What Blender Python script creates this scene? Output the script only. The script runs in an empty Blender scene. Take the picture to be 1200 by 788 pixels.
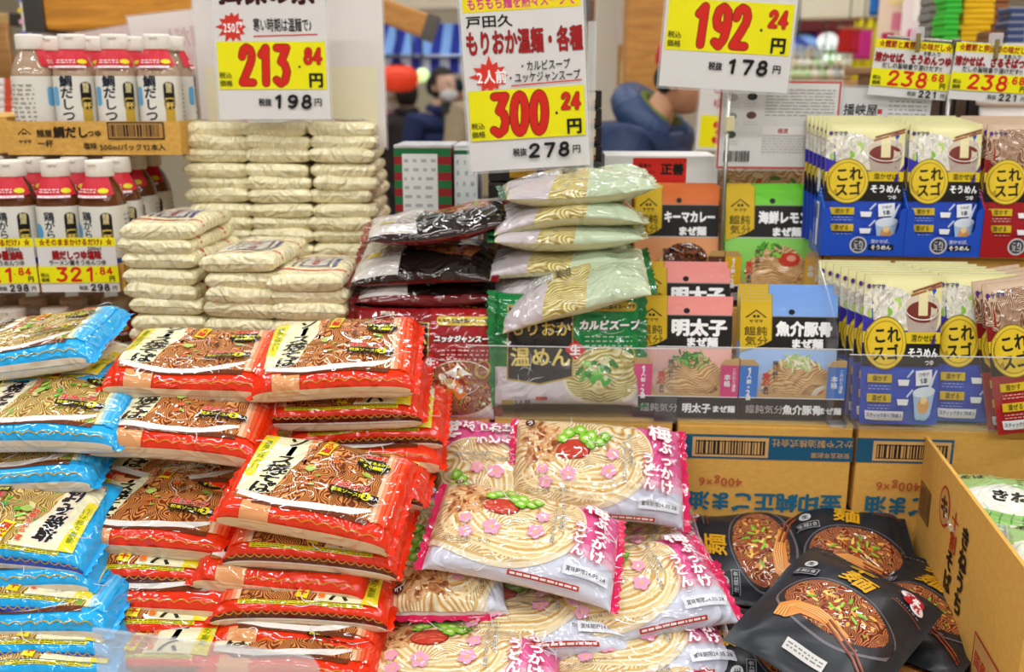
import bpy, bmesh, math, random
import numpy as np
from mathutils import Vector, Matrix
from mathutils.geometry import tessellate_polygon

# ---------------------------------------------------------------- camera, world, light, exposure
SC = bpy.context.scene
COL = SC.collection
R = math.radians
FPX, PIT, CZ = 1150.0, R(14.3), 1.42
cam_d = bpy.data.cameras.new('camera')
cam_d.sensor_width = 36.0
cam_d.lens = 36.0 * FPX / 1200.0
cam_d.clip_start = 0.02
cam_d.dof.use_dof = True
cam_d.dof.focus_distance = 1.20
cam_d.dof.aperture_fstop = 4.2
cam = bpy.data.objects.new('camera', cam_d)
COL.objects.link(cam)
cam.location = (0, 0, CZ)
cam.rotation_euler = (R(90) - PIT, 0, 0)
SC.camera = cam

world = bpy.data.worlds.new('world')
SC.world = world
world.use_nodes = True
world.node_tree.nodes['Background'].inputs[0].default_value = (1.0, 0.96, 0.90, 1)
world.node_tree.nodes['Background'].inputs[1].default_value = 0.3

LIGHT_SPOTS = [(x, y) for y in (-2.3, -0.9, 0.6, 2.3, 4.2, 6.4) for x in (-2.5, -0.75, 0.95, 2.7)]
for (lx, ly) in LIGHT_SPOTS:
    ld = bpy.data.lights.new('ceiling_tube', 'AREA')
    ld.shape = 'RECTANGLE'
    ld.size, ld.size_y = 1.25, 0.06
    ld.energy = 13.5
    ld.color = (0.935, 0.968, 1.0)
    lo = bpy.data.objects.new('ceiling_tube', ld)
    lo.location = (lx, ly, 3.12)
    COL.objects.link(lo)

SC.view_settings.view_transform = 'Standard'
SC.view_settings.look = 'None'
SC.view_settings.exposure = -0.08
SC.view_settings.gamma = 1.0
SC.view_settings.use_curve_mapping = False

# ---------------------------------------------------------------- helpers: pixels, objects
def at(px, py, Y):
    """the point at depth Y seen at a pixel of the 1200x788 frame"""
    u, v = (px - 600) / FPX, (py - 394) / FPX
    dy = math.cos(PIT) - v * math.sin(PIT)
    dz = -math.sin(PIT) - v * math.cos(PIT)
    t = Y / dy
    return Vector((u * t, Y, CZ + dz * t))

def zat(py, Y):
    return at(600, py, Y).z

def xat(px, py, Y):
    return at(px, py, Y).x

def rot(yaw=0, tilt=0, roll=0):
    return Matrix.Rotation(R(yaw), 4, 'Z') @ Matrix.Rotation(R(tilt), 4, 'X') @ Matrix.Rotation(R(roll), 4, 'Y')

def tag(o, label, cat, group=None, kind=None):
    o['label'] = label
    o['category'] = cat
    if group:
        o['group'] = group
    if kind:
        o['kind'] = kind
    return o

def empty(name, label, cat, mat=None, group=None):
    o = bpy.data.objects.new(name, None)
    o.empty_display_size = 0.02
    COL.objects.link(o)
    if mat is not None:
        o.matrix_world = mat
    return tag(o, label, cat, group)

def link(name, mesh, parent=None, mat=None, label=None):
    o = bpy.data.objects.new(name, mesh)
    COL.objects.link(o)
    if parent is not None:
        o.parent = parent
    if mat is not None:
        if parent is None:
            o.matrix_world = mat
        else:
            o.matrix_local = mat
    if label:
        o['label'] = label
    return o

def structure(o):
    o['kind'] = 'structure'
    return o

# ---------------------------------------------------------------- materials (all node based)
def lin(h):
    h = h.lstrip('#')
    out = []
    for i in (0, 2, 4):
        c = int(h[i:i + 2], 16) / 255.0
        out.append(c / 12.92 if c <= 0.04045 else ((c + 0.055) / 1.055) ** 2.4)
    return (out[0], out[1], out[2], 1.0)

MATS = {}

def new_mat(key):
    m = bpy.data.materials.new(key.replace('#', '').replace(':', '_'))
    m.use_nodes = True
    return m, m.node_tree, m.node_tree.nodes['Principled BSDF']

def nd(nt, typ, **kw):
    n = nt.nodes.new(typ)
    for k, v in kw.items():
        setattr(n, k, v)
    return n

def crinkle(nt, bsdf, strength=0.75, dist=0.004, scale=24.0):
    """the wrinkles of plastic film, as relief"""
    tc = nd(nt, 'ShaderNodeTexCoord')
    oi = nd(nt, 'ShaderNodeObjectInfo')
    add = nd(nt, 'ShaderNodeVectorMath', operation='ADD')
    sc = nd(nt, 'ShaderNodeVectorMath', operation='SCALE')
    nt.links.new(oi.outputs['Location'], sc.inputs[0])
    sc.inputs['Scale'].default_value = 3.0
    nt.links.new(tc.outputs['Object'], add.inputs[0])
    nt.links.new(sc.outputs[0], add.inputs[1])
    n1 = nd(nt, 'ShaderNodeTexNoise')
    n1.inputs['Scale'].default_value = scale * 0.55
    n1.inputs['Detail'].default_value = 1.0
    n1.inputs['Distortion'].default_value = 2.2
    nt.links.new(add.outputs[0], n1.inputs['Vector'])
    n2 = nd(nt, 'ShaderNodeTexNoise')
    n2.inputs['Scale'].default_value = scale * 1.3
    n2.inputs['Detail'].default_value = 0.0
    n2.inputs['Distortion'].default_value = 1.0
    nt.links.new(add.outputs[0], n2.inputs['Vector'])
    sb = nd(nt, 'ShaderNodeMath', operation='SUBTRACT')
    nt.links.new(n1.outputs['Fac'], sb.inputs[0])
    sb.inputs[1].default_value = 0.5
    ab = nd(nt, 'ShaderNodeMath', operation='ABSOLUTE')
    nt.links.new(sb.outputs[0], ab.inputs[0])
    mx = nd(nt, 'ShaderNodeMath', operation='MULTIPLY_ADD')
    nt.links.new(ab.outputs[0], mx.inputs[0])
    mx.inputs[1].default_value = -2.6
    m5 = nd(nt, 'ShaderNodeMath', operation='MULTIPLY')
    m5.inputs[1].default_value = 0.5
    nt.links.new(n2.outputs['Fac'], m5.inputs[0])
    nt.links.new(m5.outputs[0], mx.inputs[2])
    bp = nd(nt, 'ShaderNodeBump')
    bp.inputs['Strength'].default_value = strength
    bp.inputs['Distance'].default_value = dist
    nt.links.new(mx.outputs[0], bp.inputs['Height'])
    nt.links.new(bp.outputs[0], bsdf.inputs['Normal'])
    return bp

def gloss(nt, b, dist):
    """clear shiny outer film over the print"""
    bp = crinkle(nt, b, dist=dist)
    b.inputs['Coat Weight'].default_value = 1.0
    b.inputs['Coat IOR'].default_value = 1.62
    b.inputs['Coat Roughness'].default_value = 0.05
    nt.links.new(bp.outputs[0], b.inputs['Coat Normal'])

def ramp(nt, fac, stops):
    r = nd(nt, 'ShaderNodeValToRGB')
    els = r.color_ramp.elements
    while len(els) < len(stops):
        els.new(0.5)
    for e, (p, c) in zip(els, stops):
        e.position = p
        e.color = lin(c)
    nt.links.new(fac, r.inputs[0])
    return r

def strands(nt, scale, k, stops, stretch=(1, 1, 1), rotz=0.0, detail=0.0, coord='UV', speck=None, wave=None):
    """loops of noodle strands: contour lines of a smooth noise over the printed sheet"""
    tc = nd(nt, 'ShaderNodeTexCoord')
    mp = nd(nt, 'ShaderNodeMapping')
    mp.inputs['Scale'].default_value = stretch
    mp.inputs['Rotation'].default_value = (0, 0, rotz)
    nt.links.new(tc.outputs[coord], mp.inputs[0])
    if wave:
        wn = nd(nt, 'ShaderNodeTexNoise')
        wn.inputs['Scale'].default_value = wave[1]
        wn.inputs['Detail'].default_value = 1.0
        nt.links.new(mp.outputs[0], wn.inputs['Vector'])
        wm = nd(nt, 'ShaderNodeVectorMath', operation='MULTIPLY_ADD')
        nt.links.new(wn.outputs['Color'], wm.inputs[0])
        wm.inputs[1].default_value = (wave[0], wave[0], 0)
        nt.links.new(mp.outputs[0], wm.inputs[2])
        wv = nd(nt, 'ShaderNodeTexWave')
        wv.inputs['Scale'].default_value = scale
        wv.inputs['Distortion'].default_value = 0.6
        wv.inputs['Detail'].default_value = 0.0
        nt.links.new(wm.outputs[0], wv.inputs['Vector'])
        fac = wv.outputs['Fac']
    n = nd(nt, 'ShaderNodeTexNoise')
    n.inputs['Scale'].default_value = scale
    n.inputs['Detail'].default_value = detail
    n.inputs['Distortion'].default_value = 0.35
    nt.links.new(mp.outputs[0], n.inputs['Vector'])
    ml = nd(nt, 'ShaderNodeMath', operation='MULTIPLY')
    ml.inputs[1].default_value = k
    nt.links.new(n.outputs['Fac'], ml.inputs[0])
    sn = nd(nt, 'ShaderNodeMath', operation='SINE')
    nt.links.new(ml.outputs[0], sn.inputs[0])
    ma = nd(nt, 'ShaderNodeMath', operation='MULTIPLY_ADD')
    ma.inputs[1].default_value = 0.5
    ma.inputs[2].default_value = 0.5
    nt.links.new(sn.outputs[0], ma.inputs[0])
    r = ramp(nt, fac if wave else ma.outputs[0], stops)
    out = r.outputs[0]
    n2 = nd(nt, 'ShaderNodeTexNoise')
    n2.inputs['Scale'].default_value = scale * 1.3
    n2.inputs['Detail'].default_value = 3.0
    nt.links.new(tc.outputs[coord], n2.inputs['Vector'])
    mixv = nd(nt, 'ShaderNodeMixRGB', blend_type='MULTIPLY')
    mixv.inputs[0].default_value = 0.45
    r2 = ramp(nt, n2.outputs['Fac'], [(0.35, '#b8a290'), (0.6, '#ffffff')])
    nt.links.new(out, mixv.inputs[1])
    nt.links.new(r2.outputs[0], mixv.inputs[2])
    out = mixv.outputs[0]
    if speck:
        n3 = nd(nt, 'ShaderNodeTexNoise')
        n3.inputs['Scale'].default_value = speck[1]
        n3.inputs['Detail'].default_value = 1.0
        nt.links.new(tc.outputs[coord], n3.inputs['Vector'])
        r3 = ramp(nt, n3.outputs['Fac'], [(speck[2], '#000000'), (speck[2] + 0.03, '#ffffff')])
        mx = nd(nt, 'ShaderNodeMixRGB')
        nt.links.new(r3.outputs[0], mx.inputs[0])
        nt.links.new(out, mx.inputs[1])
        mx.inputs[2].default_value = lin(speck[0])
        out = mx.outputs[0]
    return out

STR = {
    'n_yaki': dict(scale=0.8, k=0, wave=(6.0, 0.36), stops=[(0.0, '#6e2a0c'), (0.35, '#a34a18'), (0.7, '#cf7c33'), (1.0, '#efb06a')], speck=('#6a2810', 0.9, 0.66)),
    'n_yaki2': dict(scale=0.8, k=0, wave=(6.0, 0.36), stops=[(0.0, '#86601e'), (0.35, '#b98a34'), (0.7, '#e0bb5d'), (1.0, '#f3dd99')], speck=('#7fae35', 0.8, 0.64)),
    'n_udon': dict(scale=0.62, k=0, wave=(9.0, 0.16), stops=[(0.0, '#cf9a4e'), (0.2, '#e6bf7c'), (0.5, '#f5dda8'), (1.0, '#fff2d2')], rotz=1.1),
    'n_maze': dict(scale=0.62, k=0, wave=(9.0, 0.2), stops=[(0.0, '#b87c40'), (0.25, '#d19c5c'), (0.6, '#e2b67a'), (1.0, '#efcf9c')], rotz=1.35),
    'n_soba': dict(scale=1.2, k=0, wave=(7.0, 0.3), stops=[(0.0, '#6b4630'), (0.35, '#a3775a'), (0.7, '#c9a285'), (1.0, '#e6cbb2')], stretch=(1, .6, 1), rotz=0.7),
    'n_red': dict(scale=0.95, k=0, wave=(5.0, 0.42), stops=[(0.0, '#5e1c10'), (0.4, '#8f3a20'), (0.75, '#b5603a'), (1.0, '#d99a66')], speck=('#9fae35', 1.3, 0.66)),
    'n_keema': dict(scale=0.9, k=22, stops=[(0.0, '#2e140b'), (0.5, '#5c2d17'), (1.0, '#94532c')]),
    'flakes': dict(scale=0.45, k=16, stops=[(0.0, '#a5683a'), (0.5, '#dba673'), (1.0, '#f3d6af')], detail=3.0),
    'flakes2': dict(scale=0.5, k=18, stops=[(0.0, '#8e4526'), (0.5, '#d7995f'), (1.0, '#f0cf9d')], detail=3.0),
    'n_clear': dict(scale=0.55, k=0, wave=(7.0, 0.2), stops=[(0.0, '#a3923c'), (0.35, '#cdb862'), (0.7, '#e0d28e'), (1.0, '#efe8bc')], rotz=1.4),
    'n_somenpic': dict(scale=1.0, k=0, wave=(6.0, 0.3), stops=[(0.0, '#d9d3bd'), (0.3, '#efecdf'), (1.0, '#fffef6')]),
    'finetext': dict(scale=4.2, k=24, stops=[(0.0, '#8d8d90'), (0.5, '#d8d8d8'), (1.0, '#eeeeee')]),
    'graintan': dict(scale=0.5, k=12, stops=[(0.0, '#8a4a22'), (1.0, '#d09048')]),
}

def M(key):
    if key in MATS:
        return MATS[key]
    m, nt, b = new_mat(key)
    MATS[key] = m
    p = key.split(':')
    k = p[0]
    if k == 'pl':                                   # glossy printed film
        b.inputs['Base Color'].default_value = lin(p[1])
        b.inputs['Roughness'].default_value = 0.42
        b.inputs['Specular IOR Level'].default_value = 0.08
        gloss(nt, b, 0.0055)
    elif k == 'po':                                 # smoother laminated pouch film
        b.inputs['Base Color'].default_value = lin(p[1])
        b.inputs['Roughness'].default_value = 0.33
        b.inputs['Specular IOR Level'].default_value = 0.4
        crinkle(nt, b, strength=0.35, dist=0.0025, scale=16.0)
    elif k == 'cd':                                 # coated card
        b.inputs['Base Color'].default_value = lin(p[1])
        b.inputs['Roughness'].default_value = 0.45
        b.inputs['Specular IOR Level'].default_value = 0.3
    elif k == 'pa':                                 # laminated paper sign
        b.inputs['Base Color'].default_value = lin(p[1])
        b.inputs['Roughness'].default_value = 0.5
        b.inputs['Specular IOR Level'].default_value = 0.25
    elif k == 'mt':                                 # matt cloth, hair
        tc = nd(nt, 'ShaderNodeTexCoord')
        n = nd(nt, 'ShaderNodeTexNoise')
        n.inputs['Scale'].default_value = 40.0
        nt.links.new(tc.outputs['Object'], n.inputs['Vector'])
        mx = nd(nt, 'ShaderNodeMixRGB', blend_type='MULTIPLY')
        mx.inputs[0].default_value = 0.35
        mx.inputs[1].default_value = lin(p[1])
        nt.links.new(n.outputs['Color'], mx.inputs[2])
        nt.links.new(mx.outputs[0], b.inputs['Base Color'])
        b.inputs['Roughness'].default_value = 0.8
    elif k == 'me':
        b.inputs['Base Color'].default_value = lin(p[1])
        b.inputs['Metallic'].default_value = 1.0
        b.inputs['Roughness'].default_value = 0.3
    elif k == 'em':
        b.inputs['Base Color'].default_value = lin(p[1])
        b.inputs['Emission Color'].default_value = lin(p[1])
        b.inputs['Emission Strength'].default_value = float(p[2])
    elif k in STR:
        kw = dict(STR[k])
        nt.links.new(strands(nt, **kw), b.inputs['Base Color'])
        b.inputs['Roughness'].default_value = 0.42
        b.inputs['Specular IOR Level'].default_value = 0.08
        if k != 'finetext':
            gloss(nt, b, 0.0055)
        else:
            b.inputs['Roughness'].default_value = 0.5
    elif k == 'kraft':                              # corrugated board
        tc = nd(nt, 'ShaderNodeTexCoord')
        mp = nd(nt, 'ShaderNodeMapping')
        mp.inputs['Scale'].default_value = (30, 30, 50)
        nt.links.new(tc.outputs['Object'], mp.inputs[0])
        n = nd(nt, 'ShaderNodeTexNoise')
        n.inputs['Scale'].default_value = 3.0
        n.inputs['Detail'].default_value = 5.0
        nt.links.new(mp.outputs[0], n.inputs['Vector'])
        base = p[1] if len(p) > 1 else '#d8a650'
        r = ramp(nt, n.outputs['Fac'], [(0.3, base), (0.75, '#e2b25c')])
        nt.links.new(r.outputs[0], b.inputs['Base Color'])
        b.inputs['Roughness'].default_value = 0.75
        b.inputs['Specular IOR Level'].default_value = 0.2
    elif k == 'wood':
        tc = nd(nt, 'ShaderNodeTexCoord')
        mp = nd(nt, 'ShaderNodeMapping')
        mp.inputs['Scale'].default_value = (2, 2, 14)
        nt.links.new(tc.outputs['Object'], mp.inputs[0])
        n = nd(nt, 'ShaderNodeTexNoise')
        n.inputs['Scale'].default_value = 4.0
        n.inputs['Detail'].default_value = 6.0
        n.inputs['Distortion'].default_value = 1.0
        nt.links.new(mp.outputs[0], n.inputs['Vector'])
        mx = nd(nt, 'ShaderNodeMixRGB', blend_type='MULTIPLY')
        mx.inputs[0].default_value = 0.5
        mx.inputs[1].default_value = lin(p[1])
        r = ramp(nt, n.outputs['Fac'], [(0.3, '#9a7a5a'), (0.7, '#ffffff')])
        nt.links.new(r.outputs[0], mx.inputs[2])
        nt.links.new(mx.outputs[0], b.inputs['Base Color'])
        b.inputs['Roughness'].default_value = 0.55
    elif k == 'plaster':
        tc = nd(nt, 'ShaderNodeTexCoord')
        n = nd(nt, 'ShaderNodeTexNoise')
        n.inputs['Scale'].default_value = 5.0
        n.inputs['Detail'].default_value = 6.0
        nt.links.new(tc.outputs['Object'], n.inputs['Vector'])
        mx = nd(nt, 'ShaderNodeMixRGB', blend_type='MULTIPLY')
        mx.inputs[0].default_value = 0.18
        mx.inputs[1].default_value = lin(p[1])
        nt.links.new(n.outputs['Color'], mx.inputs[2])
        nt.links.new(mx.outputs[0], b.inputs['Base Color'])
        b.inputs['Roughness'].default_value = 0.7
    elif k == 'somen':                              # dry noodles seen through clear wrap
        tc = nd(nt, 'ShaderNodeTexCoord')
        mp = nd(nt, 'ShaderNodeMapping')
        mp.inputs['Scale'].default_value = (6, 420, 160)
        nt.links.new(tc.outputs['Object'], mp.inputs[0])
        n = nd(nt, 'ShaderNodeTexNoise')
        n.inputs['Scale'].default_value = 1.0
        n.inputs['Detail'].default_value = 2.0
        nt.links.new(mp.outputs[0], n.inputs['Vector'])
        r = ramp(nt, n.outputs['Fac'], [(0.2, '#ecdc9c'), (0.5, '#f5e9bc'), (0.8, '#fcf4d8')])
        nt.links.new(r.outputs[0], b.inputs['Base Color'])
        b.inputs['Roughness'].default_value = 0.18
        b.inputs['Specular IOR Level'].default_value = 0.7
        crinkle(nt, b, strength=0.75, dist=0.006, scale=38.0)
    elif k == 'plaid':
        tc = nd(nt, 'ShaderNodeTexCoord')
        ck = nd(nt, 'ShaderNodeTexChecker')
        ck.inputs['Scale'].default_value = 32.0
        ck.inputs['Color1'].default_value = lin('#e8e2e6')
        ck.inputs['Color2'].default_value = lin('#4a3d7c')
        nt.links.new(tc.outputs['Object'], ck.inputs['Vector'])
        nt.links.new(ck.outputs[0], b.inputs['Base Color'])
        b.inputs['Roughness'].default_value = 0.85
    elif k in ('acrylic', 'film'):                  # clear sheet: see-through, a little sheen and haze
        nt.nodes.remove(b)
        out = nt.nodes['Material Output']
        tr = nd(nt, 'ShaderNodeBsdfTransparent')
        tr.inputs[0].default_value = (0.97, 0.98, 0.985, 1)
        gl = nd(nt, 'ShaderNodeBsdfGlossy')
        gl.inputs['Roughness'].default_value = 0.08 if k == 'acrylic' else 0.16
        df = nd(nt, 'ShaderNodeBsdfDiffuse')
        df.inputs[0].default_value = (0.9, 0.9, 0.92, 1)
        m1 = nd(nt, 'ShaderNodeMixShader')
        m1.inputs[0].default_value = float(p[1]) if len(p) > 1 else 0.06
        nt.links.new(tr.outputs[0], m1.inputs[1])
        nt.links.new(df.outputs[0], m1.inputs[2])
        m2 = nd(nt, 'ShaderNodeMixShader')
        m2.inputs[0].default_value = 0.03 if k == 'acrylic' else 0.12
        nt.links.new(m1.outputs[0], m2.inputs[1])
        nt.links.new(gl.outputs[0], m2.inputs[2])
        nt.links.new(m2.outputs[0], out.inputs['Surface'])
        if k == 'film':
            crinkle(nt, gl, strength=0.7, dist=0.005, scale=30)
    elif k == 'fold':                               # raised crease of clear film, coloured white in place of glare streaks
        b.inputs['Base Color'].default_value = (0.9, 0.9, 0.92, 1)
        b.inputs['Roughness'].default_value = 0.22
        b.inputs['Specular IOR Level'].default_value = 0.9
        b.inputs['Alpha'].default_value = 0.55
    elif k == 'tea':                                # amber glass-like bottle
        b.inputs['Base Color'].default_value = lin(p[1])
        b.inputs['Roughness'].default_value = 0.08
        b.inputs['Coat Weight'].default_value = 0.4
    elif k == 'skin':
        b.inputs['Base Color'].default_value = lin(p[1])
        b.inputs['Roughness'].default_value = 0.5
        b.inputs['Subsurface Weight'].default_value = 0.08
    elif k == 'puffer':
        b.inputs['Base Color'].default_value = lin(p[1])
        b.inputs['Roughness'].default_value = 0.5
        crinkle(nt, b, strength=0.5, dist=0.01, scale=9)
    elif k == 'green_crop':
        tc = nd(nt, 'ShaderNodeTexCoord')
        n = nd(nt, 'ShaderNodeTexNoise')
        n.inputs['Scale'].default_value = 1.1
        n.inputs['Detail'].default_value = 3.0
        nt.links.new(tc.outputs['UV'], n.inputs['Vector'])
        r = ramp(nt, n.outputs['Fac'], [(0.3, '#2e7a22'), (0.5, '#6fb53c'), (0.7, '#b8dd7a')])
        nt.links.new(r.outputs[0], b.inputs['Base Color'])
        b.inputs['Roughness'].default_value = 0.25
    return m

# ---------------------------------------------------------------- mesh helpers
def mesh_from(name, verts, faces, mats, midx=None, uvs=None, smooth=False):
    me = bpy.data.meshes.new(name)
    me.from_pydata([tuple(v) for v in verts], [], [tuple(f) for f in faces])
    for k in mats:
        me.materials.append(M(k))
    if midx is not None:
        me.polygons.foreach_set('material_index', np.asarray(midx, dtype=np.int32))
    if uvs is not None:
        ul = me.uv_layers.new(name='UVMap')
        li = np.empty(len(me.loops), dtype=np.int32)
        me.loops.foreach_get('vertex_index', li)
        ul.data.foreach_set('uv', np.asarray(uvs, dtype=np.float32)[li].ravel())
    if smooth:
        me.polygons.foreach_set('use_smooth', np.ones(len(me.polygons), dtype=bool))
    me.update()
    return me

class MB:
    """collects boxes, tubes, lathes into one mesh"""
    def __init__(s):
        s.v, s.f, s.m, s.mats, s.sm = [], [], [], [], []
    def mi(s, mat):
        if mat not in s.mats:
            s.mats.append(mat)
        return s.mats.index(mat)
    def add(s, verts, faces, mat, smooth=False):
        o = len(s.v)
        s.v += [tuple(v) for v in verts]
        i = s.mi(mat)
        for f in faces:
            s.f.append(tuple(a + o for a in f))
            s.m.append(i)
            s.sm.append(smooth)
        return s
    def box(s, c, d, mat, mtx=None, bev=0.0):
        bm = bmesh.new()
        bmesh.ops.create_cube(bm, size=1.0)
        for v in bm.verts:
            v.co = Vector((v.co.x * d[0], v.co.y * d[1], v.co.z * d[2]))
        if bev > 0:
            bmesh.ops.bevel(bm, geom=bm.edges[:], offset=bev, segments=2, affect='EDGES', profile=0.6)
        cm = Matrix.Translation(c)
        if mtx is not None:
            cm = cm @ mtx
        bm.verts.index_update()
        s.add([cm @ v.co for v in bm.verts], [[v.index for v in f.verts] for f in bm.faces], mat)
        bm.free()
        return s
    def lathe(s, prof, mat, n=20, c=(0, 0, 0), sq=0.0, caps=True):
        vs, fs = [], []
        for (r, z) in prof:
            for i in range(n):
                a = 2 * math.pi * i / n
                ca, sa = math.cos(a), math.sin(a)
                k = 1.0
                if sq:
                    k = 1.0 / (abs(ca) ** (2 + sq) + abs(sa) ** (2 + sq)) ** (1.0 / (2 + sq))
                vs.append((c[0] + r * ca * k, c[1] + r * sa * k, c[2] + z))
        for j in range(len(prof) - 1):
            for i in range(n):
                fs.append((j * n + i, j * n + (i + 1) % n, (j + 1) * n + (i + 1) % n, (j + 1) * n + i))
        if caps:
            fs.append(tuple(range(n - 1, -1, -1)))
            fs.append(tuple((len(prof) - 1) * n + i for i in range(n)))
        return s.add(vs, fs, mat, True)
    def tube(s, pts, r, mat, n=8):
        vs, fs = [], []
        P = [Vector(p) for p in pts]
        for j, p in enumerate(P):
            d = (P[min(j + 1, len(P) - 1)] - P[max(j - 1, 0)]).normalized()
            a = d.orthogonal().normalized() if j == 0 else (a - d * a.dot(d)).normalized()
            b = d.cross(a)
            rr = r[j] if isinstance(r, (list, tuple)) else r
            for i in range(n):
                t = 2 * math.pi * i / n
                vs.append(p + (a * math.cos(t) + b * math.sin(t)) * rr)
        for j in range(len(P) - 1):
            for i in range(n):
                fs.append((j * n + i, j * n + (i + 1) % n, (j + 1) * n + (i + 1) % n, (j + 1) * n + i))
        fs.append(tuple(range(n - 1, -1, -1)))
        fs.append(tuple((len(P) - 1) * n + i for i in range(n)))
        return s.add(vs, fs, mat, True)
    def ball(s, c, r, mat, n=12, m=8, mtx=None):
        vs, fs = [], []
        r = (r, r, r) if not isinstance(r, (tuple, list)) else r
        for j in range(m + 1):
            ph = math.pi * j / m
            for i in range(n):
                th = 2 * math.pi * i / n
                v = Vector((r[0] * math.sin(ph) * math.cos(th), r[1] * math.sin(ph) * math.sin(th), r[2] * math.cos(ph)))
                if mtx is not None:
                    v = mtx @ v
                vs.append(v + Vector(c))
        for j in range(m):
            for i in range(n):
                fs.append((j * n + i, (j + 1) * n + i, (j + 1) * n + (i + 1) % n, j * n + (i + 1) % n))
        return s.add(vs, fs, mat, True)
    def mesh(s, name):
        me = mesh_from(name, s.v, s.f, s.mats, s.m)
        me.polygons.foreach_set('use_smooth', np.asarray(s.sm, dtype=bool))
        return me
    def obj(s, name, parent=None, mat=None, label=None):
        return link(name, s.mesh(name), parent, mat, label)

def box_obj(name, c, d, mat, parent=None, bev=0.0, mtx=None, label=None):
    return MB().box((0, 0, 0), d, mat, bev=bev).obj(name, parent, Matrix.Translation(c) @ (mtx or Matrix()), label)

# ---------------------------------------------------------------- printed artwork: flat shapes and lettering wrapped onto surfaces
GL = {}

def glyph(ch, off):
    k = (ch, round(off, 3))
    if k in GL:
        return GL[k]
    if ch == '1':
        o = off
        vs = np.array([(0.30 - o, -o), (0.30 - o, 0.50), (0.14 - o, 0.44 - o), (0.14 - o, 0.54 + o), (0.32 - o, 0.69 + o), (0.42 + o, 0.69 + o), (0.42 + o, -o)])
        GL[k] = (vs, [(0, 1, 4), (0, 4, 5), (0, 5, 6), (1, 2, 3), (1, 3, 4)], 0.56)
        return GL[k]
    c = bpy.data.curves.new('glyph', 'FONT')
    c.body = ch
    c.offset = off
    c.resolution_u = 3 if ch.isdigit() else 2
    o = bpy.data.objects.new('glyph', c)
    m = o.to_mesh()
    vs = np.array([v.co[:2] for v in m.vertices]) if len(m.vertices) else np.zeros((0, 2))
    fs = [tuple(p.vertices) for p in m.polygons]
    o.to_mesh_clear()
    bpy.data.objects.remove(o)
    bpy.data.curves.remove(c)
    if ord(ch) > 0x2000:
        adv = 1.0
    elif ch == ' ' or not len(vs):
        adv = 0.35
    else:
        adv = vs[:, 0].max() + 0.09 - off
    GL[k] = (vs, fs, adv)
    return GL[k]

def _el(cx, cy, rx, ry, n=16):
    return [(cx + rx * math.cos(2 * math.pi * k / n), cy + ry * math.sin(2 * math.pi * k / n)) for k in range(n + 1)]
_six = [(.40, .62), (.26, .69), (.12, .56), (.06, .32), (.10, .09), (.24, .01), (.38, .07), (.43, .21), (.37, .35), (.24, .39), (.10, .30)]
DIG = {'0': [_el(.25, .35, .19, .34)], '1': [[(.13, .55), (.29, .68), (.29, .02)]],
       '2': [[(.06, .52), (.10, .63), (.22, .69), (.35, .65), (.41, .55), (.38, .43), (.26, .27), (.06, .03), (.44, .03)]],
       '3': [[(.07, .68), (.42, .68), (.22, .42), (.36, .37), (.43, .23), (.36, .07), (.20, .01), (.05, .08)]],
       '4': [[(.34, .0), (.34, .68), (.05, .20), (.47, .20)]],
       '5': [[(.42, .68), (.11, .68), (.08, .40), (.24, .44), (.39, .36), (.43, .22), (.36, .07), (.20, .01), (.05, .08)]],
       '6': [_six], '7': [[(.06, .68), (.44, .68), (.22, .0)]],
       '8': [_el(.25, .52, .145, .165, 14), _el(.25, .185, .185, .185, 14)], '9': [[(.5 - a, .70 - b) for a, b in _six]]}

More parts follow.
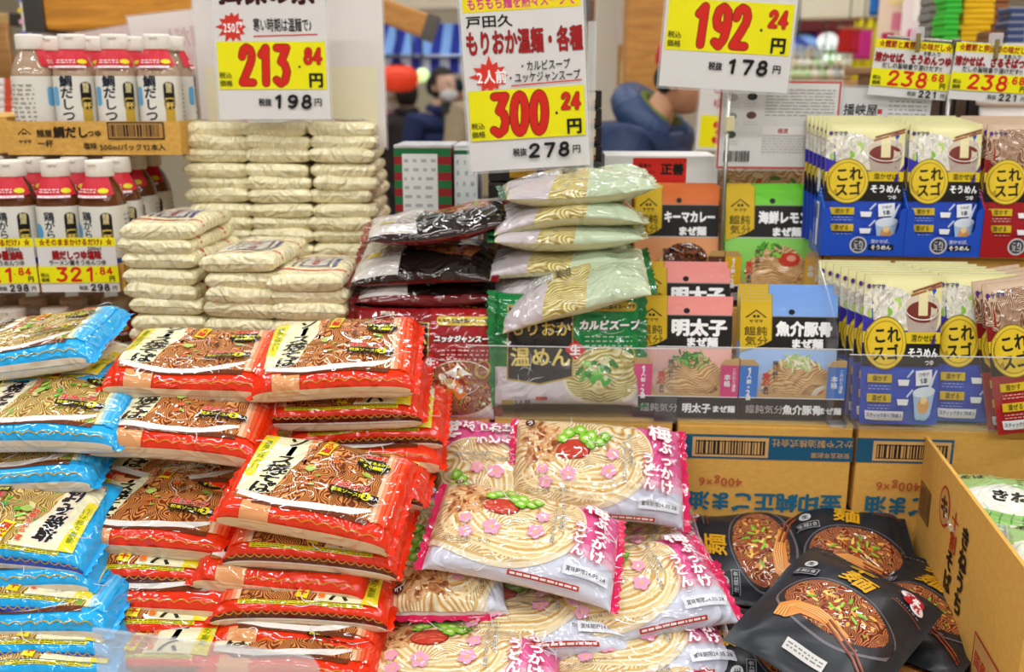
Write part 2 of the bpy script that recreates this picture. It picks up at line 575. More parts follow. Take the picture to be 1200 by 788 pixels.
class Art:
    """artwork in centimetres; each call lies a hair above the one before"""
    def __init__(s, dz=8e-5, z0=6.0e-4):
        s.items, s.n, s.dz, s.z0 = [], 0, dz, z0
        s.zc, s.ln = z0, 0
    def _push(s, verts, faces, mat):
        # never two sheets in one plane: each piece a few microns above the last
        s.zc += s.dz if s.n != s.ln else 4e-6
        s.ln = s.n
        s.items.append((np.asarray(verts, float), faces, mat, s.zc))
    def up(s):
        s.n += 1
        return s
    def poly(s, pts, mat, hold=False):
        if not hold:
            s.n += 1
        tri = tessellate_polygon([[Vector((p[0], p[1], 0)) for p in pts]])
        P = np.asarray(pts, float)
        fs = []
        for t in tri:
            a, b, c = P[t[0]], P[t[1]], P[t[2]]
            cr = (b[0] - a[0]) * (c[1] - a[1]) - (b[1] - a[1]) * (c[0] - a[0])
            if abs(cr) > 1e-9:
                fs.append(tuple(t) if cr > 0 else (t[0], t[2], t[1]))
        s._push(P, fs, mat)
        return s
    def rect(s, x0, y0, x1, y1, mat, r=0.0, rot_=0.0, hold=False):
        if not hold:
            s.n += 1
        cx, cy = (x0 + x1) / 2, (y0 + y1) / 2
        hw, hh = abs(x1 - x0) / 2, abs(y1 - y0) / 2
        if r > 0:
            pts = []
            for (sx, sy, a0) in ((1, -1, -90), (1, 1, 0), (-1, 1, 90), (-1, -1, 180)):
                for k in range(4):
                    a = R(a0 + 30 * k)
                    pts.append((sx * (hw - r) + r * math.cos(a), sy * (hh - r) + r * math.sin(a)))
        else:
            pts = [(-hw, -hh), (hw, -hh), (hw, hh), (-hw, hh)]
        ca, sa = math.cos(R(rot_)), math.sin(R(rot_))
        P = [(cx + x * ca - y * sa, cy + x * sa + y * ca) for x, y in pts]
        s._push(P, [tuple(range(len(P)))], mat)
        return s
    def ell(s, cx, cy, rx, ry, mat, rot_=0.0, n=28, a0=0, a1=360, hold=False):
        if not hold:
            s.n += 1
        ca, sa = math.cos(R(rot_)), math.sin(R(rot_))
        pts = []
        full = (a1 - a0) >= 360
        for k in range(n if full else n + 1):
            a = R(a0 + (a1 - a0) * k / n)
            x, y = rx * math.cos(a), ry * math.sin(a)
            pts.append((cx + x * ca - y * sa, cy + x * sa + y * ca))
        s._push(pts, [tuple(range(len(pts)))], mat)
        return s
    def stroke(s, pts, w, mat, hold=False):
        if not hold:
            s.n += 1
        P = [Vector((p[0], p[1])) for p in pts]
        L, Rr = [], []
        for i, p in enumerate(P):
            d = (P[min(i + 1, len(P) - 1)] - P[max(i - 1, 0)])
            d = d.normalized() if d.length > 0 else Vector((1, 0))
            nn = Vector((-d.y, d.x)) * w / 2
            L.append(p + nn)
            Rr.append(p - nn)
        V = L + Rr
        k = len(P)
        s._push([(v.x, v.y) for v in V], [(i + k, i + 1 + k, i + 1, i) for i in range(k - 1)], mat)
        return s
    def ring(s, cx, cy, rx, ry, w, mat, n=28, rot_=0.0):
        ca, sa = math.cos(R(rot_)), math.sin(R(rot_))
        pts = []
        for k in range(n + 1):
            a = 2 * math.pi * k / n
            x, y = rx * math.cos(a), ry * math.sin(a)
            pts.append((cx + x * ca - y * sa, cy + x * sa + y * ca))
        return s.stroke(pts, w, mat)
    def star(s, cx, cy, r1, r0, n, mat, seed=1, sx=1.0):
        rnd = random.Random(seed)
        pts = []
        for k in range(2 * n):
            a = math.pi * k / n
            r = (r1 * rnd.uniform(0.8, 1.15)) if k % 2 == 0 else r0
            pts.append((cx + sx * r * math.cos(a), cy + r * math.sin(a)))
        return s.poly(pts, mat)
    def flower(s, cx, cy, r, mat, core, rot_=0):
        s.n += 1
        for k in range(5):
            a = R(rot_ + 72 * k)
            s.ell(cx + 0.55 * r * math.cos(a), cy + 0.55 * r * math.sin(a), 0.5 * r, 0.45 * r, mat, rot_ + 72 * k, n=10, hold=True)
        s.ell(cx, cy, 0.3 * r, 0.3 * r, core, n=8)
        return s
    def text(s, t, x, y, size, mat, b=0.02, v=False, al='c', rot_=0.0, sx=1.0, sh=0.0, out=None, sp=1.0, mirror=False):
        lays = ([] if out is None else [(out[0], b + out[1])]) + [(mat, b)]
        ca, sa = math.cos(R(rot_)), math.sin(R(rot_))
        gs = []
        if v:
            yy = 0.0
            for ch in t:
                gs.append((ch, -0.5, yy - 0.38, ch in 'ー〜～'))
                yy -= sp
            tot = len(t) * sp
            oy = {'c': tot / 2 - sp / 2, 't': -0.5}[al if al in 'ct' else 'c']
            gs = [(c, gx, gy + oy, r) for c, gx, gy, r in gs]
        else:
            xx = 0.0
            for ch in t:
                adv = glyph(ch, 0.0)[2] + (0.0 if ord(ch) > 0x2000 else b)
                gs.append((ch, xx, -0.38, False))
                xx += adv * sp
            ox = {'c': -xx / 2, 'l': 0.0, 'r': -xx}[al]
            gs = [(c, gx + ox, gy, r) for c, gx, gy, r in gs]
        for (mt, tot_off) in lays:
          s.n += 1
          off = 0.0
          ex = tot_off
          sh_ = [(0, 0)] if ex < 0.006 else [(ex * math.cos(q), ex * math.sin(q)) for q in np.arange(0, 2 * math.pi, math.pi / (2 if ex < 0.035 else 3))]
          for (qx, qy) in sh_:
            for (ch, gx, gy, rr) in gs:
                vs, fs, _ = glyph(ch, off)
                if not len(vs):
                    continue
                w = vs + np.array([qx, qy])
                if rr:
                    w = np.stack([0.5 + (w[:, 1] - 0.38), 0.38 - (w[:, 0] - 0.5)], 1)
                w = w + np.array([gx, gy])
                X = (w[:, 0] + sh * w[:, 1]) * size * sx
                Y = w[:, 1] * size
                if mirror:
                    X = -X
                Q = np.stack([x + X * ca - Y * sa, y + X * sa + Y * ca], 1)
                f2 = [tuple(reversed(f)) for f in fs] if (mirror ^ rr) else fs
                s._push(Q, f2, mt)
        return s
    def num(s, t, x, y, size, mat, w=0.12, sx=1.0, sh=0.0, out=None, sp=0.60):
        """thick rounded price numerals drawn as strokes"""
        tot = len(t) * sp
        for (mt, ww) in ([] if out is None else [(out[0], w + 2 * out[1])]) + [(mat, w)]:
            s.n += 1
            for i, ch in enumerate(t):
                for path in DIG[ch]:
                    P = [((px + i * sp - tot / 2 + (sp - 0.5) / 2), py - 0.35) for px, py in path]
                    P = [(x + (px + sh * py) * size * sx, y + py * size) for px, py in P]
                    hw = ww * size / 2
                    for k in range(len(P)):
                        s.ell(P[k][0], P[k][1], hw, hw, mt, n=10, hold=True)
                        if k:
                            s.stroke([P[k - 1], P[k]], 2 * hw, mt, hold=True)
        return s
    def lines(s, x0, y0, x1, y1, n, mat, frac=0.45, seed=3, brk=3):
        """illegible small print as short dashes"""
        rnd = random.Random(seed)
        s.n += 1
        h = (y1 - y0) / n
        for i in range(n):
            yy = y0 + h * (i + 0.5)
            xx = x0
            while xx < x1 - 0.05:
                ln = rnd.uniform(0.12, 0.5) * (x1 - x0) / brk * 2
                xe = min(x1, xx + ln)
                s.rect(xx, yy - h * frac / 2, xe, yy + h * frac / 2, mat, hold=True)
                xx = xe + h * 0.5
        return s
    def barcode(s, x0, y0, x1, y1, mat, seed=5, frame=None):
        if frame:
            s.rect(x0, y0, x1, y1, frame[0])
            s.rect(x0 + frame[2], y0 + frame[2], x1 - frame[2], y1 - frame[2], frame[1])
            x0, y0, x1, y1 = x0 + 2 * frame[2], y0 + 2 * frame[2], x1 - 2 * frame[2], y1 - 2 * frame[2]
        rnd = random.Random(seed)
        s.n += 1
        u = (x1 - x0) / 42.0
        xx = x0
        while xx < x1 - u:
            w = u * rnd.choice((0.6, 0.6, 1.1, 1.7))
            s.rect(xx, y0, min(x1, xx + w), y1, mat, hold=True)
            xx += w + u * rnd.choice((0.7, 0.7, 1.3))
        return s

def clip_axis(poly, ax, val):
    lo, hi = [], []
    n = len(poly)
    for i in range(n):
        a, b = poly[i], poly[(i + 1) % n]
        da, db = a[ax] - val, b[ax] - val
        if da <= 0:
            lo.append(a)
        if da >= 0:
            hi.append(a)
        if (da < 0 < db) or (db < 0 < da):
            t = da / (da - db)
            p = (a[0] + (b[0] - a[0]) * t, a[1] + (b[1] - a[1]) * t)
            lo.append(p)
            hi.append(p)
    return lo, hi

def slice_poly(poly, cell):
    out = [poly]
    for ax in (0, 1):
        nxt = []
        for p in out:
            mn = min(q[ax] for q in p)
            mx = max(q[ax] for q in p)
            k = math.floor(mn / cell) + 1
            while k * cell < mx - 1e-9:
                lo, p2 = clip_axis(p, ax, k * cell)
                if len(lo) >= 3:
                    nxt.append(lo)
                p = p2
                if len(p) < 3:
                    break
                k += 1
            if len(p) >= 3:
                nxt.append(p)
        out = nxt
    return out

def print_mesh(name, art, surf=None, cell=0.9, clampx=None, clampy=None):
    X, Z, F, MI, mats = [], [], [], [], []
    for (V, faces, mat, z) in art.items:
        if mat not in mats:
            mats.append(mat)
        mi = mats.index(mat)
        o = len(X)
        if surf is None:
            X += [tuple(v) for v in V]
            Z += [z] * len(V)
            for f in faces:
                F.append(tuple(i + o for i in f))
                MI.append(mi)
            continue
        keep = {}
        for f in faces:
            pts = [tuple(V[i]) for i in f]
            xs = [p[0] for p in pts]
            ys = [p[1] for p in pts]
            if max(xs) - min(xs) <= cell * 0.6 and max(ys) - min(ys) <= cell * 0.6:
                ids = []
                for i in f:
                    if i not in keep:
                        keep[i] = len(X)
                        X.append(tuple(V[i]))
                        Z.append(z)
                    ids.append(keep[i])
                F.append(tuple(ids))
                MI.append(mi)
            else:
                for q in slice_poly(pts, cell):
                    st = len(X)
                    X += q
                    Z += [z] * len(q)
                    F.append(tuple(range(st, st + len(q))))
                    MI.append(mi)
    A = np.array(X, float)
    Zr = np.array(Z)
    U = A.copy()
    if clampx:
        A[:, 0] = np.clip(A[:, 0], -clampx, clampx)
    if clampy:
        A[:, 1] = np.clip(A[:, 1], -clampy, clampy)
    if surf is None:
        P = np.stack([A[:, 0] / 100, A[:, 1] / 100, Zr], 1)
    else:
        x, y = A[:, 0] / 100, A[:, 1] / 100
        e = 6e-4
        P0 = surf(x, y)
        dx = surf(x + e, y) - surf(x - e, y)
        dy = surf(x, y + e) - surf(x, y - e)
        n = np.cross(dx, dy)
        n /= np.maximum(np.linalg.norm(n, axis=1, keepdims=True), 1e-12)
        P = P0 + n * Zr[:, None]
    me = mesh_from(name, P, F, mats, MI, U, smooth=surf is not None)
    if surf is not None:
        me.normals_split_custom_set_from_vertices(n.tolist())
    return me

# ---------------------------------------------------------------- packages: film bags and pouches
def wobble(seed, amp, lo=0.05, hi=0.16):
    rnd = np.random.RandomState(seed)
    ks = []
    for i in range(5):
        a = rnd.uniform(0, 2 * math.pi)
        wl = rnd.uniform(lo, hi)
        ks.append((2 * math.pi / wl * math.cos(a), 2 * math.pi / wl * math.sin(a), rnd.uniform(0, 6.28), amp * rnd.uniform(0.4, 1.0) * wl / hi))
    def f(x, y):
        r = 0
        for kx, ky, p, am in ks:
            r = r + am * np.sin(kx * x + ky * y + p)
        return r
    return f

def bag_surface(w, d, h, n=3.2, m=7.0, pinch=1.07, seed=0, wob=0.003, bend=0.0, twist=0.0, hb=0.5, crease=0.0016):
    """pillow pack: flat welded ends left and right, full in the middle; y runs along the film from front bottom over the top"""
    th = np.linspace(0, math.pi, 401)
    cx = np.sign(np.cos(th)) * np.abs(np.cos(th)) ** (2 / n) * d / 2
    cz = np.abs(np.sin(th)) ** (2 / n) * h * (1 - hb)
    arc = np.concatenate([[0], np.cumsum(np.hypot(np.diff(cx), np.diff(cz)))])
    L = arc[-1]
    wf = wobble(seed, wob)
    def S(x, y, side=1.0):
        x = np.clip(x, -w / 2, w / 2)
        t = np.interp(np.clip(L / 2 - y, 0, L), arc, th)
        ax = np.abs(2 * x / w)
        e = np.sqrt(np.maximum(1 - ax ** m, 0.0))
        bz = (h * (1 - hb) if side > 0 else h * hb) * np.maximum(e, 0.02)
        a = d / 2 * (1 + (pinch - 1) * (1 - e))
        yy = a * np.sign(np.cos(t)) * np.abs(np.cos(t)) ** (2 / n)
        zz = side * bz * np.abs(np.sin(t)) ** (2 / n)
        k = np.abs(np.sin(t))
        wv = wf(x, yy)
        zz = zz + wv * (0.35 + 0.65 * e) * (k if side > 0 else 0.5 * k)
        zz = zz + crease * np.sin(yy * 260 + seed) * (1 - e) * k * np.clip(1.0 - (ax - 0.97) * 20, 0.3, 1)
        xx = x + 0.2 * wv * (1 - k)
        zz = zz - bend * x * x + twist * x * yy
        return np.stack([xx, yy, zz], 1)
    return S, L

def grid_mesh(name, S, xs, ys, mat, bot=None, smooth=True):
    nx, ny = len(xs), len(ys)
    gx, gy = np.meshgrid(xs, ys, indexing='ij')
    gx, gy = gx.ravel(), gy.ravel()
    V = S(gx, gy)
    F = [(i * ny + j, (i + 1) * ny + j, (i + 1) * ny + j + 1, i * ny + j + 1) for i in range(nx - 1) for j in range(ny - 1)]
    MI = [0] * len(F)
    U = np.stack([gx, gy], 1) * 100
    mats = [mat]
    if bot:
        V2 = S(gx, gy, -1.0)
        o = len(V)
        F += [(i * ny + j + o, i * ny + j + 1 + o, (i + 1) * ny + j + 1 + o, (i + 1) * ny + j + o) for i in range(nx - 1) for j in range(ny - 1)]
        MI += [1] * (len(F) - len(MI))
        V = np.concatenate([V, V2])
        U = np.concatenate([U, U])
        mats.append(bot)
    me = mesh_from(name, V, F, mats, MI, U, smooth=smooth)
    bm = bmesh.new()
    bm.from_mesh(me)
    bmesh.ops.remove_doubles(bm, verts=bm.verts[:], dist=1e-5)
    bm.to_mesh(me)
    bm.free()
    return me

def seal_mesh(name, S, L, w, side, ln, mat, tilt=0.0, seed=0):
    """the crimped weld at one end with its zigzag cut"""
    n = 25
    rnd = random.Random(seed)
    ys = np.linspace(-L / 2, L / 2, n)
    e0 = S(np.full(n, side * w / 2), ys)
    V, F = [], []
    rows = 6
    for j in range(rows + 1):
        t = j / rows
        for i in range(n):
            p = e0[i].copy()
            ext = ln * t
            if j == rows:
                ext += 0.0018 * (1 if i % 2 else -1)
            p[0] += side * ext
            p[2] = p[2] + tilt * ext + 0.0012 * math.sin(t * 22) * 0.5 + 0.002 * math.sin(i * 0.55 + seed) * t
            V.append(p)
    for j in range(rows):
        for i in range(n - 1):
            f = (j * n + i, (j + 1) * n + i, (j + 1) * n + i + 1, j * n + i + 1)
            F.append(f if side > 0 else tuple(reversed(f)))
    U = [(v[0] * 100, v[1] * 100) for v in V]
    me = mesh_from(name, V, F, [mat], None, U, smooth=True)
    return me

def glare_fold_mesh(name, S, hx, hy, seed, n=8, r=0.00045, lift=0.004):
    """fine raised folds whose white colour paints glare streaks on the clear film, wandering over the pack"""
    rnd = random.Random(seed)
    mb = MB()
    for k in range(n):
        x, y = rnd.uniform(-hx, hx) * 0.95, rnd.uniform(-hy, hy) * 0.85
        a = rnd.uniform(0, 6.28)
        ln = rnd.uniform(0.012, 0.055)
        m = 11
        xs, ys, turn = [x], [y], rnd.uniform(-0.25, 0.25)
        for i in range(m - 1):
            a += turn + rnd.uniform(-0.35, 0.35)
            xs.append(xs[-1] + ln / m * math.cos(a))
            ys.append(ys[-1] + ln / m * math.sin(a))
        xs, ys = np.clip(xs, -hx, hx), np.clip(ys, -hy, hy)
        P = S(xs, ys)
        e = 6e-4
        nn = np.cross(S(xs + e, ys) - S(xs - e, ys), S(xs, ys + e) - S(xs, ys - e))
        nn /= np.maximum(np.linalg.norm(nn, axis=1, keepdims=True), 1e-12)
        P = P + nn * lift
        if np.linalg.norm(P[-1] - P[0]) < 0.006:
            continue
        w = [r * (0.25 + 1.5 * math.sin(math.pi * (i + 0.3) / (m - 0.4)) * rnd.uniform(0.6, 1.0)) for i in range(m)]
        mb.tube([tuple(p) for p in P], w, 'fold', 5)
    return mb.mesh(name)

def make_bag(key, w, d, h, art, top, bot, seal, ln=0.013, n=3.2, m=7.0, pinch=1.07, seed=0, wob=0.003, bend=0.0, twist=0.0, hb=0.45, cell=0.9, seal2=None, tilt=0.0):
    S, L = bag_surface(w, d, h, n, m, pinch, seed, wob, bend, twist, hb)
    u = np.linspace(-1, 1, 33)
    xs = np.sign(u) * (1 - (1 - np.abs(u)) ** 1.35) * w / 2
    ys = np.linspace(-L / 2, L / 2, 29)
    parts = [('film_body', grid_mesh(key + '_film', S, xs, ys, top, bot))]
    for sd in (-1, 1):
        parts.append(('end_seal', seal_mesh(key + '_seal', S, L, w, sd, ln, (seal2 if (seal2 and sd > 0) else seal), tilt, seed + sd)))
    if art is not None:
        parts.append(('front_print', print_mesh(key + '_print', art, S, cell, clampx=w * 50 - 0.12, clampy=L * 50 - 0.05)))
        parts.append(('film_fold', glare_fold_mesh(key + '_fold', S, w * 0.46, L * 0.46, seed + 3, 12, lift=art.zc + 0.0004)))
    return parts

def pouch_surface(w, d, h, seed=0, wob=0.001, p=4.0, bend=0.0, bendy=0.0, flat=0.012, fold=0.0):
    wf = wobble(seed, wob, 0.06, 0.2)
    def S(x, y, side=1.0):
        ex = np.clip(1 - np.abs(2 * x / (w - 2 * flat)) ** p, 0, 1)
        ey = np.clip(1 - np.abs(2 * y / (d - 2 * flat)) ** p, 0, 1)
        z = side * h / 2 * np.sqrt(ex * ey) + wf(x, y) + side * 2e-4
        z = z - bend * x * x - bendy * y * y + fold * x * y
        return np.stack([x, y, z], 1)
    return S

def make_pouch(key, w, d, h, art, top, bot, seed=0, wob=0.001, p=4.0, bend=0.0, bendy=0.0, flat=0.012, cell=1.2, fold=0.0, nx=19, ny=25, name='film_body'):
    S = pouch_surface(w, d, h, seed, wob, p, bend, bendy, flat, fold)
    xs = np.linspace(-w / 2, w / 2, nx)
    ys = np.linspace(-d / 2, d / 2, ny)
    parts = [(name, grid_mesh(key + '_film', S, xs, ys, top, bot))]
    if art is not None:
        parts.append(('front_print', print_mesh(key + '_print', art, S, cell, clampx=w * 50 - 0.02, clampy=d * 50 - 0.02)))
    return parts

KINDS = {}

def spawn(kind, name, mtx, label, cat, group=None):
    """one package: an Empty with the parts of its kind"""
    e = empty(name, label, cat, mtx, group)
    first = None
    for pn, me in KINDS[kind]:
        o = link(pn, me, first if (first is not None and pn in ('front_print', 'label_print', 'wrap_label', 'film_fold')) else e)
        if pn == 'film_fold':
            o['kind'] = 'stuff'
        first = first or o
    return e

def wave_pts(x0, x1, y, amp, step):
    pts = []
    k = int((x1 - x0) / step)
    for i in range(k * 4 + 1):
        x = x0 + (x1 - x0) * i / (k * 4)
        pts.append((x, y + amp * abs(math.sin(math.pi * i / 4))))
    return pts

# ---- sauce yakisoba bag (red and blue versions): 21 x 14 x 4 cm
def yakisoba_art(red=True):
    base = 'pl:#f43206' if red else 'pl:#20b2f6'
    deep = 'pl:#5a1610' if red else 'pl:#1146c8'
    nood = 'n_yaki' if red else 'n_yaki2'
    gold = 'pl:#d98a1f' if red else 'pl:#b9a43a'
    a = Art()
    # back edge: yellow dotted strip, dark scalloped band
    a.rect(-7.5, 6.35, 7.5, 6.85, 'pl:#f1dc2a')
    a.lines(-7.3, 6.38, 7.3, 6.82, 2, 'pl:#4e7a1a' if red else 'pl:#3a5a1a', 0.4, 8, 18)
    a.rect(-10.6, 7.7, 10.6, 8.6, deep)
    a.rect(-10.6, 8.6, 10.6, 9.6, 'pl:#efe4d6')
    a.stroke(wave_pts(-10, 10, 7.6, 0.42, 1.1), 0.16, gold)
    # front edge
    a.rect(-10.3, -9.6, 10.3, -7.95, 'pl:#e9c9a0' if red else 'pl:#e6dccb')
    if red:
        a.rect(-7.6, -8.4, -4.0, -5.6, 'pl:#eda56b')
    a.stroke(wave_pts(-3.6 if red else -9, 9.2, -7.2, 0.34, 1.6), 0.15, gold)
    # picture panel
    a.rect(-8.9, -5.3, 8.8, 6.3, nood, r=0.4)
    a.rect(-6.5, -5.9, 7.5, -5.2, 'pl:#6d3316')
    pl = [(-8.7, -3.9), (-5.5, -4.55), (-1.5, -4.85), (3, -4.6), (7.3, -3.5), (7.6, -3.9), (5.5, -5.0), (1.5, -5.6), (-3.5, -5.6), (-7.0, -5.2), (-8.7, -4.8)]
    a.poly(pl, 'pl:#f4efe8')
    # right edge fades through pale to the base colour
    for k, cc in enumerate((('#f2c9a6', '#f09a70', '#ec6038') if red else ('#e6ecc0', '#a6d6ea', '#5cc0f0'))):
        a.poly([(7.7 + 0.45 * k, -5.2), (9.5, -5.2), (9.5, 6.3), (7.3 + 0.5 * k, 6.3)], 'pl:' + cc)
    a.rect(9.0, -5.4, 9.9, 6.4, base)
    # left title field
    a.poly([(-9.0, -4.2), (-4.6, -3.7), (-3.9, 0.2), (-2.6, 3.2), (-1.6, 6.35), (-9.0, 6.35)], 'pl:#f7efc6')
    a.poly([(-9.1, -1.9), (-7.9, -1.7), (-7.2, 6.35), (-9.1, 6.35)], 'pl:#f2df2c')
    a.text('濃厚な味わい', -8.2, 2.3, 0.95, 'pl:#8a9a12', 0.02, v=True)
    if red:
        a.text('ソース焼そば', -5.3, 1.0, 2.0, 'pl:#141210', 0.04, v=True, sh=0.12, sx=1.45, out=('pl:#fbf6c8', 0.05), sp=0.88)
        a.text('香ばしソース', -2.4, 3.2, 0.95, 'pl:#f07a1c', 0.05, v=True, out=('pl:#fff4d8', 0.05))
    else:
        a.text('塩焼そば', -5.4, 0.9, 2.3, 'pl:#141210', 0.05, v=True, sh=0.12, out=('pl:#f6e0d8', 0.07), sp=0.98)
        a.text('あっさり塩味', -2.4, 3.0, 0.95, 'pl:#e0531c', 0.05, v=True, out=('pl:#fff4d8', 0.05))
    a.rect(-1.0, 3.2, 0.4, 6.1, 'pl:#f7e31a', rot_=-10)
    a.text('太麺', -0.3, 4.65, 1.15, 'pl:#d4341a', 0.05, v=True, rot_=-10)
    # toppings
    rnd = random.Random(4 if red else 9)
    for k in range(9):
        x, y = rnd.uniform(-2.5, 6), rnd.uniform(-2.5, 2.2)
        a.ell(x, y, rnd.uniform(0.3, 0.7), rnd.uniform(0.15, 0.35), rnd.choice(('pl:#9cc04a', 'pl:#c8d46a', 'pl:#d9622c', 'pl:#6e2e14') if red else ('pl:#5fbf35', 'pl:#8fd44a', 'pl:#e08a3c', 'pl:#f1e2a0')), rnd.uniform(0, 180), n=10)
    a.ell(-1.3, 0.6, 0.75, 0.6, 'pl:#b9cf6a', n=12)
    # quick cook oval
    a.text('簡単調理', 5.9, 4.75, 0.7, 'pl:#e02c1a', 0.05, out=('pl:#ffe3d0', 0.05))
    a.ell(5.9, 3.2, 2.15, 1.15, 'pl:#1c1a10')
    a.text('ゆでてあるから', 5.9, 3.62, 0.58, 'pl:#f4ee2a', 0.04)
    a.text('すぐ調理!', 5.9, 2.8, 0.62, 'pl:#f4ee2a', 0.05)
    # fresh type, two servings
    a.text('生タイプ', 4.3, -1.15, 1.05, 'pl:#e2231a', 0.05, out=('pl:#ffd9cc', 0.05))
    a.rect(1.9, -2.75, 7.9, -1.8, 'pl:#17140e')
    a.text('粉末ソース付', 4.1, -2.28, 0.66, 'pl:#efe32a', 0.03)
    a.ell(6.35, -2.2, 0.62, 0.62, 'pl:#f2e320', n=16)
    a.text('2', 6.35, -2.2, 0.95, 'pl:#17140e', 0.06)
    a.text('食入', 7.35, -2.28, 0.6, 'pl:#ffffff', 0.02)
    a.lines(2.2, -3.35, 7.6, -2.95, 1, 'pl:#3a2a1a', 0.5, 5, 6)
    return a, base

for ver, isred in (('red', True), ('blue', False)):
    art, base = yakisoba_art(isred)
    for vi, (sd, wb, bd, tw) in enumerate(((3, 0.0022, 0.25, 0.1), (11, 0.0028, 0.6, -0.2), (27, 0.0025, -0.15, 0.25))):
        KINDS['yaki_%s%d' % (ver, vi)] = make_bag('yaki_' + ver, 0.214, 0.145, 0.044, art, base, 'pl:#e9d2b0' if isred else 'pl:#ded9d2', base, ln=0.006, n=4.2, m=9.0, pinch=1.05, seed=sd, wob=wb, bend=bd, twist=tw, hb=0.38, cell=0.7)

# ---- plum udon bag: 24 x 15 x 4.6 cm
def udon_art():
    a = Art()
    # bottom: silvery white; right: pink with petals
    a.poly([(-11.9, -10), (11.9, -10), (11.9, -2.2), (6, -3.4), (-2, -5.6), (-11.9, -4.8)], 'pl:#d8dcec')
    for k, cc in enumerate(('#f3c3da', '#f193bd', '#ee62a0')):
        a.poly([(5.0, -3.0 + 0.9 * k), (11.9, -3.2 + 1.2 * k), (11.9, 9), (3.5, 9)], 'pl:' + cc)
    a.poly([(-11.9, 2), (-10.2, 9), (-11.9, 9)], 'pl:#ee4f92')
    rnd = random.Random(2)
    for k in range(10):
        a.ell(rnd.uniform(9.0, 11.5), rnd.uniform(-0.5, 7), 0.22, 0.4, 'pl:#f8c3dc', rnd.uniform(0, 180), n=8)
    # bowl with noodles
    a.ell(-3.6, 1.5, 10.9, 8.5, 'pl:#efe0c0', n=44)
    a.ell(-3.6, 1.75, 10.5, 8.0, 'pl:#d9b878', n=44)
    a.ell(-3.6, 1.9, 10.3, 7.75, 'n_udon', n=44)
    # bundles of noodles as separate sweeping strands
    for k in range(13):
        t = k / 12
        pts = []
        for i in range(15):
            ph = R(195 + 150 * i / 14)
            pts.append((-2.6 + (3.2 + 5.6 * t) * math.cos(ph) + 0.5 * math.sin(3 * ph + 5 * t), 1.0 + (2.4 + 3.9 * t) * math.sin(ph) + 0.35 * math.sin(4 * ph + 3 * t)))
        a.stroke(pts, 0.34, ('pl:#f6e3b4', 'pl:#dcae62', 'pl:#fbefcc', 'pl:#edcf94')[k % 4], hold=k > 0)
    # bonito flakes top left, pickled plum, okra
    fl = []
    for k in range(22):
        an = 2 * math.pi * k / 22
        r = 1 + 0.18 * math.sin(5 * an) + 0.1 * rnd.uniform(-1, 1)
        fl.append((-8.2 + 2.7 * r * math.cos(an), 3.0 + 3.3 * r * math.sin(an)))
    a.poly(fl, 'flakes2')
    for k in range(30):
        x, y = -8.2 + rnd.uniform(-2.2, 2.2), 3.2 + rnd.uniform(-2.6, 2.6)
        an = rnd.uniform(0, 3.14)
        q = rnd.uniform(0.5, 1.0)
        a.stroke([(x - q * math.cos(an), y - q * math.sin(an)), (x, y + rnd.uniform(-0.2, 0.2)), (x + q * math.cos(an), y + q * math.sin(an))], rnd.uniform(0.15, 0.5), rnd.choice(('pl:#efc894', 'pl:#d99a5e', 'pl:#e4b27a', 'pl:#c0763c')), hold=k > 0)
    a.ell(-3.9, 1.7, 2.35, 1.55, 'pl:#8d2417', rot_=8, n=26)
    a.ell(-3.95, 1.78, 2.2, 1.4, 'pl:#c8402e', rot_=8, n=26)
    for k in range(7):
        a.ell(-4 + rnd.uniform(-1.6, 1.5), 1.8 + rnd.uniform(-0.8, 0.8), 0.5, 0.13, 'pl:#e0674e', rnd.uniform(-30, 40), n=8, hold=k > 0)
    for (x, y, r, q) in ((-4.6, 4.4, 0.95, 0), (-3.0, 5.0, 1.0, 20), (-1.4, 4.3, 1.0, 40), (-2.4, 3.6, 0.95, 10), (-0.2, 3.4, 0.9, 30), (-5.4, 3.5, 0.8, 5), (-1.6, 2.9, 0.9, 55), (0.6, 4.3, 0.85, 15)):
        a.star(x, y - 0.12, r, r * 0.86, 5, 'pl:#3e8d1c', seed=int(q))
        a.star(x, y, r * 0.94, r * 0.8, 5, 'pl:#8fcc3a', seed=int(q))
        a.ell(x, y, r * 0.45, r * 0.36, 'pl:#d8efa0', n=8)
    for k, (x, y, r) in enumerate(((-8.0, -1.2, 0.8), (-4.6, -2.0, 1.1), (1.6, 1.3, 0.95), (1.0, -1.3, 1.15), (-7.6, -3.2, 0.9))):
        a.flower(x, y, r, 'pl:#f2a6c2', 'pl:#f0b48a', 20 * k)
    # soft vertical blurb
    a.text('鰹だしと梅の酸味で', 4.1, 1.9, 0.62, 'pl:#3b2a20', 0.0, v=True, out=('pl:#fbf2dc', 0.06))
    a.text('さっぱりぶっかけの旨味', 3.2, 0.2, 0.58, 'pl:#3b2a20', 0.0, v=True, out=('pl:#fbf2dc', 0.06))
    # title
    a.text('梅', 8.4, 5.6, 3.4, 'pl:#ffffff', 0.03, out=('pl:#e5226c', 0.04))
    a.text('ぶっかけ', 8.9, 0.1, 1.95, 'pl:#ffffff', 0.05, v=True, out=('pl:#e5226c', 0.05))
    a.text('うどん', 6.4, -0.9, 1.8, 'pl:#ffffff', 0.05, v=True, out=('pl:#e5226c', 0.05))
    # date, small print
    a.rect(5.0, -6.0, 10.6, -4.7, 'pl:#e8eaf2')
    a.text('賞味期限24.05.28', 7.8, -5.35, 0.62, 'pl:#5a5560', 0.01)
    a.text('生めん2食(つゆ付)', -7.2, -4.3, 0.7, 'pl:#6a5a4a', 0.0)
    a.rect(-1.5, -7.4, 7.5, -6.9, 'pl:#b5301f')
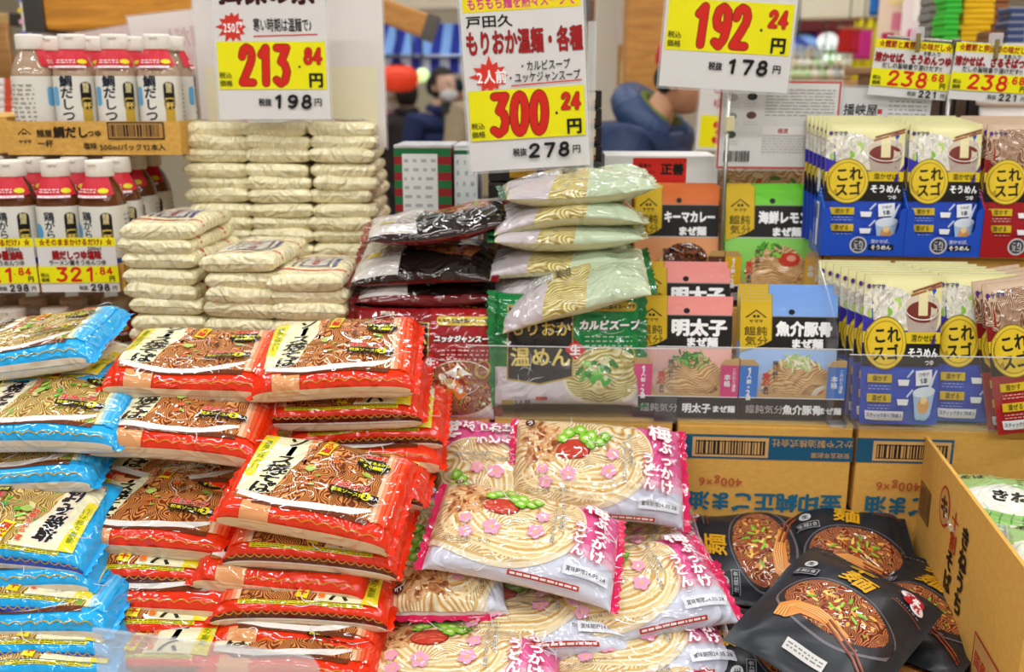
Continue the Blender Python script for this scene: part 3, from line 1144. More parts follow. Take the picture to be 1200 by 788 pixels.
    a.lines(-1.2, -7.32, 7.2, -6.98, 1, 'pl:#f0e6e6', 0.6, 5, 9)
    a.ell(-9.9, 5.8, 0.62, 0.62, 'pl:#5b2420', n=14)
    a.text('う', -9.9, 5.8, 0.9, 'pl:#ffffff', 0.02)
    return a

UA = udon_art()
for vi, (sd, wb, bd, tw) in enumerate(((5, 0.0025, 0.5, 0.1), (14, 0.003, 0.8, -0.35), (22, 0.0028, 0.2, 0.4))):
    KINDS['udon%d' % vi] = make_bag('udon', 0.238, 0.142, 0.05, UA, 'pl:#ece2d6', 'pl:#e6e0e6', 'pl:#e31a5a', ln=0.010, n=2.7, m=6.0, pinch=1.12, seed=sd, wob=wb, bend=bd, twist=tw, hb=0.4, cell=0.7)

# ---- black spicy noodle pouch: 17 x 23 cm
def spicy_art():
    a = Art()
    # bowl
    a.ell(0.2, -1.6, 7.5, 5.0, 'po:#6f6a72', rot_=-4, n=40)
    a.ell(0.2, -1.5, 7.25, 4.75, 'po:#2c292e', rot_=-4, n=40)
    a.ell(0.0, -1.2, 6.5, 4.1, 'n_red', rot_=-4, n=40)
    rnd = random.Random(12)
    for k in range(40):
        an, r = rnd.uniform(0, 6.28), rnd.uniform(0, 1) ** 0.7
        x, y = 5.2 * r * math.cos(an) * 0.9, -1.0 + 3.0 * r * math.sin(an)
        a.ell(x, y, rnd.uniform(0.3, 0.6), rnd.uniform(0.14, 0.3), rnd.choice(('po:#d9822c', 'po:#e8b04a', 'po:#b23a1c', 'po:#f0cf72', 'po:#7a2616')), rnd.uniform(0, 180), n=8, hold=k > 0)
    for k in range(9):
        an, r = rnd.uniform(0, 6.28), rnd.uniform(0, 1)
        a.rect(3.6 * r * math.cos(an) - 0.6, -1 + 2.2 * r * math.sin(an) - 0.16, 3.6 * r * math.cos(an) + 0.6, -1 + 2.2 * r * math.sin(an) + 0.16, rnd.choice(('po:#6fb52e', 'po:#93cf3e')), r=0.14, rot_=rnd.uniform(0, 180), hold=k > 0)
    # lifted noodles and chopsticks
    a.poly([(-5.6, -6.2), (-5.9, -3.9), (-4.6, -2.6), (-1.6, -2.5), (1.2, -3.6), (3.0, -4.2), (2.6, -5.2), (-0.6, -4.6), (-3.0, -4.6), (-4.1, -6.0)], 'po:#e08f42')
    for k in range(8):
        t = k / 7
        pts = [(-5.5 + 1.3 * t, -6.1), (-5.5 + 1.0 * t, -4.6 + 0.5 * t), (-3.8, -3.0 - 0.9 * t), (-1.4, -2.8 - 1.2 * t), (2.7, -4.35 - 0.6 * t)]
        a.stroke(pts, 0.16, ('po:#f0b56a', 'po:#c8742c')[k % 2], hold=k > 0)
    for dy in (0, 0.65):
        a.stroke([(0.2, -3.7 - dy), (4.5, -5.6 - dy * 1.1), (7.9, -8.4 - dy)], 0.34, 'po:#6b2a17')
        a.stroke([(0.2, -3.62 - dy), (4.5, -5.52 - dy * 1.1), (7.9, -8.32 - dy)], 0.1, 'po:#b5613a')
    # brush title
    a.text('辛', -0.9, 8.9, 3.1, 'po:#d9a31f', 0.026, rot_=6, sx=1.2, sh=0.12)
    a.text('麺', -0.2, 5.4, 3.3, 'po:#d9a31f', 0.022, rot_=-4, sx=1.25, sh=0.12)
    # round logo
    a.ell(5.0, 8.9, 0.95, 0.95, 'po:#f3e9e9', n=18)
    a.ell(6.1, 8.7, 0.95, 0.95, 'po:#b81f2c', n=18)
    a.ell(6.5, 7.6, 0.85, 0.85, 'po:#f3e9e9', n=18)
    a.ell(5.3, 7.8, 0.6, 0.6, 'po:#b81f2c', n=14)
    a.text('う', 5.0, 8.9, 1.1, 'po:#b81f2c', 0.05)
    a.text('ま', 6.1, 8.7, 1.0, 'po:#ffffff', 0.05)
    a.text('れ', 6.5, 7.6, 1.0, 'po:#b81f2c', 0.05)
    a.lines(4.2, 6.2, 7.2, 6.6, 1, 'po:#8a8488', 0.5, 4, 8)
    # allergy box, date tag
    a.ell(-6.2, -1.9 + 6.8, 0.75, 0.75, 'po:#c9c9cc', n=16)
    a.text('生', -6.2, 4.9, 0.9, 'po:#1d1f24', 0.03)
    a.rect(-7.6, 2.6, -4.6, 3.8, 'po:#9fa0a5')
    a.rect(-7.5, 2.7, -4.7, 3.7, 'po:#202329')
    a.text('生麺2食', -6.1, 3.2, 0.7, 'po:#c9c9cc', 0.0)
    a.rect(-2.5, -9.6, 2.6, -8.3, 'po:#d9d6d2')
    a.lines(-2.2, -9.35, 2.3, -8.55, 2, 'po:#777777', 0.4, 4, 6)
    a.stroke([(3.8, 5.9), (8, 5.75)], 0.1, 'po:#a04a22')
    a.lines(-7.0, 9.4, -3.2, 10.4, 2, 'po:#a5a5a8', 0.3, 4, 5)
    return a

SA = spicy_art()
for vi, (sd, wb, bd, by, fo) in enumerate(((2, 0.0035, 1.2, 0.9, 0.0), (7, 0.004, 0.4, 1.4, 1.2), (19, 0.004, 0.8, -0.4, -1.4))):
    KINDS['spicy%d' % vi] = make_pouch('spicy', 0.178, 0.235, 0.034, SA, 'po:#22262d', 'po:#22262d', seed=sd, wob=wb, bend=bd, bendy=by, fold=fo, flat=0.014, cell=0.8, p=3.0)

# ---- soup noodle bags of the second step (green and dark red)
def soup_art(green=True):
    a = Art()
    if green:
        base, dark, g2 = 'pl:#0d7d3c', 'pl:#0a5a2c', 'pl:#0f8f46'
    else:
        base, dark, g2 = 'pl:#8d1218', 'pl:#5e0c10', 'pl:#a31a20'
    a.rect(1.0, -2.6, 10.6, 8.6, g2)
    # pale window below
    a.poly([(-11, -9.6), (11, -9.6), (11, -6.6), (4, -6.9), (0.5, -3.0), (-11, -2.6)], 'pl:#ddd3d8')
    a.lines(-9.5, -4.4, -6.2, -3.4, 2, 'pl:#a8a0b0', 0.35, 3, 4)
    # bowl
    a.ell(5.4, -4.2, 6.0, 4.6, 'pl:#efe6cf', rot_=6, n=36)
    a.ell(5.4, -3.9, 5.6, 4.1, 'n_clear' if green else 'n_red', rot_=6, n=36)
    rnd = random.Random(6)
    for k in range(26):
        an, r = rnd.uniform(0, 6.28), rnd.uniform(0, 1)
        a.ell(5.2 + 3.4 * r * math.cos(an), -3.0 + 2.5 * r * math.sin(an), rnd.uniform(0.4, 0.95), rnd.uniform(0.25, 0.5),
              rnd.choice(('pl:#4faf3c', 'pl:#8fd06a', 'pl:#d3eab2', 'pl:#2f7f2a', 'pl:#e8dcb0') if green else ('pl:#e0752c', 'pl:#f1e6d2', 'pl:#d6cfc0', 'pl:#8f2a14', 'pl:#c6a05c')), rnd.uniform(0, 180), n=9, hold=k > 0)
    if not green:
        for k in range(9):
            a.stroke([(3.4 + 0.2 * k, -1.6 - 0.1 * k), (5.2, -0.6 + 0.12 * k), (7.4 - 0.2 * k, -1.8)], 0.14, 'pl:#f4efe4', hold=k > 0)
    # title panel
    a.poly([(-8.9, -4.6), (-4.0, -5.4), (0.9, -4.2), (0.9, 6.0), (-8.9, 6.4)], 'pl:#b99a3e')
    a.poly([(-8.7, -4.4), (-4.0, -5.15), (0.7, -4.0), (0.7, 5.8), (-8.7, 6.2)], 'pl:#1c1512')
    a.text('もりおか', -4.0, 3.0, 2.3, 'pl:#e0c25a', 0.03)
    a.text('温めん', -3.9, -1.2, 3.0, 'pl:#e8cf6e', 0.028)
    a.text('戸田久', -5.4, 7.3, 0.8, 'pl:#f0e8d0', 0.03)
    a.rect(2.0, 5.6, 10.2, 7.0, 'pl:#d8bd4e', r=0.5)
    a.text('もちもち麺を熱々スープで', 6.1, 6.3, 0.66, 'pl:#2a1a0a', 0.03)
    a.text('カルビスープ' if green else 'ユッケジャンスープ', 6.2, 3.6, 1.5 if green else 1.02, 'pl:#ffffff', 0.07, sh=0.1, out=('pl:#14351e' if green else 'pl:#3a0808', 0.06))
    a.lines(2.6, 0.2, 9.6, 2.2, 3, 'pl:#b9d8bf' if green else 'pl:#e3b8b0', 0.3, 6, 9)
    a.rect(0.1, -1.2, 2.3, 1.0, 'pl:#d4201c', rot_=45)
    a.text('生', 1.2, -0.1, 1.6, 'pl:#ffffff', 0.05)
    a.ring(8.9, -0.9, 1.0, 1.3, 0.22, 'pl:#c8ad4a', n=18, rot_=-15)
    a.rect(-9.6, -8.4, -8.0, -7.6, 'pl:#b5a23c')
    a.text('2人前', -6.6, -8.0, 0.95, 'pl:#3c3840', 0.02)
    a.rect(-4.6, -7.6, -2.9, -7.1, 'pl:#c2403a')
    return a, base

for ver, g in (('green', True), ('rosso', False)):
    art, base = soup_art(g)
    KINDS['soup_' + ver] = make_bag('soup_' + ver, 0.215, 0.165, 0.036, art, base, 'pl:#d8d8bc', base, ln=0.012, n=2.6, m=6.0, pinch=1.06, seed=31, wob=0.0025, hb=0.4, cell=0.8)

# backs of those bags: noodles in clear film on one half, tinted film on the other
def soup_back(green=True, v=0):
    a = Art()
    rnd = random.Random(40 + v)
    if green:
        a.rect(-10.6, -9.5, 10.6, 9.5, 'n_clear')
        a.poly([(0.5 + v, -9.5), (10.7, -9.5), (10.7, 9.5), (3.2, 9.5), (2.4 + v, 0)], 'pl:#bfcfae')
        a.poly([(-10.6, -9.5), (-5.4, -9.5), (-3.2, -3.0), (-4.6, 2.5), (-10.6, 3.4)], 'pl:#c9bfc2')
        a.rect(-6.4, -1.6, -2.4, 1.2, 'pl:#f0eee8')
        a.lines(-6.1, -1.3, -2.7, 0.9, 4, 'pl:#8a8a90', 0.4, v, 4)
        a.barcode(-2.0, -1.4, 0.3, 1.0, 'pl:#3a3a3a', seed=v)
    else:
        a.rect(-10.6, -9.5, 10.6, 9.5, 'pl:#b9afa6')
        a.poly([(-10.6, -9.5), (-1, -9.5), (-3.0, 9.5), (-10.6, 9.5)], 'pl:#cdc7c0')
        a.poly([(-3.2, -9.5), (10.6, -9.5), (10.6, 3.0), (4.0, 2.2), (-0.5, 3.2), (-3.4, -2)], 'pl:#17120f')
        a.poly([(-1.4, -1.2), (7.2, -2.8), (9.4, 2.0), (4.0, 5.4), (-0.6, 4.2)], 'n_red')
        for k in range(12):
            a.ell(rnd.uniform(-0.5, 7.5), rnd.uniform(-1, 3.6), rnd.uniform(0.4, 0.9), 0.35, rnd.choice(('pl:#f2e3c4', 'pl:#d9772c', 'pl:#e8b06a', 'pl:#8fae3c')), rnd.uniform(0, 180), n=8, hold=k > 0)
        a.rect(-9.0, -2.2, -6.8, -0.4, 'pl:#e2c83a')
        a.lines(-6.4, -3, -2.6, 0.6, 5, 'pl:#7d7a78', 0.35, v, 4)
        a.rect(-10.6, -9.5, 10.6, -7.2, 'pl:#6d0f12' if v % 2 else 'pl:#2a1512')
    return a

for v in range(3):
    KINDS['soupback_green%d' % v] = make_bag('soupback_green', 0.222, 0.15, 0.048, soup_back(True, v), 'pl:#d2cfa6', 'pl:#c9c79c', 'pl:#0b5f2e', ln=0.010, n=2.2, m=2.8, pinch=1.04, seed=51 + v, wob=0.004, bend=-0.5 + 0.9 * v, twist=0.3 - 0.4 * v, hb=0.45, cell=0.8, seal2='pl:#b9c6a0' if v != 1 else 'pl:#0c6a34')
    KINDS['soupback_dark%d' % v] = make_bag('soupback_dark', 0.215, 0.15, 0.042, soup_back(False, v), 'pl:#b9b0a8', 'pl:#7a1416', 'pl:#7f1014', ln=0.012, n=2.2, m=2.8, pinch=1.04, seed=61 + v, wob=0.004, bend=0.4 - 0.7 * v, twist=-0.3 + 0.3 * v, hb=0.45, cell=0.8)
# closed dark red bags seen from their long edge
def rosso_edge():
    a = Art()
    a.rect(-10.6, -9.5, 10.6, 9.5, 'pl:#1d1413')
    a.poly([(0.5, -9.5), (10.7, -9.5), (10.7, 9.5), (-0.8, 9.5)], 'pl:#9c1a20')
    a.poly([(-10.6, -9.5), (-6, -9.5), (-8.2, 9.5), (-10.6, 9.5)], 'pl:#9c1a20')
    a.rect(-5.2, -3.2, -3.8, -1.8, 'pl:#d12a24', rot_=45)
    a.lines(1.4, -6.2, 9.4, -5.6, 1, 'pl:#d9b23c', 0.5, 4, 9)
    a.lines(1.4, -3.2, 9.4, -1.6, 2, 'pl:#e6c9c0', 0.3, 4, 9)
    return a
KINDS['rosso_edge'] = make_bag('rosso_edge', 0.215, 0.15, 0.04, rosso_edge(), 'pl:#8d1218', 'pl:#8d1218', 'pl:#9c1a20', ln=0.018, n=2.4, m=4.5, pinch=1.06, seed=77, wob=0.004, bend=0.5, hb=0.45, cell=0.8)

# ---- dipping sauce pouch in the right hand displays: 13.4 x 20 cm
def dip_art(red=False):
    base = 'po:#1f49b8' if not red else 'po:#a3141c'
    a = Art()
    a.rect(-6.7, -10, 6.7, 10, base)
    # picture on top
    a.rect(-6.7, 2.6, 6.7, 10, 'po:#e9e2a4' if not red else 'po:#d9bda0')
    if not red:
        a.ell(-2.8, 5.4, 5.2, 3.0, 'n_somenpic', n=30)
        rnd = random.Random(3)
        for k in range(12):
            a.ell(-3.5 + rnd.uniform(-2.4, 3), 6.1 + rnd.uniform(-1.4, 1.5), rnd.uniform(0.3, 0.7), 0.3, rnd.choice(('po:#8fc63f', 'po:#e0b24a', 'po:#b9dc70', 'po:#f6f2d8')), rnd.uniform(0, 180), n=8, hold=k > 0)
    else:
        a.ell(-1.8, 6.2, 5.4, 3.3, 'n_soba', n=30)
    # glass of sauce with chopsticks
    if not red:
        a.poly([(0.2, 5.8), (6.5, 5.8), (5.6, 1.0), (1.2, 1.0)], 'po:#b9a89c')
        a.ell(3.35, 5.7, 3.2, 1.7, 'po:#d8cbb4', n=26)
        a.ell(3.35, 5.1, 2.85, 1.45, 'po:#7b2f26', n=26)
        a.ring(3.35, 5.8, 3.2, 1.75, 0.14, 'po:#f5f0e4', n=28)
        a.rect(2.5, 4.6, 4.1, 8.0, 'po:#efe3b0')
        a.stroke([(1.2, 7.2), (6.6, 8.6)], 0.3, 'po:#a5622f')
        a.stroke([(1.5, 7.7), (6.6, 9.0)], 0.3, 'po:#8a4a20')
    else:
        a.ell(5.4, 5.2, 2.9, 2.2, 'po:#cfc4b8', n=26)
        a.ell(5.4, 5.2, 2.4, 1.8, 'po:#3b1410', n=26)
    a.poly([(-6.7, 2.4), (-6.7, 4.6), (-3.4, 3.4), (0.5, 2.4)], 'po:#3a2fa8' if not red else 'po:#8a1018')
    a.poly([(4.6, 0.6), (6.7, 0.6), (6.7, 3.6)], 'po:#4a2f98' if not red else 'po:#8a1018')
    # small maker mark
    a.ell(-5.9, 8.4, 0.35, 0.35, 'po:#5a2a8c', n=10)
    a.text('ヤマサ', -4.3, 8.35, 0.8, 'po:#1f2a6c', 0.03)
    # bands
    a.rect(-6.7, 0.9, 6.7, 2.4, 'po:#e2c418')
    a.rect(-6.7, -2.2, 6.7, 0.9, 'po:#15120f')
    a.text('溶かせば、', 4.0, 1.65, 1.05, 'po:#3a2a08', 0.02)
    a.text('そうめん' if not red else 'ざるそば', 3.6, -0.3, 1.35, 'po:#ffffff', 0.04)
    a.text('つゆ', 4.7, -1.6, 0.8, 'po:#ffffff', 0.02)
    # round emblem
    a.ell(-2.9, 0.9, 3.55, 3.55, 'po:#8a6a12', n=36)
    a.ell(-2.9, 0.9, 3.4, 3.4, 'po:#e8cc3c', n=36)
    a.ell(-2.9, 0.9, 3.0, 3.0, 'po:#b8921e', n=36)
    a.ell(-2.9, 0.9, 2.85, 2.85, 'po:#ecc92c', n=36)
    a.text('これ', -2.7, 2.0, 2.3, 'po:#1a1408', 0.035, rot_=4)
    a.text('スゴ', -2.8, -0.4, 2.2, 'po:#1a1408', 0.035, rot_=4)
    # steps
    for y in (-3.8, -6.4):
        a.rect(-5.6, y - 0.55, -1.6, y + 0.55, 'po:#d9b91c')
        a.text('溶かす' if y > -5 else '混ぜる', -3.6, y, 0.85, 'po:#2a2008', 0.02)
        a.lines(-5.4, y - 1.6, -1.8, y - 0.8, 2, 'po:#9fb4e8' if not red else 'po:#e8b4a8', 0.3, 5, 6)
        a.poly([(-0.4, y - 0.9), (1.2, y - 0.9), (1.4, y - 0.1), (-0.6, y - 0.1)], 'po:#f4f4f4')
        a.stroke([(1.0, y + 0.2), (2.0, y + 1.2)], 0.28, 'po:#c9d6f2')
    a.rect(2.4, -4.6, 5.2, -2.6, 'po:#f1f3f6', rot_=4)
    a.text('つゆが', 3.8, -3.15, 0.6, 'po:#2a3a6a', 0.01, rot_=4)
    a.text('1本', 3.8, -4.0, 0.85, 'po:#2a3a6a', 0.03, rot_=4)
    a.poly([(2.0, -5.6), (5.8, -5.2), (5.2, -8.6), (4.6, -9.2), (3.2, -9.3), (2.6, -8.8)], 'po:#a9c6e8')
    a.ell(3.9, -5.5, 1.9, 0.7, 'po:#dfe9f4', rot_=5, n=20)
    a.ell(3.9, -7.3, 1.0, 1.1, 'po:#e0a45a', n=16)
    a.ell(3.9, -6.6, 0.6, 0.5, 'po:#f2d79a', n=12)
    a.stroke([(4.2, -5.9), (6.1, -2.6)], 0.5, 'po:#dfe6f0')
    a.rect(-5.8, -9.2, 0.6, -8.1, 'po:#e6e6ea')
    a.text('スティックタイプ8本入', -2.6, -8.65, 0.58, 'po:#223a7a', 0.02)
    return a

KINDS['dip_blue'] = make_pouch('dip_blue', 0.134, 0.2, 0.012, dip_art(False), 'po:#1f49b8', 'po:#d8d8d2', seed=4, wob=0.0008, flat=0.008, cell=1.5)
KINDS['dip_red'] = make_pouch('dip_red', 0.134, 0.2, 0.012, dip_art(True), 'po:#a3141c', 'po:#d8d8d2', seed=8, wob=0.0008, flat=0.008, cell=1.5)

# ---- mixed noodle sauce pouch: 13 x 17 cm
def roof_logo(a, x, y, s, mat):
    a.stroke([(x - s, y - 0.35 * s), (x, y + 0.5 * s), (x + s, y - 0.35 * s)], 0.16 * s, mat)
    a.rect(x - 0.32 * s, y - 0.35 * s, x - 0.05 * s, y - 0.05 * s, mat)
    a.rect(x + 0.05 * s, y - 0.35 * s, x + 0.32 * s, y - 0.05 * s, mat, hold=True)

def maze_art(col, pale, name, size, topping, sx=1.0):
    a = Art()
    a.rect(-6.5, -8.5, 6.5, 8.5, col)
    a.rect(-6.5, -8.5, 6.5, 1.0, pale)
    a.rect(-6.5, 1.0, 6.5, 6.0, 'cd:#1d1a18')
    a.rect(-6.5, 1.0, 6.5, 1.15, 'cd:#c9c4be')
    a.rect(-6.5, 6.0, 6.5, 6.12, 'cd:#8a8580')
    a.ell(0.3, 6.75, 0.42, 0.42, 'cd:#14110f', n=14)
    a.text(name, 2.0, 4.2, size, 'cd:#ffffff', 0.06, sx=sx)
    a.text('まぜ麺', 2.4, 2.0, 1.45, 'cd:#ffffff', 0.06)
    # dish
    a.ell(1.3, -4.4, 4.9, 3.6, 'n_maze', n=34)
    a.ell(1.2, -2.7, 3.6, 2.6, 'n_maze', n=30)
    rnd = random.Random(len(topping) + int(size * 10))
    if topping == 'keema':
        a.ell(1.4, -2.2, 3.4, 2.4, 'n_keema', n=26)
    elif topping == 'lemon':
        a.ell(2.9, -2.3, 1.6, 1.1, 'po:#d2381e', n=18)
        a.ell(3.2, -2.1, 0.7, 0.5, 'po:#f0a08a', n=12)
        for k in range(16):
            a.ell(-0.4 + rnd.uniform(-1.7, 1.7), -0.9 + rnd.uniform(-0.8, 1.0), 0.7, 0.28, rnd.choice(('po:#4fa52c', 'po:#8fd04a', 'po:#2f7a20')), rnd.uniform(0, 180), n=8, hold=k > 0)
    elif topping == 'leek':
        for k in range(46):
            a.ell(0.9 + rnd.gauss(0, 0.95), -0.6 + rnd.gauss(0, 0.55), 0.6, 0.13, rnd.choice(('po:#3f9a30', 'po:#2a7a22', 'po:#6cc048', 'po:#1f6a1c')), rnd.uniform(0, 180), n=7, hold=k > 0)
    else:
        for k in range(46):
            a.ell(1.4 + rnd.gauss(0, 1.1), -0.7 + rnd.gauss(0, 0.6), 0.65, 0.15, rnd.choice(('po:#dfe8b0', 'po:#c3d68a', 'po:#f2f2d8', 'po:#b2cc72')), rnd.uniform(0, 180), n=7, hold=k > 0)
        a.ell(4.9, -6.0, 1.9, 1.6, 'po:#f6ecd8', rot_=30, n=20)
        a.ell(4.9, -6.0, 1.1, 0.9, 'po:#e07a28', rot_=30, n=16)
    # blurb
    a.text('贅沢', -2.9, -3.6, 1.0, 'cd:#d8322a', 0.04, v=True)
    a.text('素材だれ', -2.9, -6.2, 0.75, 'cd:#5a4038', 0.02, v=True)
    a.text('麺に絡む', -1.7, -2.2, 0.75, 'cd:#5a4038', 0.02, v=True)
    # yellow tag
    a.poly([(-6.5, 8.5), (-2.4, 8.5), (-2.4, 2.4), (-3.4, 1.7), (-6.5, 0.6)], 'cd:#ddb823')
    a.poly([(-2.4, 8.5), (-2.3, 8.5), (-2.3, 2.4), (-2.4, 2.4)], 'cd:#b08a10')
    roof_logo(a, -4.4, 6.3, 1.3, 'cd:#3a2a10')
    a.text('ヤマサ', -4.4, 5.3, 0.62, 'cd:#3a2a10', 0.02)
    a.text('饂飩', -4.4, 3.8, 1.5, 'cd:#2a1c08', 0.0)
    a.text('気分', -4.3, 2.3, 1.5, 'cd:#2a1c08', 0.0)
    return a

MAZE = {
    'keema': ('po:#e0702a', 'po:#e9a06a', 'キーマカレー', 1.85, 'keema', 0.72),
    'lemon': ('po:#6fd02c', 'po:#8fd860', '海鮮レモン', 1.95, 'lemon', 0.76),
    'mentai': ('po:#f69a92', 'po:#f6bcb2', '明太子', 2.65, 'leek', 0.95),
    'gyokai': ('po:#86b2f6', 'po:#a8c8f8', '魚介豚骨', 2.3, 'onion', 0.82),
}
for k, v in MAZE.items():
    KINDS['maze_' + k] = make_pouch('maze_' + k, 0.13, 0.17, 0.008, maze_art(*v), v[0], 'po:#c9c9c4', seed=len(k) + 3, wob=0.0006, flat=0.006, cell=1.6)

# ---------------------------------------------------------------- the room
structure(box_obj('floor', (0, 2.75, -0.02), (12.2, 13.7, 0.04), 'plaster:#b9b0a2'))
structure(box_obj('ceiling', (0, 2.75, 3.32), (12.2, 13.7, 0.04), 'plaster:#c4c0ba'))
structure(box_obj('wall_back', (0, 9.5, 1.65), (12.2, 0.1, 3.3), 'plaster:#e6d8bc'))
structure(box_obj('wall_front', (0, -4.0, 1.65), (12.2, 0.1, 3.3), 'plaster:#c9c4bc'))
structure(box_obj('wall_left', (-6.05, 2.75, 1.65), (0.1, 13.6, 3.3), 'plaster:#c9c4bc'))
structure(box_obj('wall_right', (6.05, 2.75, 1.65), (0.1, 13.6, 3.3), 'plaster:#c9c4bc'))

ORD = ['first', 'second', 'third', 'fourth', 'fifth', 'sixth', 'seventh', 'eighth', 'ninth', 'tenth', 'eleventh', 'twelfth', 'thirteenth', 'fourteenth', 'fifteenth']
LXN = ['far left', 'centre left', 'centre right', 'far right']
LYN = ['far behind the viewer', 'behind the viewer', 'above the noodle table', 'just behind the noodle table', 'above the masked person', 'by the far wall']
for i, (lx, ly) in enumerate(LIGHT_SPOTS):
    e = empty('ceiling_light', 'white twin tube ceiling light %s, %s' % (LYN[i // 4], LXN[i % 4]), 'light', Matrix.Translation((lx, ly, 3.3)), 'tube lights on the ceiling')
    if i == 0:
        hm = MB().box((0, 0, -0.03), (1.34, 0.22, 0.06), 'cd:#f2f2f0', bev=0.01).mesh('light_housing')
        tm = MB().tube([(-0.6, 0, 0), (0.6, 0, 0)], 0.014, 'em:#fff6e6:6', 10).mesh('light_tube')
    link('housing', hm, e)
    for sy in (-0.05, 0.05):
        link('tube', tm, e, Matrix.Translation((0, sy, -0.08)))

# ---------------------------------------------------------------- far background: stalls, awnings, posters, goods
def awning(px0, px1, y_top, y_mid, y_low, Y, label):
    """striped stall roof: sloping strips and a hanging valance, one object for each strip"""
    x0, x1 = xat(px0, y_mid, Y), xat(px1, y_mid, Y)
    zt, zm, zl = zat(y_top, Y + 0.5), zat(y_mid, Y), zat(y_low, Y)
    e = empty('stall_awning', label, 'awning', Matrix.Translation(((x0 + x1) / 2, Y, zm)))
    n = max(6, int(round((x1 - x0) / 0.068)))
    w = (x1 - x0) / n
    for i in range(n):
        xc = -(x1 - x0) / 2 + w * (i + 0.5)
        c1 = 'mt:#1a2f9c' if i % 2 else 'mt:#86b4f4'
        c2 = 'mt:#16249a' if i % 2 else 'mt:#cfd3ea'
        dz, dy = zt - zm, 0.5
        L = math.hypot(dz, dy)
        MB().box((0, 0, 0), (w, L, 0.006), c1).obj('roof_strip', e, Matrix.Translation((xc, dy / 2, dz / 2)) @ Matrix.Rotation(math.atan2(dz, dy), 4, 'X'))
        MB().box((0, 0, 0), (w, 0.006, zm - zl), c2).obj('valance_strip', e, Matrix.Translation((xc, -0.01, -(zm - zl) / 2)))
    MB().tube([(-(x1 - x0) / 2, -0.02, 0), ((x1 - x0) / 2, -0.02, 0)], 0.014, 'me:#9aa4b8').obj('front_bar', e)
    for sx in (-1, 1):
        MB().tube([(sx * (x1 - x0) / 2, 0.02, 0), (sx * (x1 - x0) / 2, 0.02, -zm)], 0.025, 'wood:#a8723a').obj('post', e)
    return e

awning(425, 640, 28, 66, 86, 7.0, 'blue striped stall awning behind the masked person')
awning(925, 1035, 36, 58, 72, 5.2, 'blue striped stall awning right of the 192 yen sign')

def slab(name, px0, py0, px1, py1, Y, th, mat, label, cat, group=None, floor=False):
    """a board or block filling a stretch of the view at depth Y, front face there"""
    a, b = at(px0, py0, Y), at(px1, py1, Y)
    if floor:
        b.x, b.z = b.x, 0.0
    e = empty(name, label, cat, Matrix.Translation(((a.x + b.x) / 2, Y + th / 2, min(a.z, b.z))), group)
    w, h = abs(b.x - a.x), abs(a.z - b.z)
    box_obj('body', (0, 0, h / 2), (w, th, h), mat, e, bev=min(0.006, th / 4, w / 4, h / 4))
    return e, w, h, th

def front_plane(e, art, w, h, th, name='front_print'):
    me = print_mesh(name, art)
    return link(name, me, e, Matrix.Translation((0, -th / 2 - 0.0005, h / 2)) @ Matrix.Rotation(R(90), 4, 'X'))

# beams and columns of the hall
def beam(name, p, q, w, mat, label, cat='beam'):
    P, Q = Vector(p), Vector(q)
    d = Q - P
    e = empty(name, label, cat, Matrix.Translation(P))
    m = d.to_track_quat('X', 'Z').to_matrix().to_4x4()
    box_obj('timber', d / 2, (d.length, w, w), mat, e, mtx=m, bev=0.01)
    for t in (0.02, 0.98):
        box_obj('bracket', d * t, (0.05, w * 1.1, w * 1.1), 'me:#6d6a66', e, mtx=m)
    return e

beam('timber_beam', at(438, 8, 4.4), at(506, 34, 4.4), 0.10, 'wood:#e0a050', 'orange timber beam sloping above the blue awning')
beam('timber_beam', at(50, 0, 2.6), at(300, -2, 2.6), 0.15, 'wood:#e8a030', 'long orange timber beam above the white capped bottles')
beam('timber_beam', at(-60, 18, 3.6), at(24, 24, 3.6), 0.04, 'wood:#d8b070', 'thin pale timber rail above the brown reed screen')
beam('fascia_board', at(925, 8, 4.9), at(1032, 6, 4.9), 0.12, 'plaster:#efe6cc', 'cream fascia board over the right blue awning', 'board')
beam('fascia_board', at(928, 29, 5.6), at(1012, 27, 5.6), 0.09, 'wood:#7a1a16', 'dark red fascia board under the cream one', 'board')
beam('fascia_board', at(445, 2, 6.0), at(560, 0, 6.0), 0.10, 'plaster:#e8dcc8', 'cream fascia board left of the 300 yen sign', 'board')
beam('fascia_board', at(684, 12, 6.0), at(800, 10, 6.0), 0.12, 'wood:#8a4a22', 'brown fascia board right of the 300 yen sign', 'board')

e, w, h, th = slab('timber_column', 741, -160, 789, 330, 3.7, 0.16, 'wood:#d99a48', 'square orange timber column behind the red capped person', 'column', floor=True)
for zz in (0.05, h - 0.05):
    box_obj('collar', (0, 0, zz), (w * 1.05, th * 1.05, 0.05), 'me:#8a8078', e)
e, w, h, th = slab('white_column', 702, -160, 717, 330, 4.2, 0.06, 'plaster:#e9e2d4', 'slim white post beside the timber column', 'column', floor=True)
box_obj('collar', (0, 0, h - 0.05), (w * 1.1, th * 1.1, 0.06), 'me:#8a8078', e)
e, w, h, th = slab('wall_board', 700, 52, 745, 330, 4.6, 0.03, 'wood:#dca558', 'pale timber boarding left of the orange column', 'board', floor=True)
for k in range(1, 4):
    box_obj('batten', (-w / 2 + w * k / 4, -th / 2 - 0.005, h / 2), (0.012, 0.01, h), 'wood:#b98a48', e)
e, w, h, th = slab('paper_poster', 713, -40, 742, 52, 4.30, 0.01, 'pa:#eee6dc', 'white poster with a red diamond by the column', 'poster')
front_plane(e, Art().rect(2.5, -1.5, 6.5, 2.5, 'pa:#e2767a', rot_=45).rect(3.3, -0.7, 5.7, 1.7, 'pa:#f2dcd8', rot_=45), w, h, th)
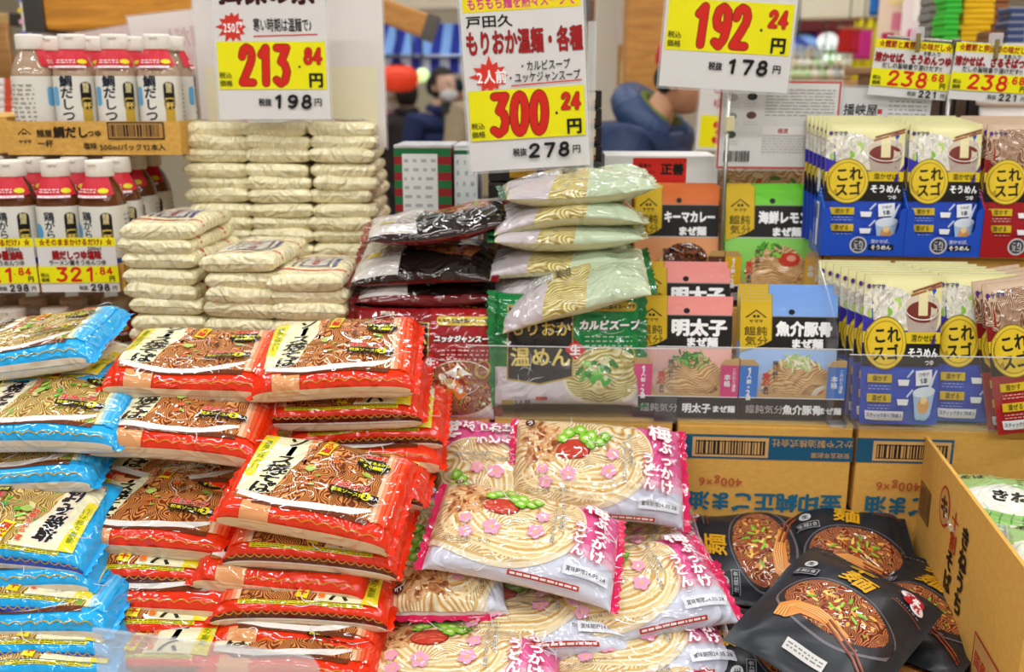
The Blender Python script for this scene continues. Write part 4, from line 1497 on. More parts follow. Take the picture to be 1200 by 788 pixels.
e, w, h, th = slab('notice_card', 728, 62, 742, 98, 4.589, 0.01, 'pa:#f1e6a8', 'small yellow notice card low on the timber boarding', 'notice')
front_plane(e, Art().rect(-2.6, 3, 0.5, 6.5, 'pa:#c8402c').lines(-2.4, -5, 2.4, 1, 5, 'pa:#c88a3a', 0.4, 3, 4), w, h, th)
# reed screen, posters at the left edge
e, w, h, th = slab('reed_screen', -60, 26, 22, 135, 3.5, 0.02, 'wood:#9a6a30', 'brown reed screen at the left edge', 'screen')
rm = MB().tube([(0, 0, 0), (0, 0, h)], 0.006, 'wood:#b98544', 6).mesh('reed')
for k in range(16):
    link('reed', rm, e, Matrix.Translation((-w / 2 + w * (k + 0.5) / 16, -th / 2 - 0.004, 0)))
e, w, h, th = slab('paper_poster', 18, -40, 62, 62, 2.9, 0.006, 'pa:#f4efe8', 'white poster with yellow and pink lines at the left', 'poster')
a = Art()
for k, cc in enumerate(('#f0d860', '#e8a0c0', '#7080c0', '#f0d860', '#e8b0c8', '#8088c0', '#efdb70')):
    a.lines(-4.6, 8.0 - 3.0 * k, 4.6, 9.6 - 3.0 * k, 1, 'pa:' + cc, 0.7, k, 3)
front_plane(e, a, w, h, th)
e, w, h, th = slab('paper_poster', 63, -40, 79, 46, 3.0, 0.006, 'pa:#efc8b8', 'pinkish poster with a brown fruit left of the beam', 'poster')
front_plane(e, Art().rect(-1.6, -3, 1.7, 6, 'pa:#f4e6d0').ell(0.2, 1.5, 1.0, 2.2, 'pa:#b5652a').rect(-1.2, -9.5, 1.4, -7.5, 'pa:#4aa84a'), w, h, th)
e, w, h, th = slab('paper_poster', 80, -40, 94, 40, 3.05, 0.006, 'pa:#f0c040', 'orange yellow poster strip beside the beam', 'poster')
front_plane(e, Art().rect(-1.2, -5, 1.2, 3, 'pa:#f6da70').lines(-1, -4, 1, 2, 4, 'pa:#c88020', 0.5, 2, 3), w, h, th)
for k in range(5):
    e, w, h, th = slab('small_pack', -8, 92 + 8.5 * k, 32, 100 + 8.5 * k, 2.5, 0.09, 'cd:#f4ecea', 'white and red pack, %s from the top of the pile by the reed screen' % ORD[k], 'pack', 'packs piled by the reed screen')
    box_obj('red_band', (-0.005, 0, h / 2), (w * 0.22, th * 1.02, h * 1.02), 'cd:#d8563c', e)

# red lantern and lamps
c = at(466, 92, 6.6)
e = empty('paper_lantern', 'round red paper lantern under the blue awning', 'lantern', Matrix.Translation(c))
MB().lathe([(0.02, -0.085), (0.09, -0.075), (0.13, -0.04), (0.138, 0), (0.13, 0.04), (0.09, 0.075), (0.02, 0.085)], 'em:#e8401c:0.35', 20).obj('shade', e)
MB().lathe([(0.05, 0.078), (0.05, 0.095)], 'cd:#1c1614', 16).obj('cap', e)
MB().tube([(0, 0, 0.09), (0, 0, 0.4)], 0.004, 'cd:#1c1614').obj('cord', e)
for (px, py, cc, dd) in ((484, 93, '#ffe2b8', 'warm white'), (495, 88, '#c8e8a0', 'greenish')):
    c = at(px, py, 6.7)
    e = empty('globe_lamp', dd + ' globe lamp beside the red lantern', 'lamp', Matrix.Translation(c))
    MB().ball((0, 0, 0), 0.045, 'em:%s:1.2' % cc).obj('globe', e)
    MB().tube([(0, 0, 0.04), (0, 0, 0.4)], 0.006, 'cd:#2a2624').obj('stem', e)

# counters with goods left of the woman
e, w, h, th = slab('stall_counter', 440, 150, 560, 420, 7.3, 0.5, 'wood:#b98a52', 'timber stall counter behind the masked person', 'counter', floor=True)
box_obj('counter_top', (0, 0, h + 0.012), (w * 1.03, th * 1.05, 0.024), 'wood:#c89a60', e)
for ri, (yb, hh) in enumerate(((150, 10), (139, 9), (129, 9), (119, 16))):
    for ci in range(4):
        cc = ('#c83a3a', '#f0c020', '#e8742a', '#d88aa0', '#f2d030', '#3a4a6a', '#e0b8c0', '#c09058', '#b8a078', '#8a6a48')[(ri * 3 + ci * 2) % 10] if ri < 3 else ('#c8a070', '#b48a58', '#d8b890', '#a87a4a')[ci]
        x0 = 452 + ci * 8.5
        e, w, h, th = slab('goods_box', x0, yb - hh, x0 + 8, yb, 7.32, 0.09, 'cd:' + cc, 'small goods box, %s row from the bottom, %s from the left, under the lantern' % (ORD[ri], ORD[ci]), 'box', 'goods under the red lantern')
        box_obj('stripe', (0, -th / 2 - 0.001, h / 2), (w * 0.8, 0.002, h * 0.3), 'cd:#f0e6d8', e)

# right hand stalls: glowing sign, cloths, vegetables
e, w, h, th = slab('lit_sign', 962, 38, 990, 58, 5.0, 0.06, 'cd:#c8201c', 'red and white shop sign glowing right of the 192 yen sign', 'sign')
for sx in (-1, 1):
    MB().tube([(sx * w * 0.4, 0, h), (sx * w * 0.4, 0, 3.3 - e.location.z)], 0.003, 'me:#8a8680', 6).obj('hanger', e)
link('lit_oval', MB().ball((0, 0, 0), (0.055, 0.02, 0.045), 'em:#f4fbff:0.7').mesh('lit_oval'), e, Matrix.Translation((-w * 0.2, -th / 2, h * 0.45)))
e, w, h, th = slab('lit_sign', 966, 64, 985, 74, 4.9, 0.04, 'em:#e6fff0:0.8', 'narrow pale glowing panel under the red sign', 'sign')
box_obj('frame', (0, 0, -0.008), (w * 1.1, th * 1.2, 0.016), 'cd:#4a5a50', e)
for sx in (-1, 1):
    MB().tube([(sx * w * 0.4, 0, h), (sx * w * 0.4, 0, 3.3 - e.location.z)], 0.003, 'me:#8a8680', 6).obj('hanger', e)
for i, (x0, y0, x1, y1, cc, lab) in enumerate(((984, 33, 1004, 62, '#d8221c', 'red cloth banner hanging by the glowing sign'), (1003, 35, 1018, 70, '#ee3fa0', 'magenta cloth banner beside the red one'), (1003, 22, 1034, 98, '#f2e214', 'bright yellow cloth banner at the stall corner'), (1022, -20, 1033, 18, '#3a8ae0', 'blue cloth strip above the yellow banner'))):
    Y = 4.6 + 0.1 * (i == 2)
    a, b = at(x0, y0, Y), at(x1, y1, Y)
    e = empty('cloth_banner', lab, 'banner', Matrix.Translation(((a.x + b.x) / 2, Y, a.z)))
    ww, hh = b.x - a.x, a.z - b.z
    n = 14
    V = [(-ww / 2 + ww * k / n, 0.012 * math.sin(k * 1.7), -hh * j / 6) for j in range(7) for k in range(n + 1)]
    F = [(j * (n + 1) + k, (j + 1) * (n + 1) + k, (j + 1) * (n + 1) + k + 1, j * (n + 1) + k + 1) for j in range(6) for k in range(n)]
    o = link('cloth', mesh_from('cloth', V, F, ['mt:' + cc], smooth=True), e)
    sm = o.modifiers.new('thick', 'SOLIDIFY')
    sm.thickness = 0.004
    MB().tube([(-ww / 2 - 0.01, 0, 0), (ww / 2 + 0.01, 0, 0)], 0.006, 'wood:#a07040').obj('rod', e)
    MB().tube([(0, 0, 0), (0, 0, 3.3 - a.z)], 0.003, 'me:#8a8680', 6).obj('hanger', e)
e, w, h, th = slab('stall_counter', 915, 100, 1050, 420, 4.7, 0.45, 'wood:#c89858', 'timber produce counter behind the info sheets', 'counter', floor=True)
box_obj('counter_top', (0, 0, h + 0.012), (w * 1.03, th * 1.05, 0.024), 'wood:#d8a868', e)
PZ = h + 0.024
for r in (1, 2):
    box_obj('display_step', (0, -th / 2 + 0.07 + 0.11 * r + 0.1, PZ + 0.025 * r), (w, 0.11 if r == 1 else 0.2, 0.05 * r), 'wood:#c89858', e)
rnd = random.Random(8)
for k in range(26):
    px = 928 + (k % 9) * 8.6 + rnd.uniform(-2, 2)
    py = 96 - (k // 9) * 9 + rnd.uniform(-1.5, 1.5)
    cc = rnd.choice(('#dcdcd4', '#b8d2a0', '#c0cfd8', '#e8e2d0', '#d8c8a8', '#9ac070', '#e8c8c0'))
    c = Vector((xat(px, py, 4.77 + 0.11 * (k // 9)), 4.77 + 0.11 * (k // 9), PZ + 0.024 + 0.05 * (k // 9)))
    e = empty('produce_bag', 'small %s produce bag, %s row from the counter, %s from the left' % ({'#dcdcd4': 'white', '#b8d2a0': 'pale green', '#c0cfd8': 'pale blue', '#e8e2d0': 'cream', '#d8c8a8': 'tan', '#9ac070': 'green', '#e8c8c0': 'pinkish'}[cc], ORD[k // 9], ORD[k % 9]), 'bag', Matrix.Translation(c), 'produce bags on the far counter')
    MB().ball((0, 0, 0), (0.035, 0.03, 0.024), 'pl:' + cc, 10, 7).obj('film_body', e)
    MB().lathe([(0.006, 0.02), (0.004, 0.03), (0.014, 0.042)], 'pl:' + cc, 8).obj('tied_top', e)
for k in range(10):
    c = Vector((xat(1006 + (k % 4) * 9 + 4 * (k // 4 % 2), 96, 4.73), 4.72 + 0.02 * (k // 4), PZ + 0.032 + 0.05 * (k // 4)))
    e = empty('citrus_bag', 'yellow citrus, %s row up, %s from the left below the banner' % (ORD[k // 4], ORD[k % 4]), 'fruit', Matrix.Translation(c), 'citrus below the yellow banner')
    MB().ball((0, 0, 0), 0.032, 'pl:#e8d428', 12, 8).obj('peel', e)
    MB().lathe([(0.006, 0.028), (0.004, 0.036)], 'mt:#6a8a2a', 6).obj('stem', e)

# shelf of stacked packs, top right
e, w, h, th = slab('wooden_shelf', 1085, 75, 1330, 85, 2.44, 0.6, 'wood:#b08a60', 'wooden shelf board carrying the bright stacks at upper right', 'shelf')
zs = h
for sx in (-1, 1):
    box_obj('leg', (sx * (w / 2 - 0.03), 0, -0.7), (0.04, 0.4, 1.42), 'wood:#8a6a44', e)
def pack_stack(px0, px1, Y, ytop, ybot, n, cc, c2, lab, group, rk=0.0, cat='pack'):
    zb, zt = zat(ybot, Y), zat(ytop, Y)
    hh = (zt - zb) / n
    x0, x1 = xat(px0, 40, Y), xat(px1, 40, Y)
    rnd = random.Random(int(px0))
    me = MB().box((0, 0, 0), (x1 - x0, 0.07, hh * 0.86), 'cd:' + cc, bev=hh * 0.2).mesh('pack_body')
    m2 = MB().box((0, 0, 0), (x1 - x0 - 0.006, 0.068, hh * 0.14), 'cd:' + c2).mesh('pack_rim')
    for k in range(n):
        e = empty('flat_pack', '%s, %s from the bottom' % (lab, ORD[k] if k < 15 else 'top'), cat, Matrix.Translation(((x0 + x1) / 2 + rnd.uniform(-0.004, 0.004), Y + 0.035, zb + hh * k)) @ Matrix.Rotation(R(rnd.uniform(-3, 3)), 4, 'Z'), group)
        link('body', me, e, Matrix.Translation((0, 0, hh * 0.43)))
        link('rim', m2, e, Matrix.Translation((0, 0, hh * 0.93)))
pack_stack(1106, 1124, 2.60, -24, 74, 15, '#3fc83c', '#2a9a2c', 'bright green flat pack in the stack right of the posters', 'green packs at upper right')
pack_stack(1126, 1162, 2.62, -24, 74, 15, '#f6c410', '#d89a08', 'yellow flat pack in the stack beside the green ones', 'yellow packs at upper right')
pack_stack(1158, 1176, 2.50, 36, 76, 5, '#8a5a44', '#6a4030', 'brown flat pack in the low pile right of the yellow stack', 'brown packs at upper right')
pack_stack(1165, 1180, 2.78, -24, 72, 11, '#9a6038', '#5a3018', 'tan flat pack in the tall pile behind the brown ones', 'tan packs at upper right')
pack_stack(1181, 1202, 2.66, 8, 50, 5, '#3a4a7a', '#c8ccd8', 'dark blue pack in the pile at the right edge', 'blue packs at the right edge')
pack_stack(1181, 1215, 2.64, 50, 74, 3, '#eeeae4', '#c8c4be', 'white pack under the dark blue pile at the right edge', 'white packs at the right edge')
pack_stack(1086, 1104, 2.75, -24, 72, 10, '#8a8a86', '#6a6a60', 'grey flat pack in the stack left of the green ones', 'grey packs at upper right')
for (x0, y0, x1, y1, Y, cc, lab, blocks) in ((1034, -30, 1062, 70, 3.2, '#f0d8c0', 'pale peach poster with magenta blocks at upper right', [(-4.5, -12, 0.5, -6, '#c02860'), (-1, -5, 4, 2, '#e88aa0'), (-3, 5, 3, 12, '#f4e0a0')]), (1062, -30, 1086, 72, 3.15, '#f2e2e0', 'pinkish white poster left of the grey stack', [(-3.5, -12, 1, -4, '#e05a88'), (-2, -1, 3, 7, '#f8f0ea')])):
    e, w, h, th = slab('paper_poster', x0, y0, x1, y1, Y, 0.008, 'pa:' + cc, lab, 'poster')
    a = Art()
    for (bx0, by0, bx1, by1, bc) in blocks:
        a.rect(bx0 * w * 8, by0 * h * 3.0, bx1 * w * 8, by1 * h * 3.0, 'pa:' + bc, r=0.5)
    front_plane(e, a, w, h, th)
e, w, h, th = slab('dark_crate', 1086, 112, 1186, 175, 2.2, 0.25, 'wood:#3a2a22', 'dark brown slatted crate behind the small price cards', 'crate')
for k in range(7):
    box_obj('slat', (-w / 2 + w * (k + 0.5) / 7, -th / 2 - 0.006, h / 2), (w / 9, 0.012, h), ('wood:#4a362a', 'wood:#2c2220')[k % 2], e)
c = at(1190, 128, 2.1)
e = empty('white_tub', 'white round plastic tub at the right edge below the cards', 'tub', Matrix.Translation(c + Vector((0, 0, -0.08))))
MB().lathe([(0.06, 0), (0.07, 0.09)], 'cd:#e8e0da', 24).obj('body', e)
MB().lathe([(0.076, 0.088), (0.078, 0.1), (0.07, 0.112), (0.02, 0.116)], 'cd:#efe8e4', 24).obj('lid', e)

# ---------------------------------------------------------------- the display table and its steps
TZ = 0.66                     # table top
SZ = 0.936                    # top of the carton step
YAW = -4.0                    # the right end of the display comes a little nearer
def Yd(x):
    return 1.40 - 0.07 * x

e = empty('display_table', 'long pale display table under all the noodle packs', 'table', Matrix.Translation((0, 1.45, 0)))
box_obj('table_top', (0, 0, TZ - 0.02), (3.0, 1.75, 0.04), 'wood:#cfae84', e, bev=0.005)
for sx in (-1, 1):
    for sy in (-1, 1):
        box_obj('leg', (sx * 1.42, sy * 0.8, (TZ - 0.04) / 2), (0.06, 0.06, TZ - 0.04), 'wood:#b08a60', e)
box_obj('front_board', (0, -0.85, 0.45), (2.8, 0.02, 0.4), 'wood:#bf9c70', e)

def carton(name, label, x0, x1, yf, z0, z1, deep, yaw, art=None, mat='kraft', group=None, lid=True):
    w, h = x1 - x0, z1 - z0
    e = empty(name, label, 'carton', Matrix.Translation(((x0 + x1) / 2, yf, z0)) @ Matrix.Rotation(R(yaw), 4, 'Z'), group)
    box_obj('box_body', (0, deep / 2, h / 2 - 0.001), (w - 0.003, deep, h - 0.004), mat, e, bev=0.003)
    if lid:
        for s in (-1, 1):
            box_obj('top_flap', (0, deep / 2 + s * deep / 4, h - 0.0015), (w - 0.003, deep / 2 - 0.002, 0.003), mat, e)
        box_obj('packing_tape', (0, deep / 2, h + 0.0002), (w - 0.002, 0.05, 0.0006), 'cd:#c8a468', e)
    if art is not None:
        link('front_print', print_mesh('carton_print', art), e, Matrix.Translation((0, -0.0006, h / 2)) @ Matrix.Rotation(R(90), 4, 'X'))
    return e

def oil_art(w, h):
    """front of the sesame oil carton, standing on its head"""
    a = Art(dz=5e-5, z0=1e-4)
    W, H = w * 50, h * 50
    a.rect(-W, H - 5.6, W, H - 1.8, 'cd:#1b5a7c')
    a.barcode(-W + 2.4, H - 5.3, -W + 13.6, H - 2.2, 'cd:#2a2420', seed=6, frame=('cd:#d6ab6c', 'cd:#d6ab6c', 0.25))
    a.rect(-W + 2.9, H - 4.95, -W + 13.1, H - 4.8, 'cd:#2a2420')
    a.rect(-W + 2.9, H - 2.9, -W + 13.1, H - 2.75, 'cd:#2a2420')
    a.text('かどや製油株式会社', 7.0, H - 2.9, 1.32, 'cd:#caa468', 0.01, rot_=180)
    a.text('安政五年創業', 9.7, H - 4.7, 0.95, 'cd:#caa468', 0.01, rot_=180)
    a.text('400g×6', -6.2, H - 9.4, 1.9, 'cd:#c0603a', 0.02, rot_=180)
    a.text('金印純正ごま油', 0.6, H - 12.4, 3.1, 'cd:#1f6a8c', 0.04, rot_=180, sx=1.05)
    return a

edges = []
for (p0, p1) in ((578, 790), (793.5, 1003), (1006.5, 1217)):
    xa, xb = 0.0, 0.0
    for _ in range(3):
        xa, xb = xat(p0, 490, Yd(xa)), xat(p1, 490, Yd(xb))
    edges.append((xa, xb))
names = ['brown sesame oil carton standing on its head behind the pink udon packs', 'brown sesame oil carton standing on its head behind the black packs', 'brown sesame oil carton standing on its head behind the open soba carton']
for (xa, xb), lb in zip(edges, names):
    carton('oil_carton', lb, xa, xb, Yd((xa + xb) / 2), TZ, SZ - 0.001, 0.18, YAW, oil_art(xb - xa, SZ - TZ), group='sesame oil cartons forming the step')
xl = edges[0][0] - 0.004
for k, lb in enumerate(('plain brown carton beside the sesame oil cartons under the dark red packs', 'plain brown carton hidden behind the red yakisoba packs', 'plain brown carton under the front somen stacks')):
    wd = 0.27
    carton('plain_carton', lb, xl - wd, xl, Yd(xl - wd / 2), TZ, SZ - 0.001, 0.18 if k < 2 else 0.09, YAW, None, group='plain cartons forming the step')
    xl -= wd + 0.003
# second, higher step at the back
for k, (xa, xb, z1, yf, dp, lb) in enumerate(((-0.64, -0.20, 1.075, 1.70, 0.30, 'plain brown carton under the rear somen stacks'), (-0.19, 0.22, 1.075, 1.625, 0.30, 'plain brown carton under the striped and black ramen boxes'), (0.23, 0.50, 1.06, 1.595, 0.32, 'plain brown carton under the orange and green pouches'), (0.51, 1.02, 1.155, 1.545, 0.32, 'plain brown carton under the upper blue and red pouch boxes'))):
    carton('plain_carton', lb, xa, xb, yf, TZ, z1, dp, -3.0, None, group='plain cartons forming the rear step')

# ---------------------------------------------------------------- yakisoba bags: mound of red ones, pile of blue ones
BD = 0.145
def lay(kind, name, px, py, Y, yaw, tilt, roll, label, cat, group, d=BD, face='front', scale=1.0):
    """put a package down so that the middle of its front edge shows at a pixel, at depth Y"""
    p = at(px, py, Y)
    m = rot(0, tilt, roll)
    off = m @ Vector((0, d / 2, 0))
    mt = Matrix.Translation(p + off) @ m @ Matrix.Rotation(R(yaw), 4, 'Z')
    if scale != 1.0:
        mt = mt @ Matrix.Scale(scale, 4)
    return spawn(kind, name, mt, label, cat, group)

RG = 'red sauce yakisoba packs in the mound'
red = [
    # kind, px, py (middle of the front edge), Y, yaw, tilt, roll, words
    (0, 335, 802, 1.000, -3, 6, 0, 'lowest red yakisoba pack at the front of the mound, mostly below the frame'),
    (2, 150, 792, 1.010, 180, 6, 0, 'red yakisoba pack lying behind the clear front plate at lower left'),
    (1, 345, 770, 1.035, -5, 10, 2, 'red yakisoba pack above the clear front plate, its serving count showing'),
    (0, 150, 752, 1.050, 183, 7, 0, 'red yakisoba pack turned back to front just above the clear plate'),
    (1, 352, 728, 1.055, 179, 8, 3, 'red yakisoba pack with dark brown band, third layer beside the pink udon'),
    (2, 172, 720, 1.070, -2, 9, 2, 'red yakisoba pack with beige patch, third layer near the blue packs'),
    (2, 330, 697, 1.075, -4, 10, 3, 'red yakisoba pack directly under the red pack with yellow dotted top'),
    (0, 140, 686, 1.090, 182, 9, 2, 'red yakisoba pack turned back to front under the lower left title pack'),
    (1, 368, 664, 1.080, 176, 14, 4, 'red yakisoba pack with yellow dotted strip, just under the big front one'),
    (0, 170, 648, 1.105, -2, 16, 3, 'red yakisoba pack showing its title at lower left of the mound'),
    (2, 405, 586, 1.180, 176, 10, 3, 'red yakisoba pack half hidden behind the big front one'),
    (2, 205, 590, 1.190, -4, 10, 1, 'red yakisoba pack wedged under the second one from the upper left'),
    (0, 364, 628, 1.065, -9, 21, 5, 'big red yakisoba pack in front, slanting down to the right'),
    (1, 420, 552, 1.225, 4, 10, -2, 'red yakisoba pack whose right seals fan out beside the pink udon'),
    (0, 426, 524, 1.245, 181, 10, -3, 'red yakisoba pack lying crosswise below the upper right one'),
    (1, 207, 534, 1.160, -3, 19, 4, 'red yakisoba pack second from the top on the left of the mound'),
    (2, 400, 498, 1.235, 181, 12, -2, 'red yakisoba pack turned back to front under the upper right one'),
    (2, 215, 464, 1.225, 0, 15, 2, 'topmost red yakisoba pack on the left, in front of the somen'),
    (0, 388, 462, 1.215, 1, 21, -3, 'topmost red yakisoba pack on the right, in front of the dark red packs'),
]
for (k, px, py, Y, yw, tl, rl, lb) in red:
    lay('yaki_red%d' % k, 'yakisoba_pack', px, py, Y, yw, tl, rl, lb, 'noodle pack', RG)

BG = 'blue salt yakisoba packs in the pile'
blue = [
    (0, 30, 800, 0.985, 180, 5, 0, 'blue yakisoba pack at the very bottom of the blue pile'),
    (1, 25, 775, 1.000, 180, 6, 0, 'blue yakisoba pack, second from the bottom of the blue pile'),
    (2, 22, 748, 1.015, -2, 8, -2, 'blue yakisoba pack, third from the bottom of the blue pile'),
    (0, 12, 722, 1.030, 180, 8, 2, 'blue yakisoba pack, fourth from the bottom, with a green print strip'),
    (1, 0, 697, 1.045, 2, 9, -4, 'blue yakisoba pack, fifth from the bottom of the blue pile'),
    (0, -4, 662, 1.055, 178, 16, 4, 'blue yakisoba pack in the middle, its title upside down'),
    (2, 10, 575, 1.145, 1, 10, -2, 'blue yakisoba pack just under the flat middle one'),
    (0, 36, 524, 1.150, 0, 17, 0, 'blue yakisoba pack with black oval, third from the top'),
    (1, 38, 462, 1.245, 178, 5, -4, 'blue yakisoba pack second from the top of the blue pile'),
    (2, 14, 436, 1.230, 0, 10, -8, 'topmost blue yakisoba pack in front of the bottles'),
]
for (k, px, py, Y, yw, tl, rl, lb) in blue:
    lay('yaki_blue%d' % k, 'yakisoba_pack', px, py, Y, yw, tl, rl, lb, 'noodle pack', BG)

# ---------------------------------------------------------------- plum udon bags
PG = 'pink plum udon packs in the heap'
pink = [
    # kind, centre px, py, Y, yaw, tilt, roll, words
    (1, 745, 826, 1.03, 2, 10, 0, 'pink plum udon pack at the bottom edge between white and black packs'),
    (0, 540, 786, 1.05, -3, 10, 0, 'pink plum udon pack at the lower left with its noodles facing up'),
    (2, 745, 765, 1.11, 12, 5, 0, 'pink plum udon pack lying under the big right one'),
    (1, 622, 728, 1.135, 6, 6, 0, 'pink plum udon pack squeezed under the central one, hardly showing'),
    (2, 526, 645, 1.215, 92, 14, 3, 'pink plum udon pack turned sideways, bonito flakes toward the front'),
    (0, 738, 697, 1.16, 15, 20, -2, 'big pink plum udon pack at the right beside the black packs'),
    (1, 735, 650, 1.28, 4, 6, 0, 'pink plum udon pack mostly hidden under the top right one'),
    (2, 570, 575, 1.315, 88, 34, 0, 'pink plum udon pack turned sideways at the back, leaning on the carton'),
    (1, 702, 553, 1.305, -3, 44, 2, 'top right pink plum udon pack leaning against the sesame carton'),
    (0, 616, 634, 1.165, -9, 21, 8, 'central pink plum udon pack lying on top of the heap'),
]
for (k, px, py, Y, yw, tl, rl, lb) in pink:
    spawn('udon%d' % k, 'udon_pack', Matrix.Translation(at(px, py, Y)) @ rot(0, tl, rl) @ Matrix.Rotation(R(yw), 4, 'Z'), lb, 'noodle pack', PG)

# ---------------------------------------------------------------- black spicy noodle pouches
KG = 'black spicy noodle packs in the box'
black = [
    (0, 1105, 805, 1.06, -65, 5, 0, 'black noodle pack at the bottom right corner by the carton wall'),
    (1, 905, 762, 1.11, 82, 5, 0, 'black noodle pack at lower left, half under the front one'),
    (2, 1078, 720, 1.18, -42, 5, -4, 'black noodle pack at the right under the front one'),
    (0, 880, 646, 1.31, 88, 24, 0, 'black noodle pack at the back left against the carton'),
    (1, 1000, 645, 1.305, -4, 24, 0, 'black noodle pack at the back right with upright gold title'),
    (0, 983, 720, 1.075, -42, 15, 2, 'front black noodle pack lying askew on top of the others'),
]
for (k, px, py, Y, yw, tl, rl, lb) in black:
    spawn('spicy%d' % k, 'spicy_noodle_pack', Matrix.Translation(at(px, py, Y)) @ rot(0, tl, rl) @ Matrix.Rotation(R(yw), 4, 'Z'), lb, 'noodle pack', KG)

# ---------------------------------------------------------------- open soba carton at the right
cw, cl, chh, ct = 0.36, 0.44, 0.262, 0.005
cm = Matrix.Translation((0.607, 1.365, TZ)) @ Matrix.Rotation(R(-8.4), 4, 'Z')
e = empty('soba_carton', 'open brown carton of soba packs at the right edge', 'carton', cm)
box_obj('side_wall', (ct / 2, -cl / 2, chh / 2), (ct, cl, chh), 'kraft', e)
box_obj('side_wall', (cw - ct / 2, -cl / 2, chh / 2), (ct, cl, chh), 'kraft', e)
box_obj('end_wall', (cw / 2, -ct / 2, chh / 2), (cw - 2 * ct, ct, chh), 'kraft', e)
box_obj('end_wall', (cw / 2, -cl + ct / 2, chh / 2), (cw - 2 * ct, ct, chh), 'kraft', e)
box_obj('base', (cw / 2, -cl / 2, 0.004), (cw - 2 * ct, cl - 2 * ct, 0.006), 'kraft', e)
a = Art(dz=5e-5, z0=1e-4)
H = chh * 50
a.barcode(-20.5, -0.5, -15.0, 4.6, 'cd:#2a2018', seed=9, frame=('cd:#2a2018', 'cd:#b98a4c', 0.2))
a.ell(-8.6, 5.6, 2.3, 2.9, 'cd:#b8301c', n=28)
a.ell(-8.6, 5.6, 1.95, 2.5, 'cd:#c99b5b', n=28)
a.text('キ', -8.6, 5.6, 3.3, 'cd:#4a1a10', 0.06)
a.text('十割', -3.6, 4.2, 2.9, 'cd:#b8301c', 0.02, v=True)
a.text('そば', -4.0, -1.6, 3.1, 'cd:#17130f', 0.05, v=True)
a.text('きねうち', 1.0, 0.9, 3.2, 'cd:#17130f', 0.05, v=True, sp=0.95)
a.text('サンサス', -3.0, -6.2, 1.5, 'cd:#3a2a1a', 0.02)
a.rect(-7.0, -7.0, -5.7, -5.6, 'cd:#b8301c')
a.rect(8.5, -9.0, 18.5, -3.0, 'cd:#b8301c')
a.rect(8.8, -8.7, 18.2, -3.3, 'cd:#c99b5b')
a.text('国産使用', 13.5, -6.0, 2.1, 'cd:#b8301c', 0.03)
side = Matrix(((0, 0, -1, -0.0006), (-1, 0, 0, -cl / 2), (0, 1, 0, chh / 2 + 0.02), (0, 0, 0, 1)))
link('side_print', print_mesh('soba_print', a), e, side)

def soba_art():
    a = Art()
    a.rect(-9.8, -7, 9.8, 7, 'pl:#e6eadc')
    a.poly([(-9.8, 1), (-4, 3.2), (2, 1.6), (9.8, 3.6), (9.8, 7), (-9.8, 7)], 'pl:#a9cf86')
    a.poly([(-9.8, -7), (9.8, -7), (9.8, -3.4), (3, -2.0), (-3, -3.8), (-9.8, -2.2)], 'pl:#8ec46a')
    for k in range(14):
        a.stroke([(-9 + 1.4 * k, -6.6), (-8.6 + 1.4 * k, -4.8), (-8.0 + 1.4 * k, -3.4)], 0.22, 'pl:#4f9a3a', hold=k > 0)
    a.text('きねうち', -1.0, 0.4, 2.4, 'pl:#1c201a', 0.05, sx=1.1, sh=0.15)
    a.text('麺', 7.6, 0.6, 2.4, 'pl:#2c6a2a', 0.03)
    a.text('そば', -7.6, 5.2, 1.6, 'pl:#2c302a', 0.03)
    a.lines(-2, 3.6, 8, 5.6, 3, 'pl:#6a7a62', 0.35, 4, 7)
    return a
KINDS['soba'] = make_bag('soba', 0.20, 0.14, 0.03, soba_art(), 'pl:#dfe6d6', 'pl:#d8e0d0', 'film:0.25', ln=0.02, n=2.6, m=5.0, pinch=1.05, seed=91, wob=0.003, hb=0.4, cell=0.8)
for (x, y, z, yw, tl, lb) in ((0.12, -0.13, 0.165, -6, 10, 'white and green soba pack at the back of the open carton'), (0.14, -0.28, 0.155, -14, 8, 'white and green soba pack at the front of the open carton'), (0.26, -0.16, 0.125, 80, 5, 'white and green soba pack standing deep at the right of the carton'), (0.15, -0.19, 0.105, 4, 3, 'white and green soba pack under the back one in the carton'), (0.15, -0.30, 0.095, -3, 3, 'white and green soba pack under the front one in the carton'), (0.15, -0.22, 0.045, 90, 0, 'white and green soba pack at the bottom of the carton')):
    spawn('soba', 'soba_pack', cm @ Matrix.Translation((x, y, z + 0.04)) @ Matrix.Rotation(R(tl), 4, 'X') @ Matrix.Rotation(R(yw), 4, 'Z'), lb, 'noodle pack', 'soba packs in the open carton')

